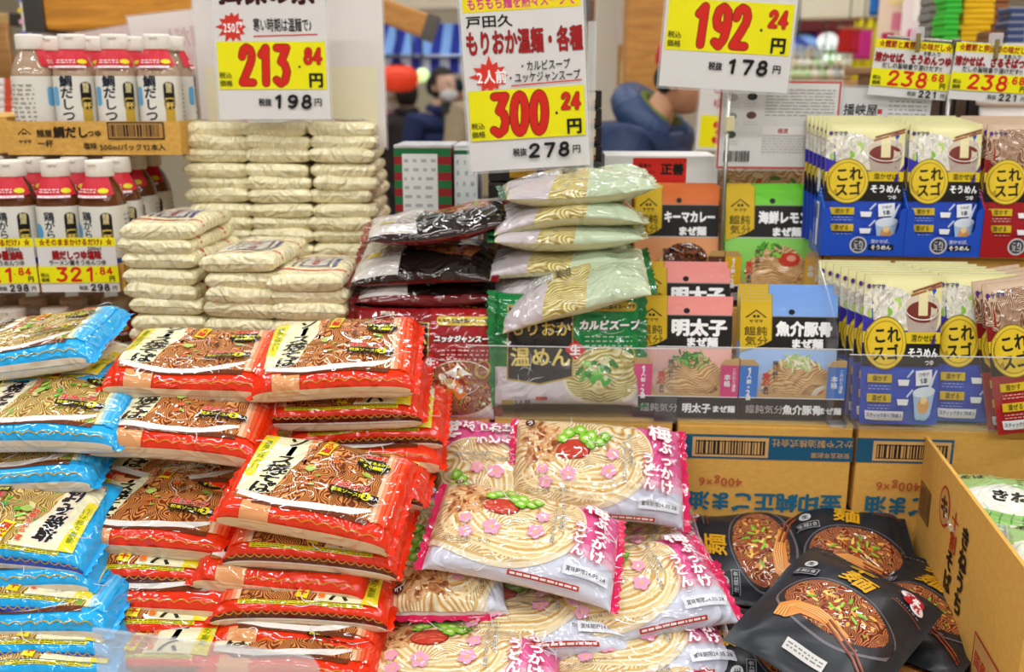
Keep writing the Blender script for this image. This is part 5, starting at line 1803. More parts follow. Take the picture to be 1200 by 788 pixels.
# ---------------------------------------------------------------- dark red and green soup noodle bags on the step
DG = 'dark red soup noodle packs on the step'
spawn('soup_rosso', 'soup_noodle_pack', Matrix.Translation(at(497, 425, 1.435)) @ rot(-3, 74, 2), 'dark red soup noodle pack standing upright, its bowl showing at lower right', 'noodle pack', DG)
for (kd, px, py, Y, yw, tl, rl, lb) in (
        ('rosso_edge', 500, 404, 1.545, 2, 6, 0, 'dark red soup noodle pack lowest in the lying pile'),
        ('rosso_edge', 488, 378, 1.525, -3, 10, 2, 'dark red soup noodle pack with black middle, above the upright one'),
        ('rosso_edge', 497, 356, 1.530, 4, 9, -3, 'dark red soup noodle pack just under the black trays'),
        ('soupback_dark1', 505, 336, 1.530, 2, 8, 0, 'clear backed dark soup noodle pack, third from the top of its pile'),
        ('soupback_dark0', 500, 305, 1.525, -4, 14, -3, 'clear backed dark soup noodle pack, second from the top of its pile'),
        ('soupback_dark2', 515, 266, 1.545, 5, 6, -8, 'topmost clear backed dark soup noodle pack under the striped box')):
    spawn(kd, 'soup_noodle_pack', Matrix.Translation(at(px, py, Y)) @ rot(0, tl, rl) @ Matrix.Rotation(R(yw), 4, 'Z'), lb, 'noodle pack', DG)
GG = 'green soup noodle packs on the step'
spawn('soup_green', 'soup_noodle_pack', Matrix.Translation(at(664, 409, 1.425)) @ rot(-2, 76, 1), 'green soup noodle pack standing upright behind the clear lip', 'noodle pack', GG)
for (kd, px, py, Y, yw, tl, rl, lb) in (
        ('soupback_green1', 660, 385, 1.545, 2, 4, 0, 'green soup noodle pack lowest in the lying pile'),
        ('soupback_green0', 658, 352, 1.540, -2, 4, 0, 'green soup noodle pack just behind the slanting one'),
        ('soupback_green2', 655, 326, 1.535, 3, 4, 0, 'green soup noodle pack fifth from the top of the lying pile'),
        ('soupback_green1', 655, 302, 1.530, -3, 6, -3, 'green soup noodle pack fourth from the top of the lying pile'),
        ('soupback_green0', 662, 272, 1.525, 2, 6, -2, 'green soup noodle pack third from the top of the lying pile'),
        ('soupback_green2', 664, 246, 1.530, -2, 3, -3, 'green soup noodle pack second from the top of the lying pile'),
        ('soupback_green0', 675, 222, 1.535, 3, 4, -5, 'topmost green soup noodle pack under the 300 yen sign'),
        ('soupback_green1', 672, 336, 1.455, -1, 16, -17, 'green soup noodle pack slanting across on top of the upright one')):
    spawn(kd, 'soup_noodle_pack', Matrix.Translation(at(px, py, Y)) @ rot(0, tl, rl) @ Matrix.Rotation(R(yw), 4, 'Z'), lb, 'noodle pack', GG)

# ---------------------------------------------------------------- display trays with sauce pouches
def tray(name, label, m, w, dp, hb, lip, ear_w, ear_h, mat, front_art, side_art=None, group=None, inner=None):
    """printed card tray: low front lip with two raised ears, sides that climb to the back"""
    e = empty(name, label, 'display box', m, group)
    t = 0.0022
    inner = inner or mat
    hw = w / 2
    pts = [(-hw, 0), (hw, 0), (hw, ear_h), (hw - ear_w * 0.75, ear_h)]
    pts += [(hw - ear_w, ear_h - 0.008), (hw - ear_w, lip + 0.014), (hw - ear_w - 0.004, lip + 0.004), (hw - ear_w - 0.012, lip)]
    pts += [(-x, y) for x, y in reversed(pts[3:])] + [(-hw, ear_h)]
    tri = tessellate_polygon([[Vector((p[0], p[1], 0)) for p in pts]])
    n = len(pts)
    V = [(p[0], 0, p[1]) for p in pts] + [(p[0], t, p[1]) for p in pts]
    F = [tuple(q) for q in tri] + [tuple(i + n for i in reversed(q)) for q in tri] + [(i, (i + 1) % n, (i + 1) % n + n, i + n) for i in range(n)]
    me = mesh_from('tray_front', V, F, [mat])
    bm = bmesh.new()
    bm.from_mesh(me)
    bmesh.ops.recalc_face_normals(bm, faces=bm.faces[:])
    bm.to_mesh(me)
    bm.free()
    link('front_panel', me, e)
    for s in (-1, 1):
        x = s * (hw - t / 2)
        prof = [(t, 0), (dp, 0), (dp, hb), (dp * 0.75, hb), (t, ear_h)]
        V = [(x - t / 2, y, z) for y, z in prof] + [(x + t / 2, y, z) for y, z in prof]
        k = len(prof)
        F = [tuple(range(k)), tuple(reversed(range(k, 2 * k)))] + [(i, i + k, (i + 1) % k + k, (i + 1) % k) for i in range(k)]
        link('side_panel', mesh_from('tray_side', V, F, [mat]), e)
    box_obj('back_panel', (0, dp - t / 2, hb / 2), (w - 2 * t, t, hb), inner, e)
    box_obj('base', (0, dp / 2, t / 2), (w - 2 * t, dp - 2 * t, t), inner, e)
    if front_art is not None:
        link('front_print', print_mesh('tray_print', front_art), e, Matrix.Translation((0, -0.0005, 0)) @ Matrix.Rotation(R(90), 4, 'X'))
    if side_art is not None:
        sd = Matrix(((0, 0, -1, -hw - 0.0005), (-1, 0, 0, dp), (0, 1, 0, 0), (0, 0, 0, 1)))
        link('side_print', print_mesh('tray_side_print', side_art), e, sd)
    return e

def maze_front(w, ear_w, ear_h, lip, earc, name):
    a = Art(dz=4e-5, z0=1e-4)
    W = w * 50
    E, EH, LP = ear_w * 100, ear_h * 100, lip * 100
    for s in (-1, 1):
        a.rect(s * W, LP - 0.4, s * (W - E + 0.06), EH - 0.9, earc)
    a.rect(-W, LP - 0.5, W, LP - 0.35, 'cd:#f2f0ee')
    a.rect(-W, 0.05, W, LP - 0.5, 'cd:#2a201e')
    a.text('饂飩気分', -W * 0.5, LP * 0.42, 1.4, 'cd:#cfc6c0', 0.0)
    a.text(name, W * 0.22, LP * 0.42, 1.55, 'cd:#ffffff', 0.04, sx=0.92)
    a.text('まぜ麺', W * 0.74, LP * 0.40, 1.15, 'cd:#ffffff', 0.04)
    yc = (LP + EH) / 2 - 0.5
    for i, ch in enumerate('1人前×2袋'):
        a.text(ch, -W + E * 0.5, EH - 1.6 - i * 0.86, 1.25 if ch in '12' else 0.72, 'cd:#ffffff', 0.04)
    a.text('本格', W - E * 0.62, yc, 1.0, 'cd:#ffffff', 0.03, v=True)
    a.text('こだわり濃厚', W - E * 0.25, yc + 0.1, 0.62, 'cd:#ffffff', 0.01, v=True)
    return a

TRAYS = (
    ('mentai', 742, 862, 488, 1.398, SZ, '明太子', 'cd:#e23a86', 'pink'),
    ('gyokai', 865, 986, 489, 1.388, SZ, '魚介豚骨', 'cd:#2f7fe0', 'blue'),
    ('keema', 741, 846, 345, 1.615, 1.062, 'キーマカレー', 'cd:#6a3a24', 'orange'),
    ('lemon', 848, 958, 352, 1.605, 1.062, '海鮮レモン', 'cd:#e8b41c', 'green'),
)
STEP = {'mentai': [0.0, 0.006, 0.062, 0.068, 0.074], 'gyokai': [0.0, 0.008, 0.016, 0.024, 0.032, 0.04], 'keema': [0, 0.008, 0.016, 0.024], 'lemon': [0, 0.008, 0.016, 0.024]}
RISE = {'mentai': [0.0, 0.004, 0.038, 0.042, 0.046], 'gyokai': [0, 0.0035, 0.007, 0.0105, 0.014, 0.0175], 'keema': [0, 0.003, 0.006, 0.009], 'lemon': [0, 0.003, 0.006, 0.009]}
for (kn, p0, p1, py, Y, z0, jp, earc, cn) in TRAYS:
    x0, x1 = xat(p0, py, Y), xat(p1, py, Y)
    w = x1 - x0
    m = Matrix.Translation(((x0 + x1) / 2, Y, z0 + 0.001)) @ Matrix.Rotation(R(YAW), 4, 'Z')
    tray('pouch_tray', 'dark card tray with %s ears holding the %s pouches' % ({'mentai': 'pink', 'gyokai': 'blue', 'keema': 'brown', 'lemon': 'yellow'}[kn], cn), m, w, 0.125, 0.075, 0.038, 0.027, 0.092, 'cd:#cda66a' if kn in ('mentai', 'gyokai') else 'cd:#c9a060', maze_front(w, 0.027, 0.092, 0.038, earc, jp), group='card trays of sauce pouches')
    for k, (sy, rz) in enumerate(zip(STEP[kn], RISE[kn])):
        sc = (w - 0.010) / 0.13
        hs = 0.98 if kn in ('mentai', 'gyokai') else 1.08
        pm = m @ Matrix.Translation((0.002 * (k % 3 - 1) - 0.0006 * k, 0.034 + sy * 0.92, 0.006 + rz + 0.085 * hs)) @ Matrix.Rotation(R(78), 4, 'X') @ Matrix.Diagonal((sc, hs, 1, 1))
        nm = {'mentai': 'salmon pink cod roe', 'gyokai': 'pale blue seafood', 'keema': 'orange curry', 'lemon': 'bright green lemon'}[kn]
        spawn('maze_' + kn, 'sauce_pouch', pm, '%s noodle sauce pouch, %s from the front of its tray' % (nm, ORD[k]), 'pouch', nm + ' sauce pouches')

def dip_front(w, lip, red):
    a = Art(dz=4e-5, z0=1e-4)
    W = w * 50
    LP = lip * 100
    a.ell(-W * 0.12, LP * 0.55, 1.35, 1.35, 'cd:#c9c9cc', n=20)
    a.ell(-W * 0.12, LP * 0.55, 1.1, 1.1, 'cd:#3a3a44', n=20)
    a.text('これ', -W * 0.12, LP * 0.55 + 0.35, 0.8, 'cd:#e8e8e8', 0.02)
    a.text('スゴ', -W * 0.12, LP * 0.55 - 0.4, 0.8, 'cd:#e8e8e8', 0.02)
    a.rect(W * 0.12, LP * 0.3, W * 0.72, LP * 0.58, 'cd:#14141c')
    a.text('ざるそば' if red else 'そうめん', W * 0.42, LP * 0.44, 0.8, 'cd:#ffffff', 0.03)
    a.text('溶かせば、', W * 0.42, LP * 0.74, 0.66, 'cd:#d8dcf0', 0.02)
    return a

def dip_side():
    a = Art(dz=4e-5, z0=1e-4)
    a.rect(4.2, 1.2, 8.6, 8.2, 'cd:#dfe4ee')
    a.barcode(4.8, 5.4, 8.0, 7.8, 'cd:#4a4a55', seed=3)
    a.rect(4.4, 1.5, 8.4, 4.6, 'cd:#f2f4f8')
    a.lines(4.7, 1.8, 8.1, 4.4, 3, 'cd:#c8ccd8', 0.3, 5, 4)
    a.ell(7.0, 11.5, 1.2, 1.9, 'cd:#dfe4f4', n=16)
    a.lines(8.4, 9.0, 9.8, 10.6, 3, 'cd:#b8c4ec', 0.4, 5, 3)
    return a

UP = ((962, 1058, 303, 1.545, False, 'left blue'), (1059, 1147, 304, 1.535, False, 'right blue'), (1149, 1240, 305, 1.525, True, 'red'))
for (p0, p1, py, Y, redv, nm) in UP:
    x0, x1 = xat(p0, py, Y), xat(p1, py, Y)
    w = x1 - x0
    m = Matrix.Translation(((x0 + x1) / 2, Y, 1.158)) @ Matrix.Rotation(R(YAW), 4, 'Z')
    tray('pouch_display_box', '%s card display box on the upper step of dipping sauce' % nm, m, w, 0.115, 0.15, 0.032, 0.012, 0.075, 'cd:#a8141a' if redv else 'cd:#1c50c4', dip_front(w, 0.032, redv), dip_side(), group='upper dipping sauce boxes', inner='cd:#8a8f9c')
    for k in range(6):
        sc = (w - 0.008) / 0.134
        pm = m @ Matrix.Translation((-0.0035 * k, 0.028 + 0.0135 * k, 0.006 + 0.002 * k + 0.1)) @ Matrix.Rotation(R(82), 4, 'X') @ Matrix.Diagonal((sc, 1.0, 1, 1))
        spawn('dip_red' if redv else 'dip_blue', 'dipping_sauce_pouch', pm, '%s sauce pouch, %s from the front of the %s upper box' % ('red' if redv else 'blue', ORD[k], nm), 'pouch', 'dipping sauce pouches in the upper boxes')
# the lower rows stand free behind the clear lip
for (pc, Y, redv, n, nm, ry) in ((1048, 1.375, False, 7, 'left lower', 0), (1132, 1.385, False, 6, 'middle lower', 0), (1198, 1.345, True, 5, 'right lower', -9)):
    for k in range(n):
        yy = Y + 0.02 * k
        x = xat(pc, 480, Y) - 0.005 * k
        pm = Matrix.Translation((x, yy, SZ + 0.004 + 0.1 * 1.09)) @ Matrix.Rotation(R(YAW), 4, 'Z') @ Matrix.Rotation(R(ry), 4, 'Y') @ Matrix.Rotation(R(80), 4, 'X') @ Matrix.Diagonal((0.82, 1.09, 1, 1))
        spawn('dip_red' if redv else 'dip_blue', 'dipping_sauce_pouch', pm, '%s sauce pouch, %s from the front of the %s row behind clear lip' % ('red' if redv else 'blue', ORD[k], nm), 'pouch', 'dipping sauce pouches in the lower rows')

# ---------------------------------------------------------------- clear acrylic lips and dividers
def acrylic(name, label, px0, px1, Y, z0, z1, yaw, deep=0.05, haze='0.02'):
    x0, x1 = xat(px0, 470, Y), xat(px1, 470, Y)
    e = empty(name, label, 'clear plate', Matrix.Translation(((x0 + x1) / 2, Y, z0)) @ Matrix.Rotation(R(yaw), 4, 'Z'), 'clear plates along the step')
    w, h = x1 - x0, z1 - z0
    box_obj('front_plate', (0, 0, h / 2), (w, 0.002, h), 'acrylic:' + haze, e)
    box_obj('foot_plate', (0, deep / 2, 0.001), (w, deep, 0.0016), 'acrylic:' + haze, e)
    box_obj('top_edge', (0, 0, h), (w, 0.0022, 0.0012), 'acrylic:0.5', e)
    return e
acrylic('clear_lip', 'clear plastic lip in front of the dark red and green upright packs', 548, 792, 1.385, SZ + 0.0005, zat(407, 1.385), YAW)
acrylic('clear_lip', 'clear plastic lip in front of the pink and blue ear trays', 768, 992, 1.376, SZ + 0.0005, zat(408, 1.376), YAW)
acrylic('clear_lip', 'clear plastic lip in front of the lower dipping sauce pouches', 994, 1240, 1.340, SZ + 0.0005, zat(418, 1.34), YAW, haze='0.03')
e = empty('clear_divider', 'clear plastic divider between the blue pouch tray and the dipping sauce', 'clear plate', Matrix.Translation((0.463, 1.352, SZ + 0.001)) @ Matrix.Rotation(R(YAW), 4, 'Z'))
V = [(0, 0, 0), (0, 0.22, 0), (0, 0.22, 0.26), (0, 0.03, 0.16), (0, 0, 0.14)]
V2 = [(0.002, y, z) for _, y, z in V]
link('plate', mesh_from('divider', V + V2, [(0, 1, 2, 3, 4), (9, 8, 7, 6, 5)] + [(i, i + 5, (i + 1) % 5 + 5, (i + 1) % 5) for i in range(5)], ['acrylic:0.05']), e)
box_obj('foot', (0.012, 0.11, 0.001), (0.022, 0.22, 0.0016), 'acrylic:0.12', e)
e = empty('clear_divider', 'clear plastic divider between the pink udon and the black packs', 'clear plate', Matrix.Translation((at(812, 600, 1.36).x, 1.10, TZ + 0.001)) @ Matrix.Rotation(R(2), 4, 'Z'))
V = [(0, 0, 0), (0, 0.27, 0), (0, 0.27, 0.15), (0, 0.24, 0.155), (0, 0, 0.09)]
V2 = [(0.002, y, z) for _, y, z in V]
link('plate', mesh_from('divider', V + V2, [(0, 1, 2, 3, 4), (9, 8, 7, 6, 5)] + [(i, i + 5, (i + 1) % 5 + 5, (i + 1) % 5) for i in range(5)], ['acrylic:0.25']), e)
box_obj('foot', (0.012, 0.135, 0.001), (0.022, 0.27, 0.0016), 'acrylic:0.25', e)
# plate at the front edge of the table, close to the lens
a, b = at(108, 738, 0.72), at(372, 768, 0.72)
e = empty('clear_front_plate', 'hazy clear plastic plate close to the lens at lower left', 'clear plate', Matrix.Translation(((a.x + b.x) / 2, 0.72, 0)) )
V = [(a.x - e.location.x, 0, TZ - 0.25), (b.x - e.location.x, 0, TZ - 0.25), (b.x - e.location.x, 0, b.z - 0.012), (b.x - e.location.x - 0.006, 0, b.z - 0.003), (b.x - e.location.x - 0.016, 0, b.z), (a.x - e.location.x, 0, a.z)]
n = len(V)
V2 = [(x, 0.003, z) for x, _, z in V]
link('plate', mesh_from('front_plate', V + V2, [tuple(range(n)), tuple(reversed(range(n, 2 * n)))] + [(i, i + n, (i + 1) % n + n, (i + 1) % n) for i in range(n)], ['acrylic:0.3']), e)
box_obj('bracket', (0, -0.002, TZ - 0.22), (b.x - a.x, 0.012, 0.02), 'cd:#c8c4be', e)

# ---------------------------------------------------------------- somen stacks at the left
def somen_art():
    a = Art()
    for x in (-5.2, 5.2):
        a.rect(x - 0.35, -7.5, x + 0.35, 7.5, 'pl:#e2525a')
    a.rect(-3.6, -2.6, 3.6, 2.6, 'pl:#eae6e0')
    a.rect(-3.4, -2.4, 3.4, 2.4, 'pl:#4a4a56')
    a.rect(-2.9, -1.9, 2.9, 1.9, 'pl:#c9c2bc')
    a.text('揖保乃糸', 0, 0.1, 1.3, 'pl:#a83038', 0.03)
    a.rect(-3.8, -3.5, 3.8, -2.9, 'pl:#2c3c8a')
    a.rect(-3.8, 3.1, 3.8, 3.4, 'pl:#2c3c8a')
    a.rect(3.0, 3.4, 4.2, 3.9, 'pl:#4aa03a')
    return a
SOA = somen_art()
for v in range(3):
    S, L = bag_surface(0.195, 0.114, 0.0275, 4.0, 34.0, 1.02, 100 + v, 0.0022, 0.15 * (v - 1), 0, 0.5, 0.0012)
    u = np.linspace(-1, 1, 25)
    xs = np.sign(u) * (1 - (1 - np.abs(u)) ** 1.6) * 0.195 / 2
    parts = [('noodle_bundle', grid_mesh('somen_film', S, xs, np.linspace(-L / 2, L / 2, 21), 'somen', 'somen')),
             ('label_print', print_mesh('somen_print', SOA, S, 0.9, clampx=9.6, clampy=L * 50 - 0.05)),
             ('film_fold', glare_fold_mesh('somen_fold', S, 0.094, L * 0.48, 60 + v, 16, lift=SOA.zc + 0.0004))]
    KINDS['somen%d' % v] = parts
rnd = random.Random(17)
def somen_stack(pxc, ypx, Y, z0, n, nm, yaw0=0.0, lean=0.0, jit=0.004):
    x = xat(pxc, ypx, Y)
    for k in range(n):
        top = n - 1 - k
        m = Matrix.Translation((x + rnd.uniform(-jit, jit) + lean * k, Y + 0.10 + rnd.uniform(-jit, jit), z0 + 0.0118 + 0.0236 * k)) @ Matrix.Rotation(R(90 + yaw0 + rnd.uniform(-3, 3)), 4, 'Z') @ Matrix.Rotation(R(rnd.uniform(-1.5, 1.5)), 4, 'X')
        spawn('somen%d' % (k % 3), 'somen_pack', m, 'clear wrapped somen pack, %s from the top of the %s stack' % (ORD[top], nm), 'noodle pack', 'somen packs in stacks')
somen_stack(192, 300, 1.47, SZ, 12, 'front left', -3, -0.0006)
somen_stack(284, 340, 1.445, SZ, 10, 'front middle', -2)
somen_stack(362, 350, 1.43, SZ, 9, 'front right', -2)
somen_stack(254, 200, 1.74, 1.077, 12, 'rear left')
somen_stack(326, 200, 1.735, 1.077, 12, 'rear middle')
somen_stack(400, 200, 1.73, 1.077, 12, 'rear right')

# ---------------------------------------------------------------- sauce bottles in carton trays at the far left
BR = 0.0345
def bottle_parts(lab):
    b = MB()
    b.lathe([(0.028, 0.0), (0.034, 0.004), (BR, 0.012), (BR, 0.13), (0.033, 0.142), (0.026, 0.162), (0.0175, 0.176), (0.0165, 0.186)], 'tea:#6a3a1c' if lab != 'tai' else 'tea:#b79a80', 22, sq=0.8)
    c = MB()
    c.lathe([(0.0215, 0.178), (0.0225, 0.180), (0.0225, 0.201), (0.0215, 0.2045), (0.004, 0.205)], 'cd:#f3ece0', 20)
    c.box((0, -0.0225, 0.1985), (0.014, 0.004, 0.004), 'cd:#e6dccb', bev=0.001)
    def S(x, y, side=1.0):
        th = x / BR
        ca, sa = np.sin(th), -np.cos(th)
        k = BR * 1.012 / (np.abs(ca) ** 2.8 + np.abs(sa) ** 2.8) ** (1 / 2.8)
        return np.stack([k * ca, k * sa, y], 1)
    a = Art(dz=7e-5, z0=3e-4)
    a.rect(-10.4, 1.5, 10.4, 13.2, 'cd:#e8e4da')
    if lab == 'tai':
        a.rect(-10.4, 1.5, 10.4, 4.4, 'cd:#c8202a')
        a.ell(0.2, 2.0, 2.2, 1.7, 'cd:#ead9c4', n=18)
        a.rect(-3.3, 8.0, -2.2, 11.4, 'cd:#6ab0e0', r=0.5)
        a.text('鯛だしつゆ', -0.9, 8.3, 2.1, 'cd:#1c2430', 0.03, v=True, sp=0.95)
        a.text('塩味', -2.4, 4.0, 1.0, 'cd:#2a2a30', 0.02, v=True)
    else:
        a.rect(-10.4, 1.5, 10.4, 4.6, 'cd:#1f56c4')
        a.ell(0.2, 2.0, 2.4, 1.6, 'cd:#d8e4f0', n=18)
        a.ell(-2.9, 9.0, 0.8, 1.4, 'cd:#58aee2', n=16)
        a.text('鶏がら', -1.0, 10.1, 1.6, 'cd:#1c2430', 0.02, v=True, sp=0.92)
        a.text('煮干', -0.8, 5.6, 2.1, 'cd:#1c2430', 0.04, v=True, sp=0.95)
    a.rect(1.3, 4.0, 2.7, 9.5, 'cd:#cda83a', r=0.6)
    a.rect(1.2, 7.4, 2.8, 12.2, 'cd:#171310', r=0.7)
    a.text('麺屋', 2.0, 11.2, 0.95, 'cd:#e8d8a0', 0.02, v=True, sp=0.9)
    a.text('一杯', 2.0, 8.7, 1.25, 'cd:#e8c860', 0.04, v=True, sp=0.95)
    a.lines(5.2, 5, 9.6, 12, 9, 'cd:#9a968e', 0.35, 4, 5)
    a.barcode(6, 2.0, 9, 4.2, 'cd:#3a3a3a', seed=2)
    a.lines(-9.6, 5, -5.2, 12, 9, 'cd:#9a968e', 0.35, 6, 5)
    lb = print_mesh('bottle_label', a, S, 0.6)
    # red card collar hanging round the neck
    t = MB()
    n = 18
    V, F = [], []
    for j, (r, z) in enumerate(((0.0195, 0.178), (0.028, 0.166), (0.0355, 0.153))):
        for i in range(n + 1):
            th = R(-62 + 124 * i / n)
            dz = -0.006 * math.cos(th * 1.1) if j == 2 else 0
            V.append((r * math.sin(th), -r * math.cos(th), z + dz + (0.006 if j == 0 and i % 6 == 0 else 0)))
    for j in range(2):
        for i in range(n):
            q = j * (n + 1) + i
            F.append((q, q + n + 1, q + n + 2, q + 1))
    t.add(V, F, 'cd:#d9283a', True)
    def SC2(x, y, side=1.0):
        th = x / 0.034
        r = 0.0365 - (y - 0.150) * 0.42 + 0.0012
        return np.stack([r * np.sin(th), -r * np.cos(th), y - 0.002], 1)
    a = Art(dz=6e-5, z0=3e-4)
    a.ell(2.0, 15.9, 0.85, 0.42, 'cd:#f2e22c', n=14)
    a.rect(-2.6, 14.75, 2.4, 15.2, 'cd:#f6b8c0')
    a.lines(-2.5, 14.8, 2.4, 15.15, 1, 'cd:#ffffff', 0.6, 2, 5)
    a.lines(-2.4, 15.5, 0.9, 16.3, 2, 'cd:#ffd8d8', 0.5, 2, 4)
    return [('bottle_body', b.mesh('bottle_body')), ('cap', c.mesh('bottle_cap')), ('wrap_label', lb), ('neck_collar', t.mesh('neck_collar')), ('collar_print', print_mesh('collar_print', a, SC2, 0.5))]
KINDS['bottle_tai'] = bottle_parts('tai')
KINDS['bottle_niboshi'] = bottle_parts('niboshi')

def open_tray(name, label, m, w, dp, h, art=None, side=None):
    e = empty(name, label, 'carton tray', m, 'carton trays of bottles')
    t = 0.004
    box_obj('front_wall', (0, t / 2, h / 2), (w, t, h), 'kraft:#d09c4a', e)
    box_obj('rear_wall', (0, dp - t / 2, h / 2), (w, t, h), 'kraft:#d09c4a', e)
    for s in (-1, 1):
        box_obj('side_wall', (s * (w / 2 - t / 2), dp / 2, h / 2), (t, dp - 2 * t, h), 'kraft:#d09c4a', e)
    box_obj('base', (0, dp / 2, t / 2), (w - 2 * t, dp - 2 * t, t), 'kraft:#d09c4a', e)
    if art is not None:
        link('front_print', print_mesh('tray_print', art), e, Matrix.Translation((0, -0.0006, h / 2)) @ Matrix.Rotation(R(90), 4, 'X'))
    if side is not None:
        link('side_print', print_mesh('tray_side_print', side), e, Matrix(((0, 0, 1, w / 2 + 0.0006), (1, 0, 0, dp / 2), (0, 1, 0, h / 2), (0, 0, 0, 1))))
    return e

def tai_carton_art():
    a = Art(dz=5e-5, z0=1e-4)
    roof_logo(a, -11.6, 1.0, 1.1, 'cd:#2a1c10')
    a.text('ヤマサ', -11.6, -0.6, 0.75, 'cd:#2a1c10', 0.03)
    a.text('麺屋', -8.2, 0.8, 1.35, 'cd:#3a2a18', 0.02)
    a.text('一杯', -8.2, -0.9, 1.35, 'cd:#3a2a18', 0.02)
    a.text('鯛だし', -3.7, 1.0, 2.0, 'cd:#2a1c10', 0.04)
    a.text('つゆ', 0.3, 0.8, 1.2, 'cd:#2a1c10', 0.03)
    a.text('塩味', -0.6, -1.3, 1.2, 'cd:#3a2a18', 0.02)
    a.text('500mlパック12本入', 6.6, -1.5, 1.25, 'cd:#3a2a18', 0.02)
    a.barcode(2.6, -0.2, 12.2, 2.7, 'cd:#2a1c10', seed=8, frame=('cd:#2a1c10', 'cd:#b98a4a', 0.22))
    return a
def tai_side_art():
    a = Art(dz=5e-5, z0=1e-4)
    a.text('麺屋一杯', -5.5, 1.0, 1.2, 'cd:#3a2a18', 0.02)
    a.text('鯛だしつゆ', -5.5, -0.8, 1.1, 'cd:#3a2a18', 0.02)
    a.ring(1.5, 0, 1.6, 2.0, 0.25, 'cd:#7a5a34', n=20)
    return a

BX = -0.665            # right side of the bottle cartons
def bottle_grid(kind, z, yfront, rows, cols, xr, what, group, skip=()):
    for r in range(rows):
        for c in range(cols):
            if (r, c) in skip:
                continue
            yw = rnd.choice((0, 6, -8, 12)) if not (r == 0 and c == cols - 1) else 8
            if kind == 'bottle_tai' and (r, c) in ((0, 3), (1, 0), (2, 0)):
                yw = 110
            m = Matrix.Translation((xr - 0.040 - 0.0725 * c, yfront + 0.043 + 0.0745 * r, z)) @ Matrix.Rotation(R(yw), 4, 'Z') @ Matrix.Diagonal((1, 1, 0.95 if kind == 'bottle_tai' else 1.0, 1))
            spawn(kind, 'sauce_bottle', m, '%s, %s row, %s from the right' % (what, ORD[r], ORD[c]), 'bottle', group)

Z1, Z2, Z3 = 0.852, 1.113, 1.309
carton('plain_carton', 'plain brown carton under the lowest bottles', -1.06, -0.655, 1.56, TZ, Z1 - 0.005, 0.36, 0, None, group='plain cartons forming the step')
open_tray('bottle_tray', 'open carton tray of the lowest bottles behind the blue packs', Matrix.Translation((-0.855, 1.575, Z1 - 0.004)), 0.39, 0.32, 0.07)
bottle_grid('bottle_niboshi', Z1, 1.578, 3, 5, -0.662, 'blue label sauce bottle in the lowest tray', 'bottles in the lowest tray')
open_tray('bottle_tray', 'open carton tray of the middle bottles behind the 321 yen cards', Matrix.Translation((-0.831, 1.585, Z2 - 0.0195)), 0.39, 0.32, 0.045)
bottle_grid('bottle_niboshi', Z2 - 0.015, 1.588, 4, 4, -0.638, 'blue label sauce bottle in the middle tray', 'bottles in the middle tray')
open_tray('bottle_tray', 'printed carton tray of the upper red label bottles', Matrix.Translation((-0.712, 1.70, Z3 - 0.003)), 0.297, 0.31, 0.056, tai_carton_art(), tai_side_art())
bottle_grid('bottle_tai', Z3 + 0.002, 1.705, 2, 4, -0.567, 'red label sauce bottle in the upper tray', 'bottles in the upper tray')
carton('plain_carton', 'brown carton edge left of the upper bottle tray', -1.20, -0.864, 1.72, Z3 - 0.003, Z3 + 0.06, 0.3, 0, None, group='cartons at the left edge')

# ---------------------------------------------------------------- boxes of ramen at the back
def box_thing(name, label, px0, py0, px1, py1, Y, deep, mat, art, yaw=0, cat='box', group=None, top=None, z0=None):
    a, b = at(px0, py0, Y), at(px1, py1, Y)
    if z0 is not None:
        b.z = z0
    w, h = b.x - a.x, a.z - b.z
    e = empty(name, label, cat, Matrix.Translation(((a.x + b.x) / 2, Y, b.z)) @ Matrix.Rotation(R(yaw), 4, 'Z'), group)
    box_obj('box_body', (0, deep / 2, h / 2), (w, deep, h), mat, e, bev=0.002)
    if top:
        box_obj('top_film', (0, deep / 2, h + 0.003), (w * 1.01, deep * 1.01, 0.006), top, e, bev=0.002)
    if art is not None:
        link('front_print', print_mesh('box_print', art(w * 100, h * 100)), e, Matrix.Translation((0, -0.0006, h / 2)) @ Matrix.Rotation(R(90), 4, 'X'))
    return e

def stripe_box(w, h):
    a = Art(dz=5e-5, z0=1e-4)
    W, H = w / 2, h / 2
    a.rect(-W, -H, W, H, 'cd:#1c6a38')
    n = 9
    for k in range(n):
        a.rect(-W, -H + h * k / n, W, -H + h * (k + 0.5) / n, 'cd:#8f1c20', hold=k > 0)
    a.rect(-W + 1.4, -H + 0.6, W * 0.52, H - 0.9, 'cd:#dcdcd8')
    a.lines(-W + 1.7, -H + 3.2, W * 0.46, H - 1.3, 13, 'cd:#a8a8aa', 0.35, 3, 4)
    a.barcode(-W + 1.9, -H + 0.9, -W + 4.6, -H + 2.7, 'cd:#3a3a3a', seed=4)
    a.rect(W * 0.25, -0.8, W * 0.4, 0.2, 'cd:#c83a34')
    return a
def white_side(w, h):
    a = Art(dz=5e-5, z0=1e-4)
    W, H = w / 2, h / 2
    a.rect(-W, -H, W, H, 'cd:#e4e8ea')
    a.rect(-W, H - 1.0, W, H - 0.3, 'cd:#1c6a38')
    a.lines(-W + 0.4, 1.5, W - 0.4, H - 1.4, 5, 'cd:#a8b8b0', 0.4, 5, 5)
    a.ell(0.4, 0.4, 0.7, 0.5, 'cd:#e0b83a', n=12)
    a.ell(-0.6, -1.8, 0.9, 0.6, 'cd:#88b8d0', n=12)
    a.ell(0.8, -1.6, 0.5, 0.5, 'cd:#d86a5a', n=12)
    a.lines(-W + 0.4, -H + 0.5, W - 0.4, -2.6, 3, 'cd:#c89aa8', 0.4, 7, 5)
    return a
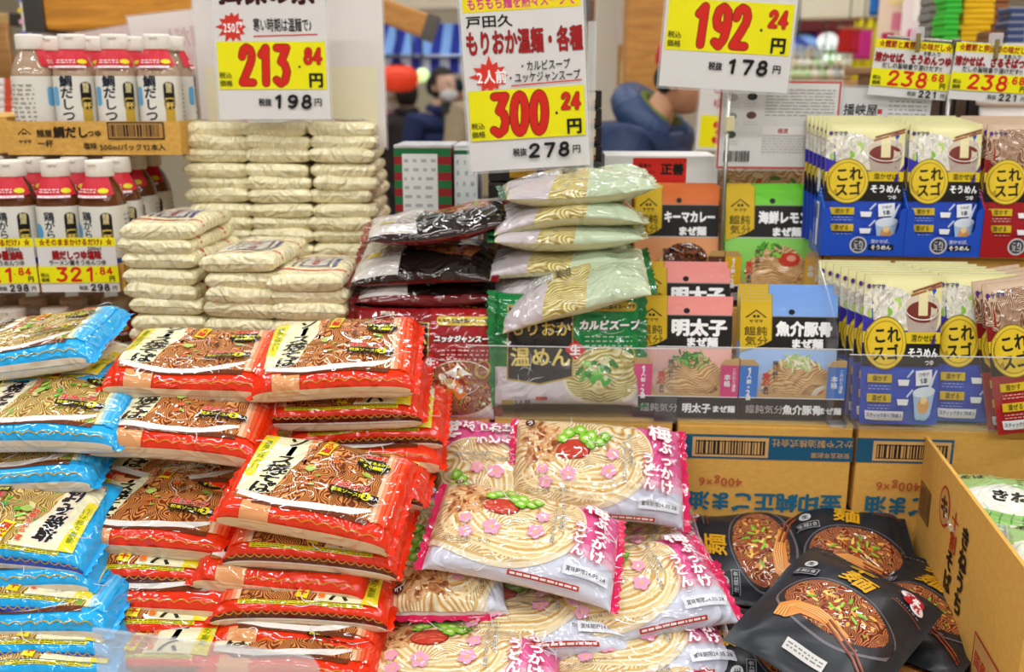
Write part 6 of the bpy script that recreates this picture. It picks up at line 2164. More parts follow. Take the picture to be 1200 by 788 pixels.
box_thing('ramen_box', 'green and red striped ramen box with white text panel', 461, 174, 530, 262, 1.68, 0.11, 'cd:#8f1c20', stripe_box, -3, group='striped ramen boxes', top='film:0.5', z0=1.077)
box_thing('ramen_box', 'white faced ramen box beside the striped one', 532, 174, 560, 262, 1.685, 0.11, 'cd:#dcdcd8', white_side, -3, group='striped ramen boxes', top='film:0.5', z0=1.077)

def black_box(w, h):
    a = Art(dz=5e-5, z0=1e-4)
    W, H = w / 2, h / 2
    a.rect(-W, -H, W, H, 'cd:#2a2926')
    a.rect(-W, H - 0.35, W, H - 0.2, 'cd:#5a564e')
    a.rect(-W * 0.62, -H + 0.5, -W * 0.14, H - 0.7, 'cd:#c8962c')
    a.stroke([(-W * 0.62, -H + 0.6), (-W * 0.14, H - 0.8)], 0.08, 'cd:#6a4a1a')
    a.stroke([(-W * 0.62, H - 0.8), (-W * 0.14, -H + 0.6)], 0.08, 'cd:#6a4a1a')
    a.rect(-W * 0.04, -H + 0.5, W * 0.32, H - 0.7, 'graintan')
    a.lines(W * 0.38, -H + 0.6, W * 0.66, H - 0.8, 5, 'cd:#9a958a', 0.3, 4, 5)
    a.rect(W * 0.74, H * 0.0, W * 0.97, H - 0.7, 'cd:#d8c08a')
    a.ell(W * 0.86, -H * 0.45, W * 0.11, H * 0.4, 'cd:#b8641c', n=14)
    return a
ys = [(192, 213), (214, 236), (237, 259), (260, 282)]
for k, (y0, y1) in enumerate(ys):
    box_thing('ramen_box', 'long black ramen box, %s from the top under the 300 yen sign' % ORD[k], 572, y0, 704, y1 - 1, 1.66, 0.12, 'cd:#262522', black_box, -2, group='black ramen boxes')
def black_end(w, h):
    a = Art(dz=5e-5, z0=1e-4)
    W, H = w / 2, h / 2
    a.rect(-W * 0.8, -H * 0.1, W * 0.5, H * 0.75, 'cd:#d8c08a')
    a.ell(-W * 0.1, -H * 0.45, W * 0.6, H * 0.42, 'cd:#c06a24', n=16)
    a.ell(0, -H * 0.4, W * 0.3, H * 0.2, 'cd:#e8b04a', n=12)
    return a
for k in range(4):
    y0 = 106 + 21.5 * k
    box_thing('ramen_box', 'black ramen box end, %s from the top, right of the 300 yen sign' % ORD[k], 676, y0, 705, y0 + 20.5, 1.72, 0.12, 'cd:#211f1d', black_end, -2, group='black ramen box ends')

def red_white(w, h):
    a = Art(dz=5e-5, z0=1e-4)
    W, H = w / 2, h / 2
    a.rect(-W, -H, W, H, 'cd:#e2e0dc')
    a.rect(-W * 0.5, -H, W * 0.45, H - 0.3, 'cd:#d8281c')
    a.text('正善', W * 0.2, H - 2.2, 2.0, 'cd:#141210', 0.06)
    a.text('和食の', -W * 0.28, H - 1.6, 0.75, 'cd:#3a0c08', 0.03)
    a.text('生ラーメン', -W * 0.28, H - 2.7, 0.7, 'cd:#3a0c08', 0.03)
    a.rect(W * 0.5, -H, W * 0.7, H * 0.6, 'cd:#d8b870')
    a.rect(-W * 0.7, -H, -W * 0.52, H * 0.6, 'cd:#d8d0a0')
    a.lines(-W * 0.97, -H, -W * 0.74, H * 0.7, 5, 'cd:#9a9a98', 0.35, 4, 4)
    a.lines(W * 0.73, -H, W * 0.97, H * 0.7, 5, 'cd:#9a9a98', 0.35, 6, 4)
    return a
box_thing('ramen_box', 'white box with red centre panel in front of the red capped person', 709, 183, 839, 225, 1.70, 0.13, 'cd:#e6e4e0', red_white, -3, z0=1.062)
def food_box(w, h):
    a = Art(dz=5e-5, z0=1e-4)
    W, H = w / 2, h / 2
    a.rect(-W, -H, W, H, 'n_maze')
    rn = random.Random(5)
    for k in range(40):
        a.ell(rn.uniform(-W * 0.9, W * 0.9), rn.uniform(-H * 0.8, H * 0.8), rn.uniform(0.4, 1.1), rn.uniform(0.25, 0.5), rn.choice(('cd:#c8602a', 'cd:#d8a048', 'cd:#8a3a1c', 'cd:#e8cf9a', 'cd:#5a8a3a')), rn.uniform(0, 180), n=9, hold=k > 0)
    for k in range(16):
        a.ell(W * 0.45 + rn.uniform(-1.4, 1.4), H * 0.2 + rn.uniform(-0.6, 0.8), 0.6, 0.25, rn.choice(('cd:#2f6a22', 'cd:#4a8a2a', 'cd:#1f4a18')), rn.uniform(0, 180), n=8, hold=k > 0)
    return a
box_thing('food_photo_box', 'box with a fried noodle photo under the info sheet', 846, 190, 938, 226, 1.72, 0.08, 'cd:#e6dccb', food_box, -3, z0=1.062)

# ---------------------------------------------------------------- price signs and cards
def sign(name, label, pxc, pyc, Y, w, h, art, roll=0.0, yaw=0.0, mat='pa:#e2dfdd', lean=0.0, cat='price sign', group=None, edge=True):
    """a laminated sheet: paper between clear covers, printed on the front"""
    m = Matrix.Translation(at(pxc, pyc, Y)) @ Matrix.Rotation(R(yaw), 4, 'Z') @ Matrix.Rotation(R(-roll), 4, 'Y') @ Matrix.Rotation(R(lean), 4, 'X')
    e = empty(name, label, cat, m, group)
    box_obj('sheet', (0, 0.0008, 0), (w, 0.0014, h), mat, e)
    if edge:
        box_obj('clear_cover', (0, 0.0009, 0), (w + 0.008, 0.0008, h + 0.008), 'acrylic:0.15', e)
    link('front_print', print_mesh('sign_print', art), e, Matrix.Translation((0, -0.0002, 0)) @ Matrix.Rotation(R(90), 4, 'X'))
    return e

YEL, REDN, BLK = 'pa:#f4ec10', 'pa:#d8281c', 'pa:#1c1a18'
def price_block(a, W, y0, y1, big, small, tax, scale=1.0, sx=0.82):
    """yellow field with the tax included price, the net price beneath"""
    a.rect(-W * 0.97, y0, W * 0.97, y1, YEL)
    h = y1 - y0
    s = h * 1.05 * scale
    a.num(big, -W * 0.13, (y0 + y1) / 2 + h * 0.0, s * 1.06, REDN, 0.14, sx=sx, sh=0.08, out=('pa:#5a2410', 0.014), sp=0.62)
    a.rect(W * 0.475, (y0 + y1) / 2 - h * 0.05, W * 0.51, (y0 + y1) / 2 + h * 0.0, BLK)
    a.num(small, W * 0.74, (y0 + y1) / 2 + h * 0.2, s * 0.41, REDN, 0.17, sx=0.75, sh=0.08, out=('pa:#5a2410', 0.02), sp=0.62)
    a.text('円', W * 0.78, y0 + h * 0.2, h * 0.33, BLK, 0.04)
    a.text('税込', -W * 0.84, y0 + h * 0.30, h * 0.14, BLK, 0.01)
    a.text('価格', -W * 0.84, y0 + h * 0.13, h * 0.14, BLK, 0.01)
    a.text('税抜', -W * 0.16, y0 - h * 0.27, h * 0.17, BLK, 0.03, sx=0.85)
    a.num(tax, W * 0.34, y0 - h * 0.26, h * 0.37, BLK, 0.17, sx=1.25, sh=0.08, sp=0.66)
    a.text('円', W * 0.80, y0 - h * 0.27, h * 0.18, BLK, 0.02)
    return a

# 213.84 sign
a = Art(dz=5e-5, z0=1e-4)
W, Ht = 9.3, 14.5
a.text('揖保の糸', -0.3, 7.3, 4.3, 'pa:#3a0c10', 0.05, sx=0.93)
a.star(-6.2, 1.7, 2.7, 1.75, 12, 'pa:#d8382c', 4, 0.95)
a.text('250㌘', -6.1, 1.6, 1.9, 'pa:#ffffff', 0.03, sx=0.62)
a.text('寒い時期は温麺で♪', 2.4, 2.0, 2.3, BLK, 0.015, sx=0.5)
a.stroke([(-2.8, 0.2), (7.8, 0.5)], 0.18, 'pa:#d8382c')
price_block(a, W, -8.35, -0.65, '213', '84', '198', sx=0.54)
sign('price_sign', 'large white and yellow 213.84 yen sign behind the somen', 317, 44, 1.70, 0.187, 0.265, a)
# 300.24 sign
a = Art(dz=5e-5, z0=1e-4)
W = 9.15
a.rect(-W * 0.97, 8.4, W * 0.97, 11.6, 'pa:#f6e01c')
a.text('もちもち麺を熱々スープで', 0.0, 9.6, 1.9, 'pa:#d83a8a', 0.03, sx=0.72)
a.text('戸田久', -5.0, 7.0, 1.9, BLK, 0.02, sx=1.25)
a.text('もりおか温麺・各種', 0.1, 3.9, 3.8, 'pa:#a81c20', 0.03, sx=0.52, out=('pa:#3a1410', 0.015))
a.star(-5.4, -1.0, 2.8, 1.75, 12, 'pa:#e03a2c', 9, 1.05)
a.text('2人前', -5.1, -1.1, 2.1, 'pa:#ffffff', 0.03, sx=0.85)
a.text('・カルビスープ', 3.0, 0.2, 1.65, BLK, 0.015, sx=0.68)
a.text('・ユッケジャンスープ', 2.8, -1.45, 1.65, BLK, 0.015, sx=0.68)
a.stroke([(-2.2, -2.6), (8.6, -2.3)], 0.18, 'pa:#d8382c')
price_block(a, W, -10.6, -3.1, '300', '24', '278', sx=0.58)
e = sign('price_sign', 'large white and yellow 300.24 yen sign above the green packs', 615, 79, 1.55, 0.186, 0.305, a, roll=3.4)
# 192.24 sign
a = Art(dz=5e-5, z0=1e-4)
W = 10.2
a.text('饂飩気分', 0, 9.2, 4.0, 'pa:#3a0c10', 0.05)
a.text('まぜ麺', 0, 4.6, 3.2, 'pa:#a81c20', 0.05)
price_block(a, W, -7.6, 0.2, '192', '24', '178', sx=0.58)
e = sign('price_sign', 'white and yellow 192.24 yen sign in front of the red capped person', 858, 3, 1.62, 0.206, 0.265, a, roll=-3.2)
e = empty('sign_pole', 'slim steel pole holding up the 192 yen sign', 'pole', Matrix.Translation((at(850, 200, 1.632).x, 1.632, SZ)))
MB().tube([(0, 0, 0), (0, 0, 0.56)], 0.0032, 'me:#b8b4ae').obj('rod', e)
box_obj('clip', (0.002, -0.004, zat(145, 1.632) - SZ), (0.014, 0.012, 0.024), 'cd:#d8cda0', e, bev=0.002)
MB().lathe([(0.022, 0), (0.022, 0.003), (0.005, 0.005)], 'me:#9a968e', 16).obj('foot', e)
e = empty('sign_pole', 'clear acrylic post behind the right edge of the 300 yen sign', 'pole', Matrix.Translation((at(691, 200, 1.57).x, 1.572, SZ)))
box_obj('post', (0, 0, 0.29), (0.012, 0.004, 0.58), 'acrylic:0.3', e)
box_obj('foot', (0, 0, 0.002), (0.05, 0.05, 0.004), 'acrylic:0.3', e)
e = empty('sign_pole', 'slim steel pole holding the 213 yen sign from behind', 'pole', Matrix.Translation((at(317, 200, 1.712).x, 1.712, 1.36)))
MB().tube([(0, 0, 0), (0, 0, 0.2)], 0.003, 'me:#b8b4ae').obj('rod', e)
box_obj('foot', (0, 0.02, 0.002), (0.06, 0.06, 0.004), 'acrylic:0.3', e)

# small cards
def small_card(title, sub, head, big, small, tax, line2):
    a = Art(dz=5e-5, z0=1e-4)
    W = 6.5
    a.rect(-W, 3.1, W, 4.5, YEL)
    a.text(head, 0, 3.8, 1.15, 'pa:#a8241c', 0.04, sx=0.86)
    a.text(line2, 3.0, 2.75, 0.8, BLK, 0.02)
    a.text(title, 0, 1.7, 1.55, 'pa:#9a1418', 0.06, sx=0.74)
    a.text(sub, 0, 0.45, 0.95, BLK, 0.02, sx=0.9)
    a.rect(-W, -2.9, W, -0.15, YEL)
    a.num(big, -0.4, -1.5, 3.1, REDN, 0.15, sx=1.2, sh=0.06, sp=0.62)
    a.rect(2.75, -1.5, 2.95, -1.3, REDN)
    a.num(small, 4.5, -0.95, 1.5, REDN, 0.17, sx=1.2, sp=0.64)
    a.text('円', 5.4, -2.2, 1.0, BLK, 0.03)
    a.text('税込', -5.5, -1.55, 0.7, BLK, 0.02)
    a.text('価格', -5.5, -2.35, 0.7, BLK, 0.02)
    a.text('税抜', 0.6, -3.7, 0.75, BLK, 0.02)
    a.num(tax, 3.3, -3.68, 1.4, BLK, 0.17, sx=1.2, sp=0.66)
    a.text('円', 5.7, -3.75, 0.8, BLK, 0.02)
    return a
A1 = small_card('溶かせば、そうめんつゆ', 'だしの旨味香り溶けだす!!', '☆鰹節と真昆布の味だし☆', '238', '68', '221', '8本入り')
A2 = small_card('溶かせば、ざるそばつゆ', 'だしの旨味香り溶けだす!!', '☆鰹節と宗田節の味だし☆', '238', '68', '221', '8本入り')
sign('price_card', 'small 238.68 yen price card clipped over the blue boxes, somen sauce', 1068, 82, 1.66, 0.128, 0.088, A1, roll=-4.5, edge=False, group='small price cards on the rail')
sign('price_card', 'small 238.68 yen price card clipped over the red box, soba sauce', 1162, 86, 1.65, 0.128, 0.088, A2, roll=-3.5, edge=False, group='small price cards on the rail')
p0, p1 = at(1040, 43, 1.665), at(1225, 58, 1.655)
pp = at(1120, 50, 1.66)
e = empty('card_rail', 'thin steel rail on a post carrying the two small price cards', 'rail', Matrix.Translation((pp.x, 1.662, 1.156)))
MB().tube([p0 - e.location, p1 - e.location], 0.0028, 'me:#a8a49e').obj('rail', e)
MB().tube([(0, 0, 0), (0, 0, pp.z - 1.156)], 0.004, 'me:#a8a49e').obj('post', e)
box_obj('joint', (0, -0.002, pp.z - 1.156), (0.014, 0.012, 0.012), 'me:#8a867e', e, bev=0.002)
box_obj('foot', (0, 0, 0.002), (0.05, 0.05, 0.004), 'me:#8a867e', e)
for (px, py, lb) in ((1075, 46, 'clear plastic clip holding the left small price card'), (1167, 53, 'clear plastic clip holding the right small price card')):
    c = at(px, py, 1.652)
    e = empty('card_clip', lb, 'clip', Matrix.Translation(c), 'clips on the card rail')
    box_obj('jaw', (0, -0.004, -0.006), (0.006, 0.006, 0.030), 'cd:#8a7a4a', e, bev=0.001)
    box_obj('clear_jaw', (0, 0.002, 0.008), (0.020, 0.010, 0.022), 'acrylic:0.35', e, bev=0.002)
B1 = small_card('鯛だしつゆ塩味', 'ラーメン屋そうめんつゆ', '☆そのままかけるだけ♪☆', '321', '84', '298', '500ml')
B2 = small_card('鯛だしつゆ醤油味', 'ラーメン屋そうめんつゆ', '☆そのままかけるだけ♪☆', '321', '84', '298', '500ml')
sign('price_card', 'small 321.84 yen price card on the middle bottle tray, salt taste', 91.5, 311, 1.578, 0.128, 0.089, B1, roll=0.5, edge=False, group='small price cards on the bottles')
sign('price_card', 'small 321.84 yen price card cut by the left edge, soy taste', -4, 312, 1.576, 0.128, 0.089, B2, roll=1.0, edge=False, group='small price cards on the bottles')

# pale reverse sides of signs that face the other aisle
def ghost(mir, W, H, words):
    a = Art(dz=5e-5, z0=1e-4)
    a.rect(-W * 0.95, -H * 0.92, W * 0.95, -H * 0.1, 'pa:#ece4c4')
    for (t, x, y, s, cc, b) in words:
        a.text(t, x, y, s, cc, b, mirror=True, sx=0.7)
    return a
words = [('213', 1.0, -7.6, 9.5, 'pa:#dca8a0', 0.07), ('揖保の糸', 0, 11.0, 4.4, 'pa:#dcc0c0', 0.04), ('寒い時期', -2, 4.6, 2.6, 'pa:#d8b8b8', 0.02)]
sign('reversed_sign', 'pale reverse of a price sign right of the 213 yen sign', 340, 68, 1.80, 0.33, 0.31, ghost(True, 16.0, 14.5, [(t, x - 5.0, y, s, c, b) for t, x, y, s, c, b in words]), mat='pa:#e8e0dc', cat='price sign', group='signs facing the other aisle')
sign('reversed_sign', 'pale pinkish reverse of a price sign above the upper bottles', 224, 96, 1.88, 0.19, 0.25, ghost(True, 9.2, 12.2, [('32', 0, -6.4, 8.0, 'pa:#dcb0a8', 0.06), ('鯛だし', 0, 8, 4.0, 'pa:#dcc0c0', 0.03)]), roll=6, mat='pa:#e8dcd8', cat='price sign', group='signs facing the other aisle')
sign('reversed_sign', 'plain pinkish reverse of a sign directly behind the bottle caps', 138, 98, 1.93, 0.19, 0.20, Art().lines(-7, -7, 7, 7, 8, 'pa:#dcc6c2', 0.3, 4, 3), roll=9, mat='pa:#dcc6c2', cat='price sign', group='signs facing the other aisle')

# info sheets at the right
a = Art(dz=5e-5, z0=1e-4)
a.rect(-9.9, -7.1, 9.9, 7.1, 'pa:#c8504a')
a.rect(-9.6, -6.8, 9.6, 6.8, 'pa:#dcdad6')
for i, (x, y) in enumerate(((-7.8, 4.4), (-4.6, 4.6), (-7.8, 1.4), (-4.6, 1.6), (-7.8, -1.6))):
    a.ell(x, y, 0.85, 0.6, ('pa:#b0a8a0', 'pa:#3a3a38', 'pa:#9a9ea0', 'pa:#6a4a40', 'pa:#4a5a4a')[i], n=14)
    a.lines(x - 1.2, y - 1.7, x + 1.2, y - 0.9, 2, 'pa:#b8b6b2', 0.3, i, 4)
a.lines(-2.4, 1.4, 9.0, 6.0, 9, 'pa:#a8a6a2', 0.28, 4, 5)
a.rect(-2.6, -1.6, 9.2, -0.2, 'pa:#e8e4e0')
a.text('橋渡', 0.8, -0.9, 0.9, 'pa:#a83a34', 0.02)
a.lines(-2.6, -4.6, 9.2, -1.9, 6, 'pa:#c0b4b4', 0.3, 6, 14)
a.barcode(-8.8, -6.0, -4.4, -4.2, 'pa:#3a3a38', seed=12)
sign('info_sheet', 'grey laminated info sheet with red edge and barcode behind the pouches', 912, 147, 1.665, 0.198, 0.142, a, roll=-0.6, mat='pa:#c9c6c2', cat='notice')
a = Art(dz=5e-5, z0=1e-4)
a.rect(-8.2, -5, 8.2, 5, 'pa:#dad8d6')
a.text('播峡屋', -3.4, 1.6, 2.0, 'pa:#2a2624', 0.02, sx=0.95)
a.rect(-0.6, 1.0, 0.2, 1.8, 'pa:#b8403a')
a.lines(1.2, -1.2, 7.6, 3.4, 7, 'pa:#a09e9a', 0.3, 4, 6)
a.lines(-7.6, -3.4, 0, -0.8, 4, 'pa:#b0aeaa', 0.3, 5, 6)
sign('info_sheet', 'grey laminated info sheet with brush signature under the small cards', 1031, 141, 1.672, 0.158, 0.104, a, roll=-1.5, mat='pa:#c9c6c2', cat='notice')
a = Art(dz=5e-5, z0=1e-4)
a.rect(-5.2, -7.4, 5.2, -1.0, YEL)
a.text('3', -1.0, -4.2, 5.4, REDN, 0.08)
a.text('しょう', 0, 4.4, 2.3, 'pa:#c05a6a', 0.02)
a.text('ゆめん', 0.4, 1.4, 2.3, 'pa:#c05a6a', 0.02)
e = sign('price_sign', 'pale price sign far behind the steel pole beside the red capped person', 852, 130, 2.05, 0.115, 0.16, a, roll=-2)
MB().tube([(0, 0.006, 0), (0, 0.006, -(e.location.z - TZ))], 0.003, 'me:#b8b4ae').obj('rod', e)

# ---------------------------------------------------------------- people
def skin_mesh(name, pts, edges, mat, parent, sub=2, root=0, smooth=True):
    """a body or garment grown round a skeleton: pts = (x, y, z, rx, ry)"""
    me = bpy.data.meshes.new(name)
    me.from_pydata([p[:3] for p in pts], edges, [])
    o = link(name, me, parent)
    sk = o.modifiers.new('skin', 'SKIN')
    if not me.skin_vertices:
        bm = bmesh.new()
        bm.from_mesh(me)
        bm.verts.layers.skin.verify()
        bm.to_mesh(me)
        bm.free()
    for i, p in enumerate(pts):
        sv = me.skin_vertices[0].data[i]
        sv.radius = (p[3], p[4] if len(p) > 4 else p[3])
        sv.use_root = (i == root)
    sk.use_smooth_shade = smooth
    ss = o.modifiers.new('sub', 'SUBSURF')
    ss.levels = ss.render_levels = sub
    me.materials.append(M(mat))
    return o

def hand_chain(pts, edges, iw, w, d, up, side, s=1.0):
    """palm and five fingers on wrist vertex iw; d = pointing direction, up = back of hand, side = towards the thumb"""
    w, d, up, side = Vector(w), Vector(d).normalized(), Vector(up).normalized(), Vector(side).normalized()
    def add(p, r, prev):
        pts.append((p.x, p.y, p.z, r, r))
        edges.append((prev, len(pts) - 1))
        return len(pts) - 1
    palm = add(w + d * 0.05 * s, 0.024 * s, iw)
    for k, ln in enumerate((0.070, 0.078, 0.072, 0.056)):
        b = w + d * 0.085 * s + side * (0.028 - 0.019 * k) * s
        i1 = add(b, 0.0098 * s, palm)
        i2 = add(b + d * ln * 0.5 * s - up * 0.008 * s, 0.009 * s, i1)
        add(b + d * ln * 0.9 * s - up * 0.026 * s, 0.0075 * s, i2)
    t1 = add(w + d * 0.03 * s + side * 0.03 * s, 0.011 * s, palm)
    t2 = add(w + d * 0.06 * s + side * 0.052 * s - up * 0.006 * s, 0.0095 * s, t1)
    add(w + d * 0.088 * s + side * 0.052 * s - up * 0.016 * s, 0.008 * s, t2)

def head_mesh(name, parent, m, mat, s=1.0):
    """head with brow, nose, lips, chin and ears; looks along -Y of its own frame"""
    b = MB()
    n, k = 28, 20
    V, F = [], []
    for j in range(k + 1):
        ph = math.pi * j / k
        for i in range(n):
            th = 2 * math.pi * i / n
            x, y, z = math.sin(ph) * math.cos(th), math.sin(ph) * math.sin(th), math.cos(ph)
            X, Y_, Z = 0.076 * x, 0.098 * y, 0.118 * z
            if z < 0:
                X *= 1 - 0.28 * (-z) ** 1.3
                if y > 0:
                    Y_ *= 1 - 0.35 * (-z)
                else:
                    Y_ *= 1 - 0.08 * (-z)
            if y < -0.3:
                f = math.exp(-(x / 0.16) ** 2)
                Y_ -= 0.024 * f * math.exp(-((z + 0.20) / 0.13) ** 2) + 0.012 * f * math.exp(-((z - 0.05) / 0.16) ** 2)
                Y_ -= 0.007 * math.exp(-(x / 0.26) ** 2) * math.exp(-((z + 0.50) / 0.08) ** 2)
                Y_ -= 0.010 * math.exp(-(x / 0.25) ** 2) * math.exp(-((z + 0.85) / 0.13) ** 2)
                for sx in (-1, 1):
                    Y_ += 0.009 * math.exp(-((x - sx * 0.38) / 0.16) ** 2) * math.exp(-((z - 0.02) / 0.1) ** 2)
            V.append((X * s, Y_ * s, Z * s))
    for j in range(k):
        for i in range(n):
            F.append((j * n + i, (j + 1) * n + i, (j + 1) * n + (i + 1) % n, j * n + (i + 1) % n))
    b.add(V, F, mat, True)
    for sx in (-1, 1):
        b.ball((sx * 0.077 * s, 0.008 * s, -0.008 * s), (0.010 * s, 0.018 * s, 0.030 * s), mat, 10, 8)
    o = b.obj(name, parent, m)
    e = MB()
    for sx in (-1, 1):
        e.ball((sx * 0.029 * s, -0.083 * s, 0.004 * s), (0.013 * s, 0.008 * s, 0.006 * s), 'cd:#f0ece8', 10, 8)
        e.ball((sx * 0.029 * s, -0.0885 * s, 0.004 * s), (0.0055 * s, 0.004 * s, 0.0055 * s), 'cd:#1c1410', 8, 6)
    link('eyes', e.mesh('eyes'), o)
    e = MB()
    for sx in (-1, 1):
        e.box((sx * 0.03 * s, -0.091 * s, 0.022 * s), (0.03 * s, 0.006 * s, 0.005 * s), 'mt:#2a1c14', bev=0.001)
    link('eyebrows', e.mesh('eyebrows'), o)
    link('lips', MB().ball((0, -0.094 * s, -0.060 * s), (0.022 * s, 0.007 * s, 0.007 * s), 'skin:#a8625a', 12, 8).mesh('lips'), o)
    return o

def person(name, label, base, yaw, skinc, coat, inner, trousers, lean=0.0, s=1.0, pose=None, head_yaw=0, fat=1.0):
    root = empty(name, label, 'person', Matrix.Translation(base) @ Matrix.Rotation(R(yaw), 4, 'Z'))
    H = 1.0 * s
    # torso leans forward (towards -Y) about the hips
    hip = Vector((0, 0, 0.90 * s))
    def L(x, y, z):
        v = Vector((x * s, y * s, z * s)) - hip
        v = Matrix.Rotation(R(lean), 3, 'X') @ v
        return v + hip
    pts, edges = [], []
    def add(v, rx, ry=None, prev=None):
        pts.append((v[0], v[1], v[2], rx * s, (ry or rx) * s))
        if prev is not None:
            edges.append((prev, len(pts) - 1))
        return len(pts) - 1
    pel = add(hip, 0.11, 0.085)
    wst = add(L(0, 0, 1.08), 0.10, 0.075, pel)
    chs = add(L(0, 0, 1.28), 0.11, 0.075, wst)
    shc = add(L(0, 0.01, 1.38), 0.065, 0.055, chs)
    nk = add(L(0, 0.0, 1.47), 0.05, 0.052, shc)
    hb = add(L(0, -0.015, 1.55), 0.05, 0.055, nk)
    arms = {}
    for sd in (-1, 1):
        sh = add(L(sd * 0.185, 0.01, 1.36), 0.045, 0.045, shc)
        el, wr = pose[sd] if pose else ((sd * 0.25, 0.03, 1.10), (sd * 0.24, -0.10, 0.88))
        e1 = add(L(*el), 0.045, 0.045, sh)
        w1 = add(L(*wr), 0.028, 0.028, e1)
        arms[sd] = (sh, e1, w1)
        d = (L(*wr) - L(*el)).normalized()
        upv = Vector((0, 0, 1)) if abs(d.z) < 0.8 else Vector((sd, 0, 0))
        sid = Vector((-sd, 0, 0)) if abs(d.z) < 0.8 else Vector((0, -1, 0))
        hand_chain(pts, edges, w1, L(*wr), d, upv, sid, s)
    for sd in (-1, 1):
        h1 = add((sd * 0.09 * s, 0, 0.86 * s), 0.085, 0.085, pel)
        k1 = add((sd * 0.10 * s, -0.01 * s, 0.48 * s), 0.056, 0.056, h1)
        a1 = add((sd * 0.10 * s, 0.02 * s, 0.09 * s), 0.038, 0.038, k1)
        add((sd * 0.105 * s, -0.12 * s, 0.035 * s), 0.036, 0.03, a1)
    skin_mesh('body', pts, edges, skinc, root, 2)
    hp = L(0, -0.035, 1.60)
    hd = head_mesh('head', root, Matrix.Translation(hp) @ Matrix.Rotation(R(head_yaw), 4, 'Z') @ Matrix.Rotation(R(lean * 0.35), 4, 'X'), skinc, s)
    # coat
    cp, ce = [], []
    def cadd(v, rx, ry, prev=None):
        cp.append((v[0], v[1], v[2], rx * s * fat, ry * s * fat))
        if prev is not None:
            ce.append((prev, len(cp) - 1))
        return len(cp) - 1
    c0 = cadd(Vector((0, 0, 0.62 * s)) if lean < 20 else Vector((0, 0.02, 0.74 * s)), 0.20, 0.16)
    c1 = cadd(hip, 0.19, 0.15, c0)
    c2 = cadd(L(0, 0, 1.12), 0.185, 0.145, c1)
    c3 = cadd(L(0, 0, 1.30), 0.20, 0.15, c2)
    c4 = cadd(L(0, 0.012, 1.405), 0.15, 0.115, c3)
    for sd in (-1, 1):
        el, wr = pose[sd] if pose else ((sd * 0.25, 0.03, 1.10), (sd * 0.24, -0.10, 0.88))
        a1 = cadd(L(sd * 0.185, 0.01, 1.36), 0.095, 0.095, c4)
        a2 = cadd(L(*el), 0.072, 0.072, a1)
        cadd(L(*el) + (L(*wr) - L(*el)) * 0.9, 0.056, 0.056, a2)
    skin_mesh('coat', cp, ce, coat, root, 2)
    if lean < 20:
        nr = [L(0.07 * math.sin(a), 0.0 - 0.07 * math.cos(a), 1.44) for a in np.linspace(0.3, 2 * math.pi - 0.3, 15)]
        MB().tube(nr, 0.035 * s, coat, 8).obj('coat_collar', root)
    # trousers and shoes
    tp, te = [(0, 0, 0.88 * s, 0.15 * s, 0.12 * s)], []
    for sd in (-1, 1):
        o = len(tp)
        tp += [(sd * 0.09 * s, 0, 0.80 * s, 0.10 * s, 0.10 * s), (sd * 0.10 * s, 0, 0.48 * s, 0.075 * s, 0.075 * s), (sd * 0.10 * s, 0.02 * s, 0.10 * s, 0.06 * s, 0.06 * s)]
        te += [(0, o), (o, o + 1), (o + 1, o + 2)]
    skin_mesh('trousers', tp, te, trousers, root, 1)
    for sd in (-1, 1):
        MB().ball((sd * 0.105 * s, -0.06 * s, 0.042 * s), (0.052 * s, 0.13 * s, 0.042 * s), 'cd:#1c1a1a').obj('shoe', root)
    return root, L, hd, s

# the red capped person, bending over the far side of the display
mp = Vector((at(806, 85, 3.3).x - 0.29, 3.3 + 0.155, 0))
man, L, hd, s = person('person', 'person in navy padded jacket and red cap bending behind the 192 yen sign', mp, 62, 'skin:#d29a76', 'puffer:#22365e', None, 'mt:#2a2a30', lean=26, s=0.952, pose={-1: ((-0.24, -0.12, 1.12), (-0.16, -0.34, 1.02)), 1: ((0.24, -0.12, 1.12), (0.16, -0.34, 1.02))}, head_yaw=-6, fat=1.3)
# cap
c = MB()
c.lathe([(0.088, 0.0), (0.092, 0.02), (0.088, 0.06), (0.066, 0.092), (0.03, 0.108), (0.002, 0.112)], 'mt:#d8242c', 24, caps=False)
cap = link('cap', c.mesh('cap'), hd, Matrix.Translation((0, 0.008, 0.035)) @ Matrix.Diagonal((0.95, 1.16, 1, 1)))
b = MB()
V = [(0.075 * math.sin(R(t)) * (1 + 0.9 * k * 0.15), -0.072 - 0.075 * k * math.cos(R(t)) - 0.02, -0.008 * k) for k in (0, 1) for t in range(-80, 81, 16)]
F = [(i, i + 1, i + 12, i + 11) for i in range(10)]
o = link('cap_brim', mesh_from('cap_brim', V, F, ['mt:#c01c24'], smooth=True), hd, Matrix.Translation((0, 0.0, 0.038)))
o.modifiers.new('thick', 'SOLIDIFY').thickness = 0.004
link('hair', MB().ball((0, 0.035, -0.005), (0.079, 0.072, 0.06), 'mt:#2a2624', 16, 10).mesh('hair'), hd)
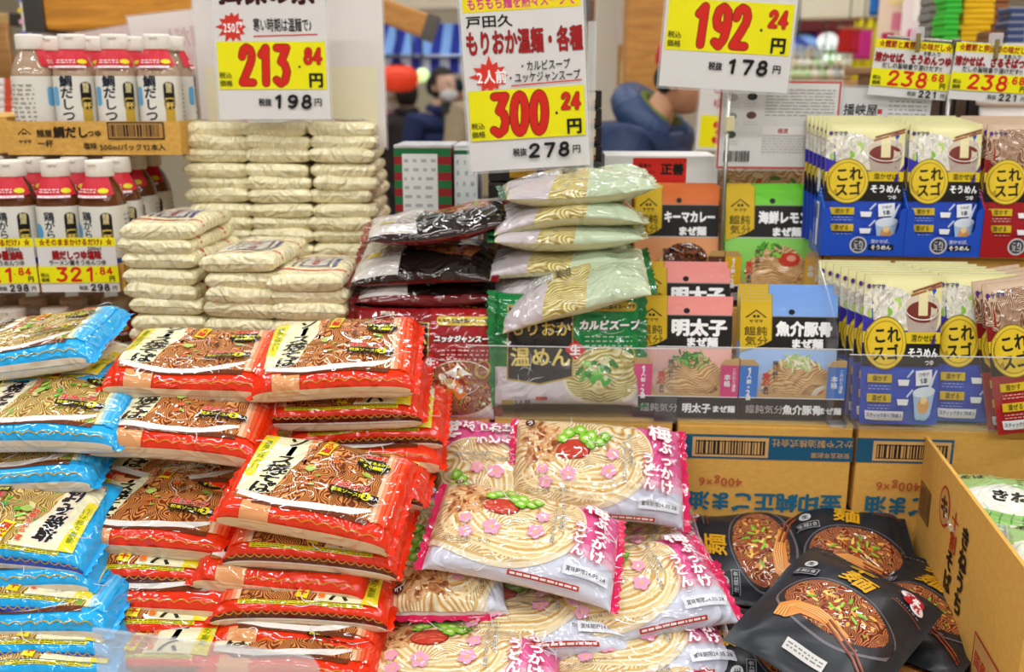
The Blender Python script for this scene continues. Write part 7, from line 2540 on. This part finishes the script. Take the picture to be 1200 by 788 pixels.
# shirt front, green lining, hood
def front_patch(name, root, L, mat, x0, x1, z0, z1, y, n=8, bulge=0.03, th=0.012):
    V = []
    for j in range(n + 1):
        t = j / n
        for i in range(n + 1):
            u = i / n
            xx = x0[0] + (x1[0] - x0[0]) * u
            xx2 = x0[1] + (x1[1] - x0[1]) * u
            x = xx + (xx2 - xx) * t
            v = L(x, y - bulge * (1 - (2 * u - 1) ** 2) + 0.02 * t, z0 + (z1 - z0) * t)
            V.append(v)
    F = [(j * (n + 1) + i, j * (n + 1) + i + 1, (j + 1) * (n + 1) + i + 1, (j + 1) * (n + 1) + i) for j in range(n) for i in range(n)]
    o = link(name, mesh_from(name, V, F, [mat], smooth=True), root)
    o.modifiers.new('thick', 'SOLIDIFY').thickness = th
    return o
front_patch('shirt', man, L, 'plaid', (-0.06, -0.045), (0.06, 0.045), 1.0, 1.44, -0.215, bulge=0.02)
front_patch('jacket_lining', man, L, 'mt:#8a9a3a', (-0.105, -0.075), (-0.06, -0.045), 0.98, 1.46, -0.222)
front_patch('jacket_lining', man, L, 'mt:#a89a5a', (0.06, 0.045), (0.105, 0.075), 0.98, 1.46, -0.222)
ring = [L(0.115 * math.sin(a), 0.012 + 0.105 * math.cos(a), 1.425 + 0.03 * math.cos(a)) for a in np.linspace(-2.6, 2.6, 21)]
MB().tube(ring, [0.03] + [0.055] * 19 + [0.03], 'puffer:#2a4068', 12).obj('hood', man)
ring = [L(0.085 * math.sin(a), 0.005 + 0.075 * math.cos(a), 1.455 + 0.02 * math.cos(a)) for a in np.linspace(-2.5, 2.5, 19)]
MB().tube(ring, 0.026, 'mt:#7a8a30', 10).obj('hood_lining', man)
for t in (0.3, 0.55, 0.8):
    ring = [L(0.205 * math.cos(a), 0.16 * math.sin(a), 0.95 + 0.42 * t) for a in np.linspace(0, 2 * math.pi, 25)]
    MB().tube(ring, 0.006, 'puffer:#1a2a4c', 6).obj('quilt_seam', man)

# the masked person
wp = Vector((at(512, 120, 6.2).x, 6.2, 0))
zt = at(508, 79, 6.2).z
wom, L, hd, s = person('person', 'person in navy coat and white face mask under the blue awning', wp, 38, 'skin:#e0b49a', 'mt:#1c2a5c', None, 'mt:#2a2a34', lean=4, s=zt / 1.72, pose={-1: ((-0.24, 0.02, 1.12), (-0.08, -0.22, 1.10)), 1: ((0.24, 0.02, 1.12), (0.10, -0.24, 1.02))}, head_yaw=6)
h = MB()
h.ball((0, 0.016 * s, 0.018 * s), (0.088 * s, 0.106 * s, 0.116 * s), 'mt:#2a1c18', 18, 12)
hm = h.mesh('hair')
bm = bmesh.new()
bm.from_mesh(hm)
bmesh.ops.delete(bm, geom=[v for v in bm.verts if v.co.y < -0.045 * s and v.co.z < 0.062 * s], context='VERTS')
bm.to_mesh(hm)
bm.free()
link('hair', hm, hd)
link('bun', MB().ball((0, 0.115 * s, 0.0), (0.05 * s, 0.045 * s, 0.07 * s), 'mt:#2a1c18', 12, 8).mesh('bun'), hd)
link('face_mask', MB().ball((0, -0.055 * s, -0.052 * s), (0.062 * s, 0.058 * s, 0.052 * s), 'mt:#f4f2f2', 16, 10).mesh('mask'), hd)
front_patch('cardigan_front', wom, L, 'mt:#b8a484', (-0.10, -0.05), (0.10, 0.05), 0.66, 1.42, -0.16, bulge=0.03)
front_patch('scarf', wom, L, 'mt:#3a3a34', (-0.05, -0.045), (0.05, 0.045), 1.36, 1.50, -0.10, bulge=0.02)
c = wp + Matrix.Rotation(R(38), 3, 'Z') @ L(0.10, -0.40, 0.90)
e = empty('carrier_bag', 'pale green carrier bag held by the masked person', 'bag', Matrix.Translation(c))
MB().lathe([(0.05, -0.30), (0.10, -0.28), (0.095, -0.12), (0.05, -0.01), (0.02, 0.06)], 'pl:#bfe6b0', 14).obj('bag_body', e)
MB().tube([(-0.02, 0, 0.05), (-0.02, 0, 0.10), (0.02, 0, 0.10), (0.02, 0, 0.05)], 0.006, 'pl:#a8d89a').obj('handle', e)

# shoppers behind her
bp = Vector((at(535, 120, 6.75).x, 6.75, 0))
zt = at(532, 93, 6.75).z
o2, L, hd, s = person('person', 'person in dark coat and dark cap half hidden behind the masked person', bp, -20, 'skin:#b88468', 'mt:#1c2038', None, 'mt:#22222a', lean=3, s=zt / 1.72)
link('cap', MB().lathe([(0.09 * s, 0.0), (0.09 * s, 0.05 * s), (0.06 * s, 0.09 * s), (0.002, 0.10 * s)], 'mt:#1a2234', 20).mesh('cap'), hd, Matrix.Translation((0, 0.01, 0.03)) @ Matrix.Diagonal((0.95, 1.15, 1, 1)))
bp = Vector((at(476, 120, 7.0).x, 7.0, 0))
zt = at(490, 88, 6.85).z
o3, L, hd, s = person('person', 'person with dark brown hair seen from behind, left of the masked person', bp, 175, 'skin:#d8a888', 'mt:#2a2220', None, 'mt:#22222a', lean=2, s=zt / 1.72)
link('hair', MB().ball((0, 0.03 * s, -0.01), (0.094 * s, 0.098 * s, 0.13 * s), 'mt:#2c1a14', 16, 10).mesh('hair'), hd)
bp = Vector((at(574, 120, 5.7).x, 5.7, 0))
o4, L, hd, s = person('person', 'person in beige coat mostly hidden behind the 300 yen sign', bp, 30, 'skin:#d8a888', 'mt:#b8a484', None, 'mt:#3a3230', lean=2, s=0.94)
link('hair', MB().ball((0, 0.03 * s, 0.01), (0.09 * s, 0.095 * s, 0.12 * s), 'mt:#2c1a14', 16, 10).mesh('hair'), hd)
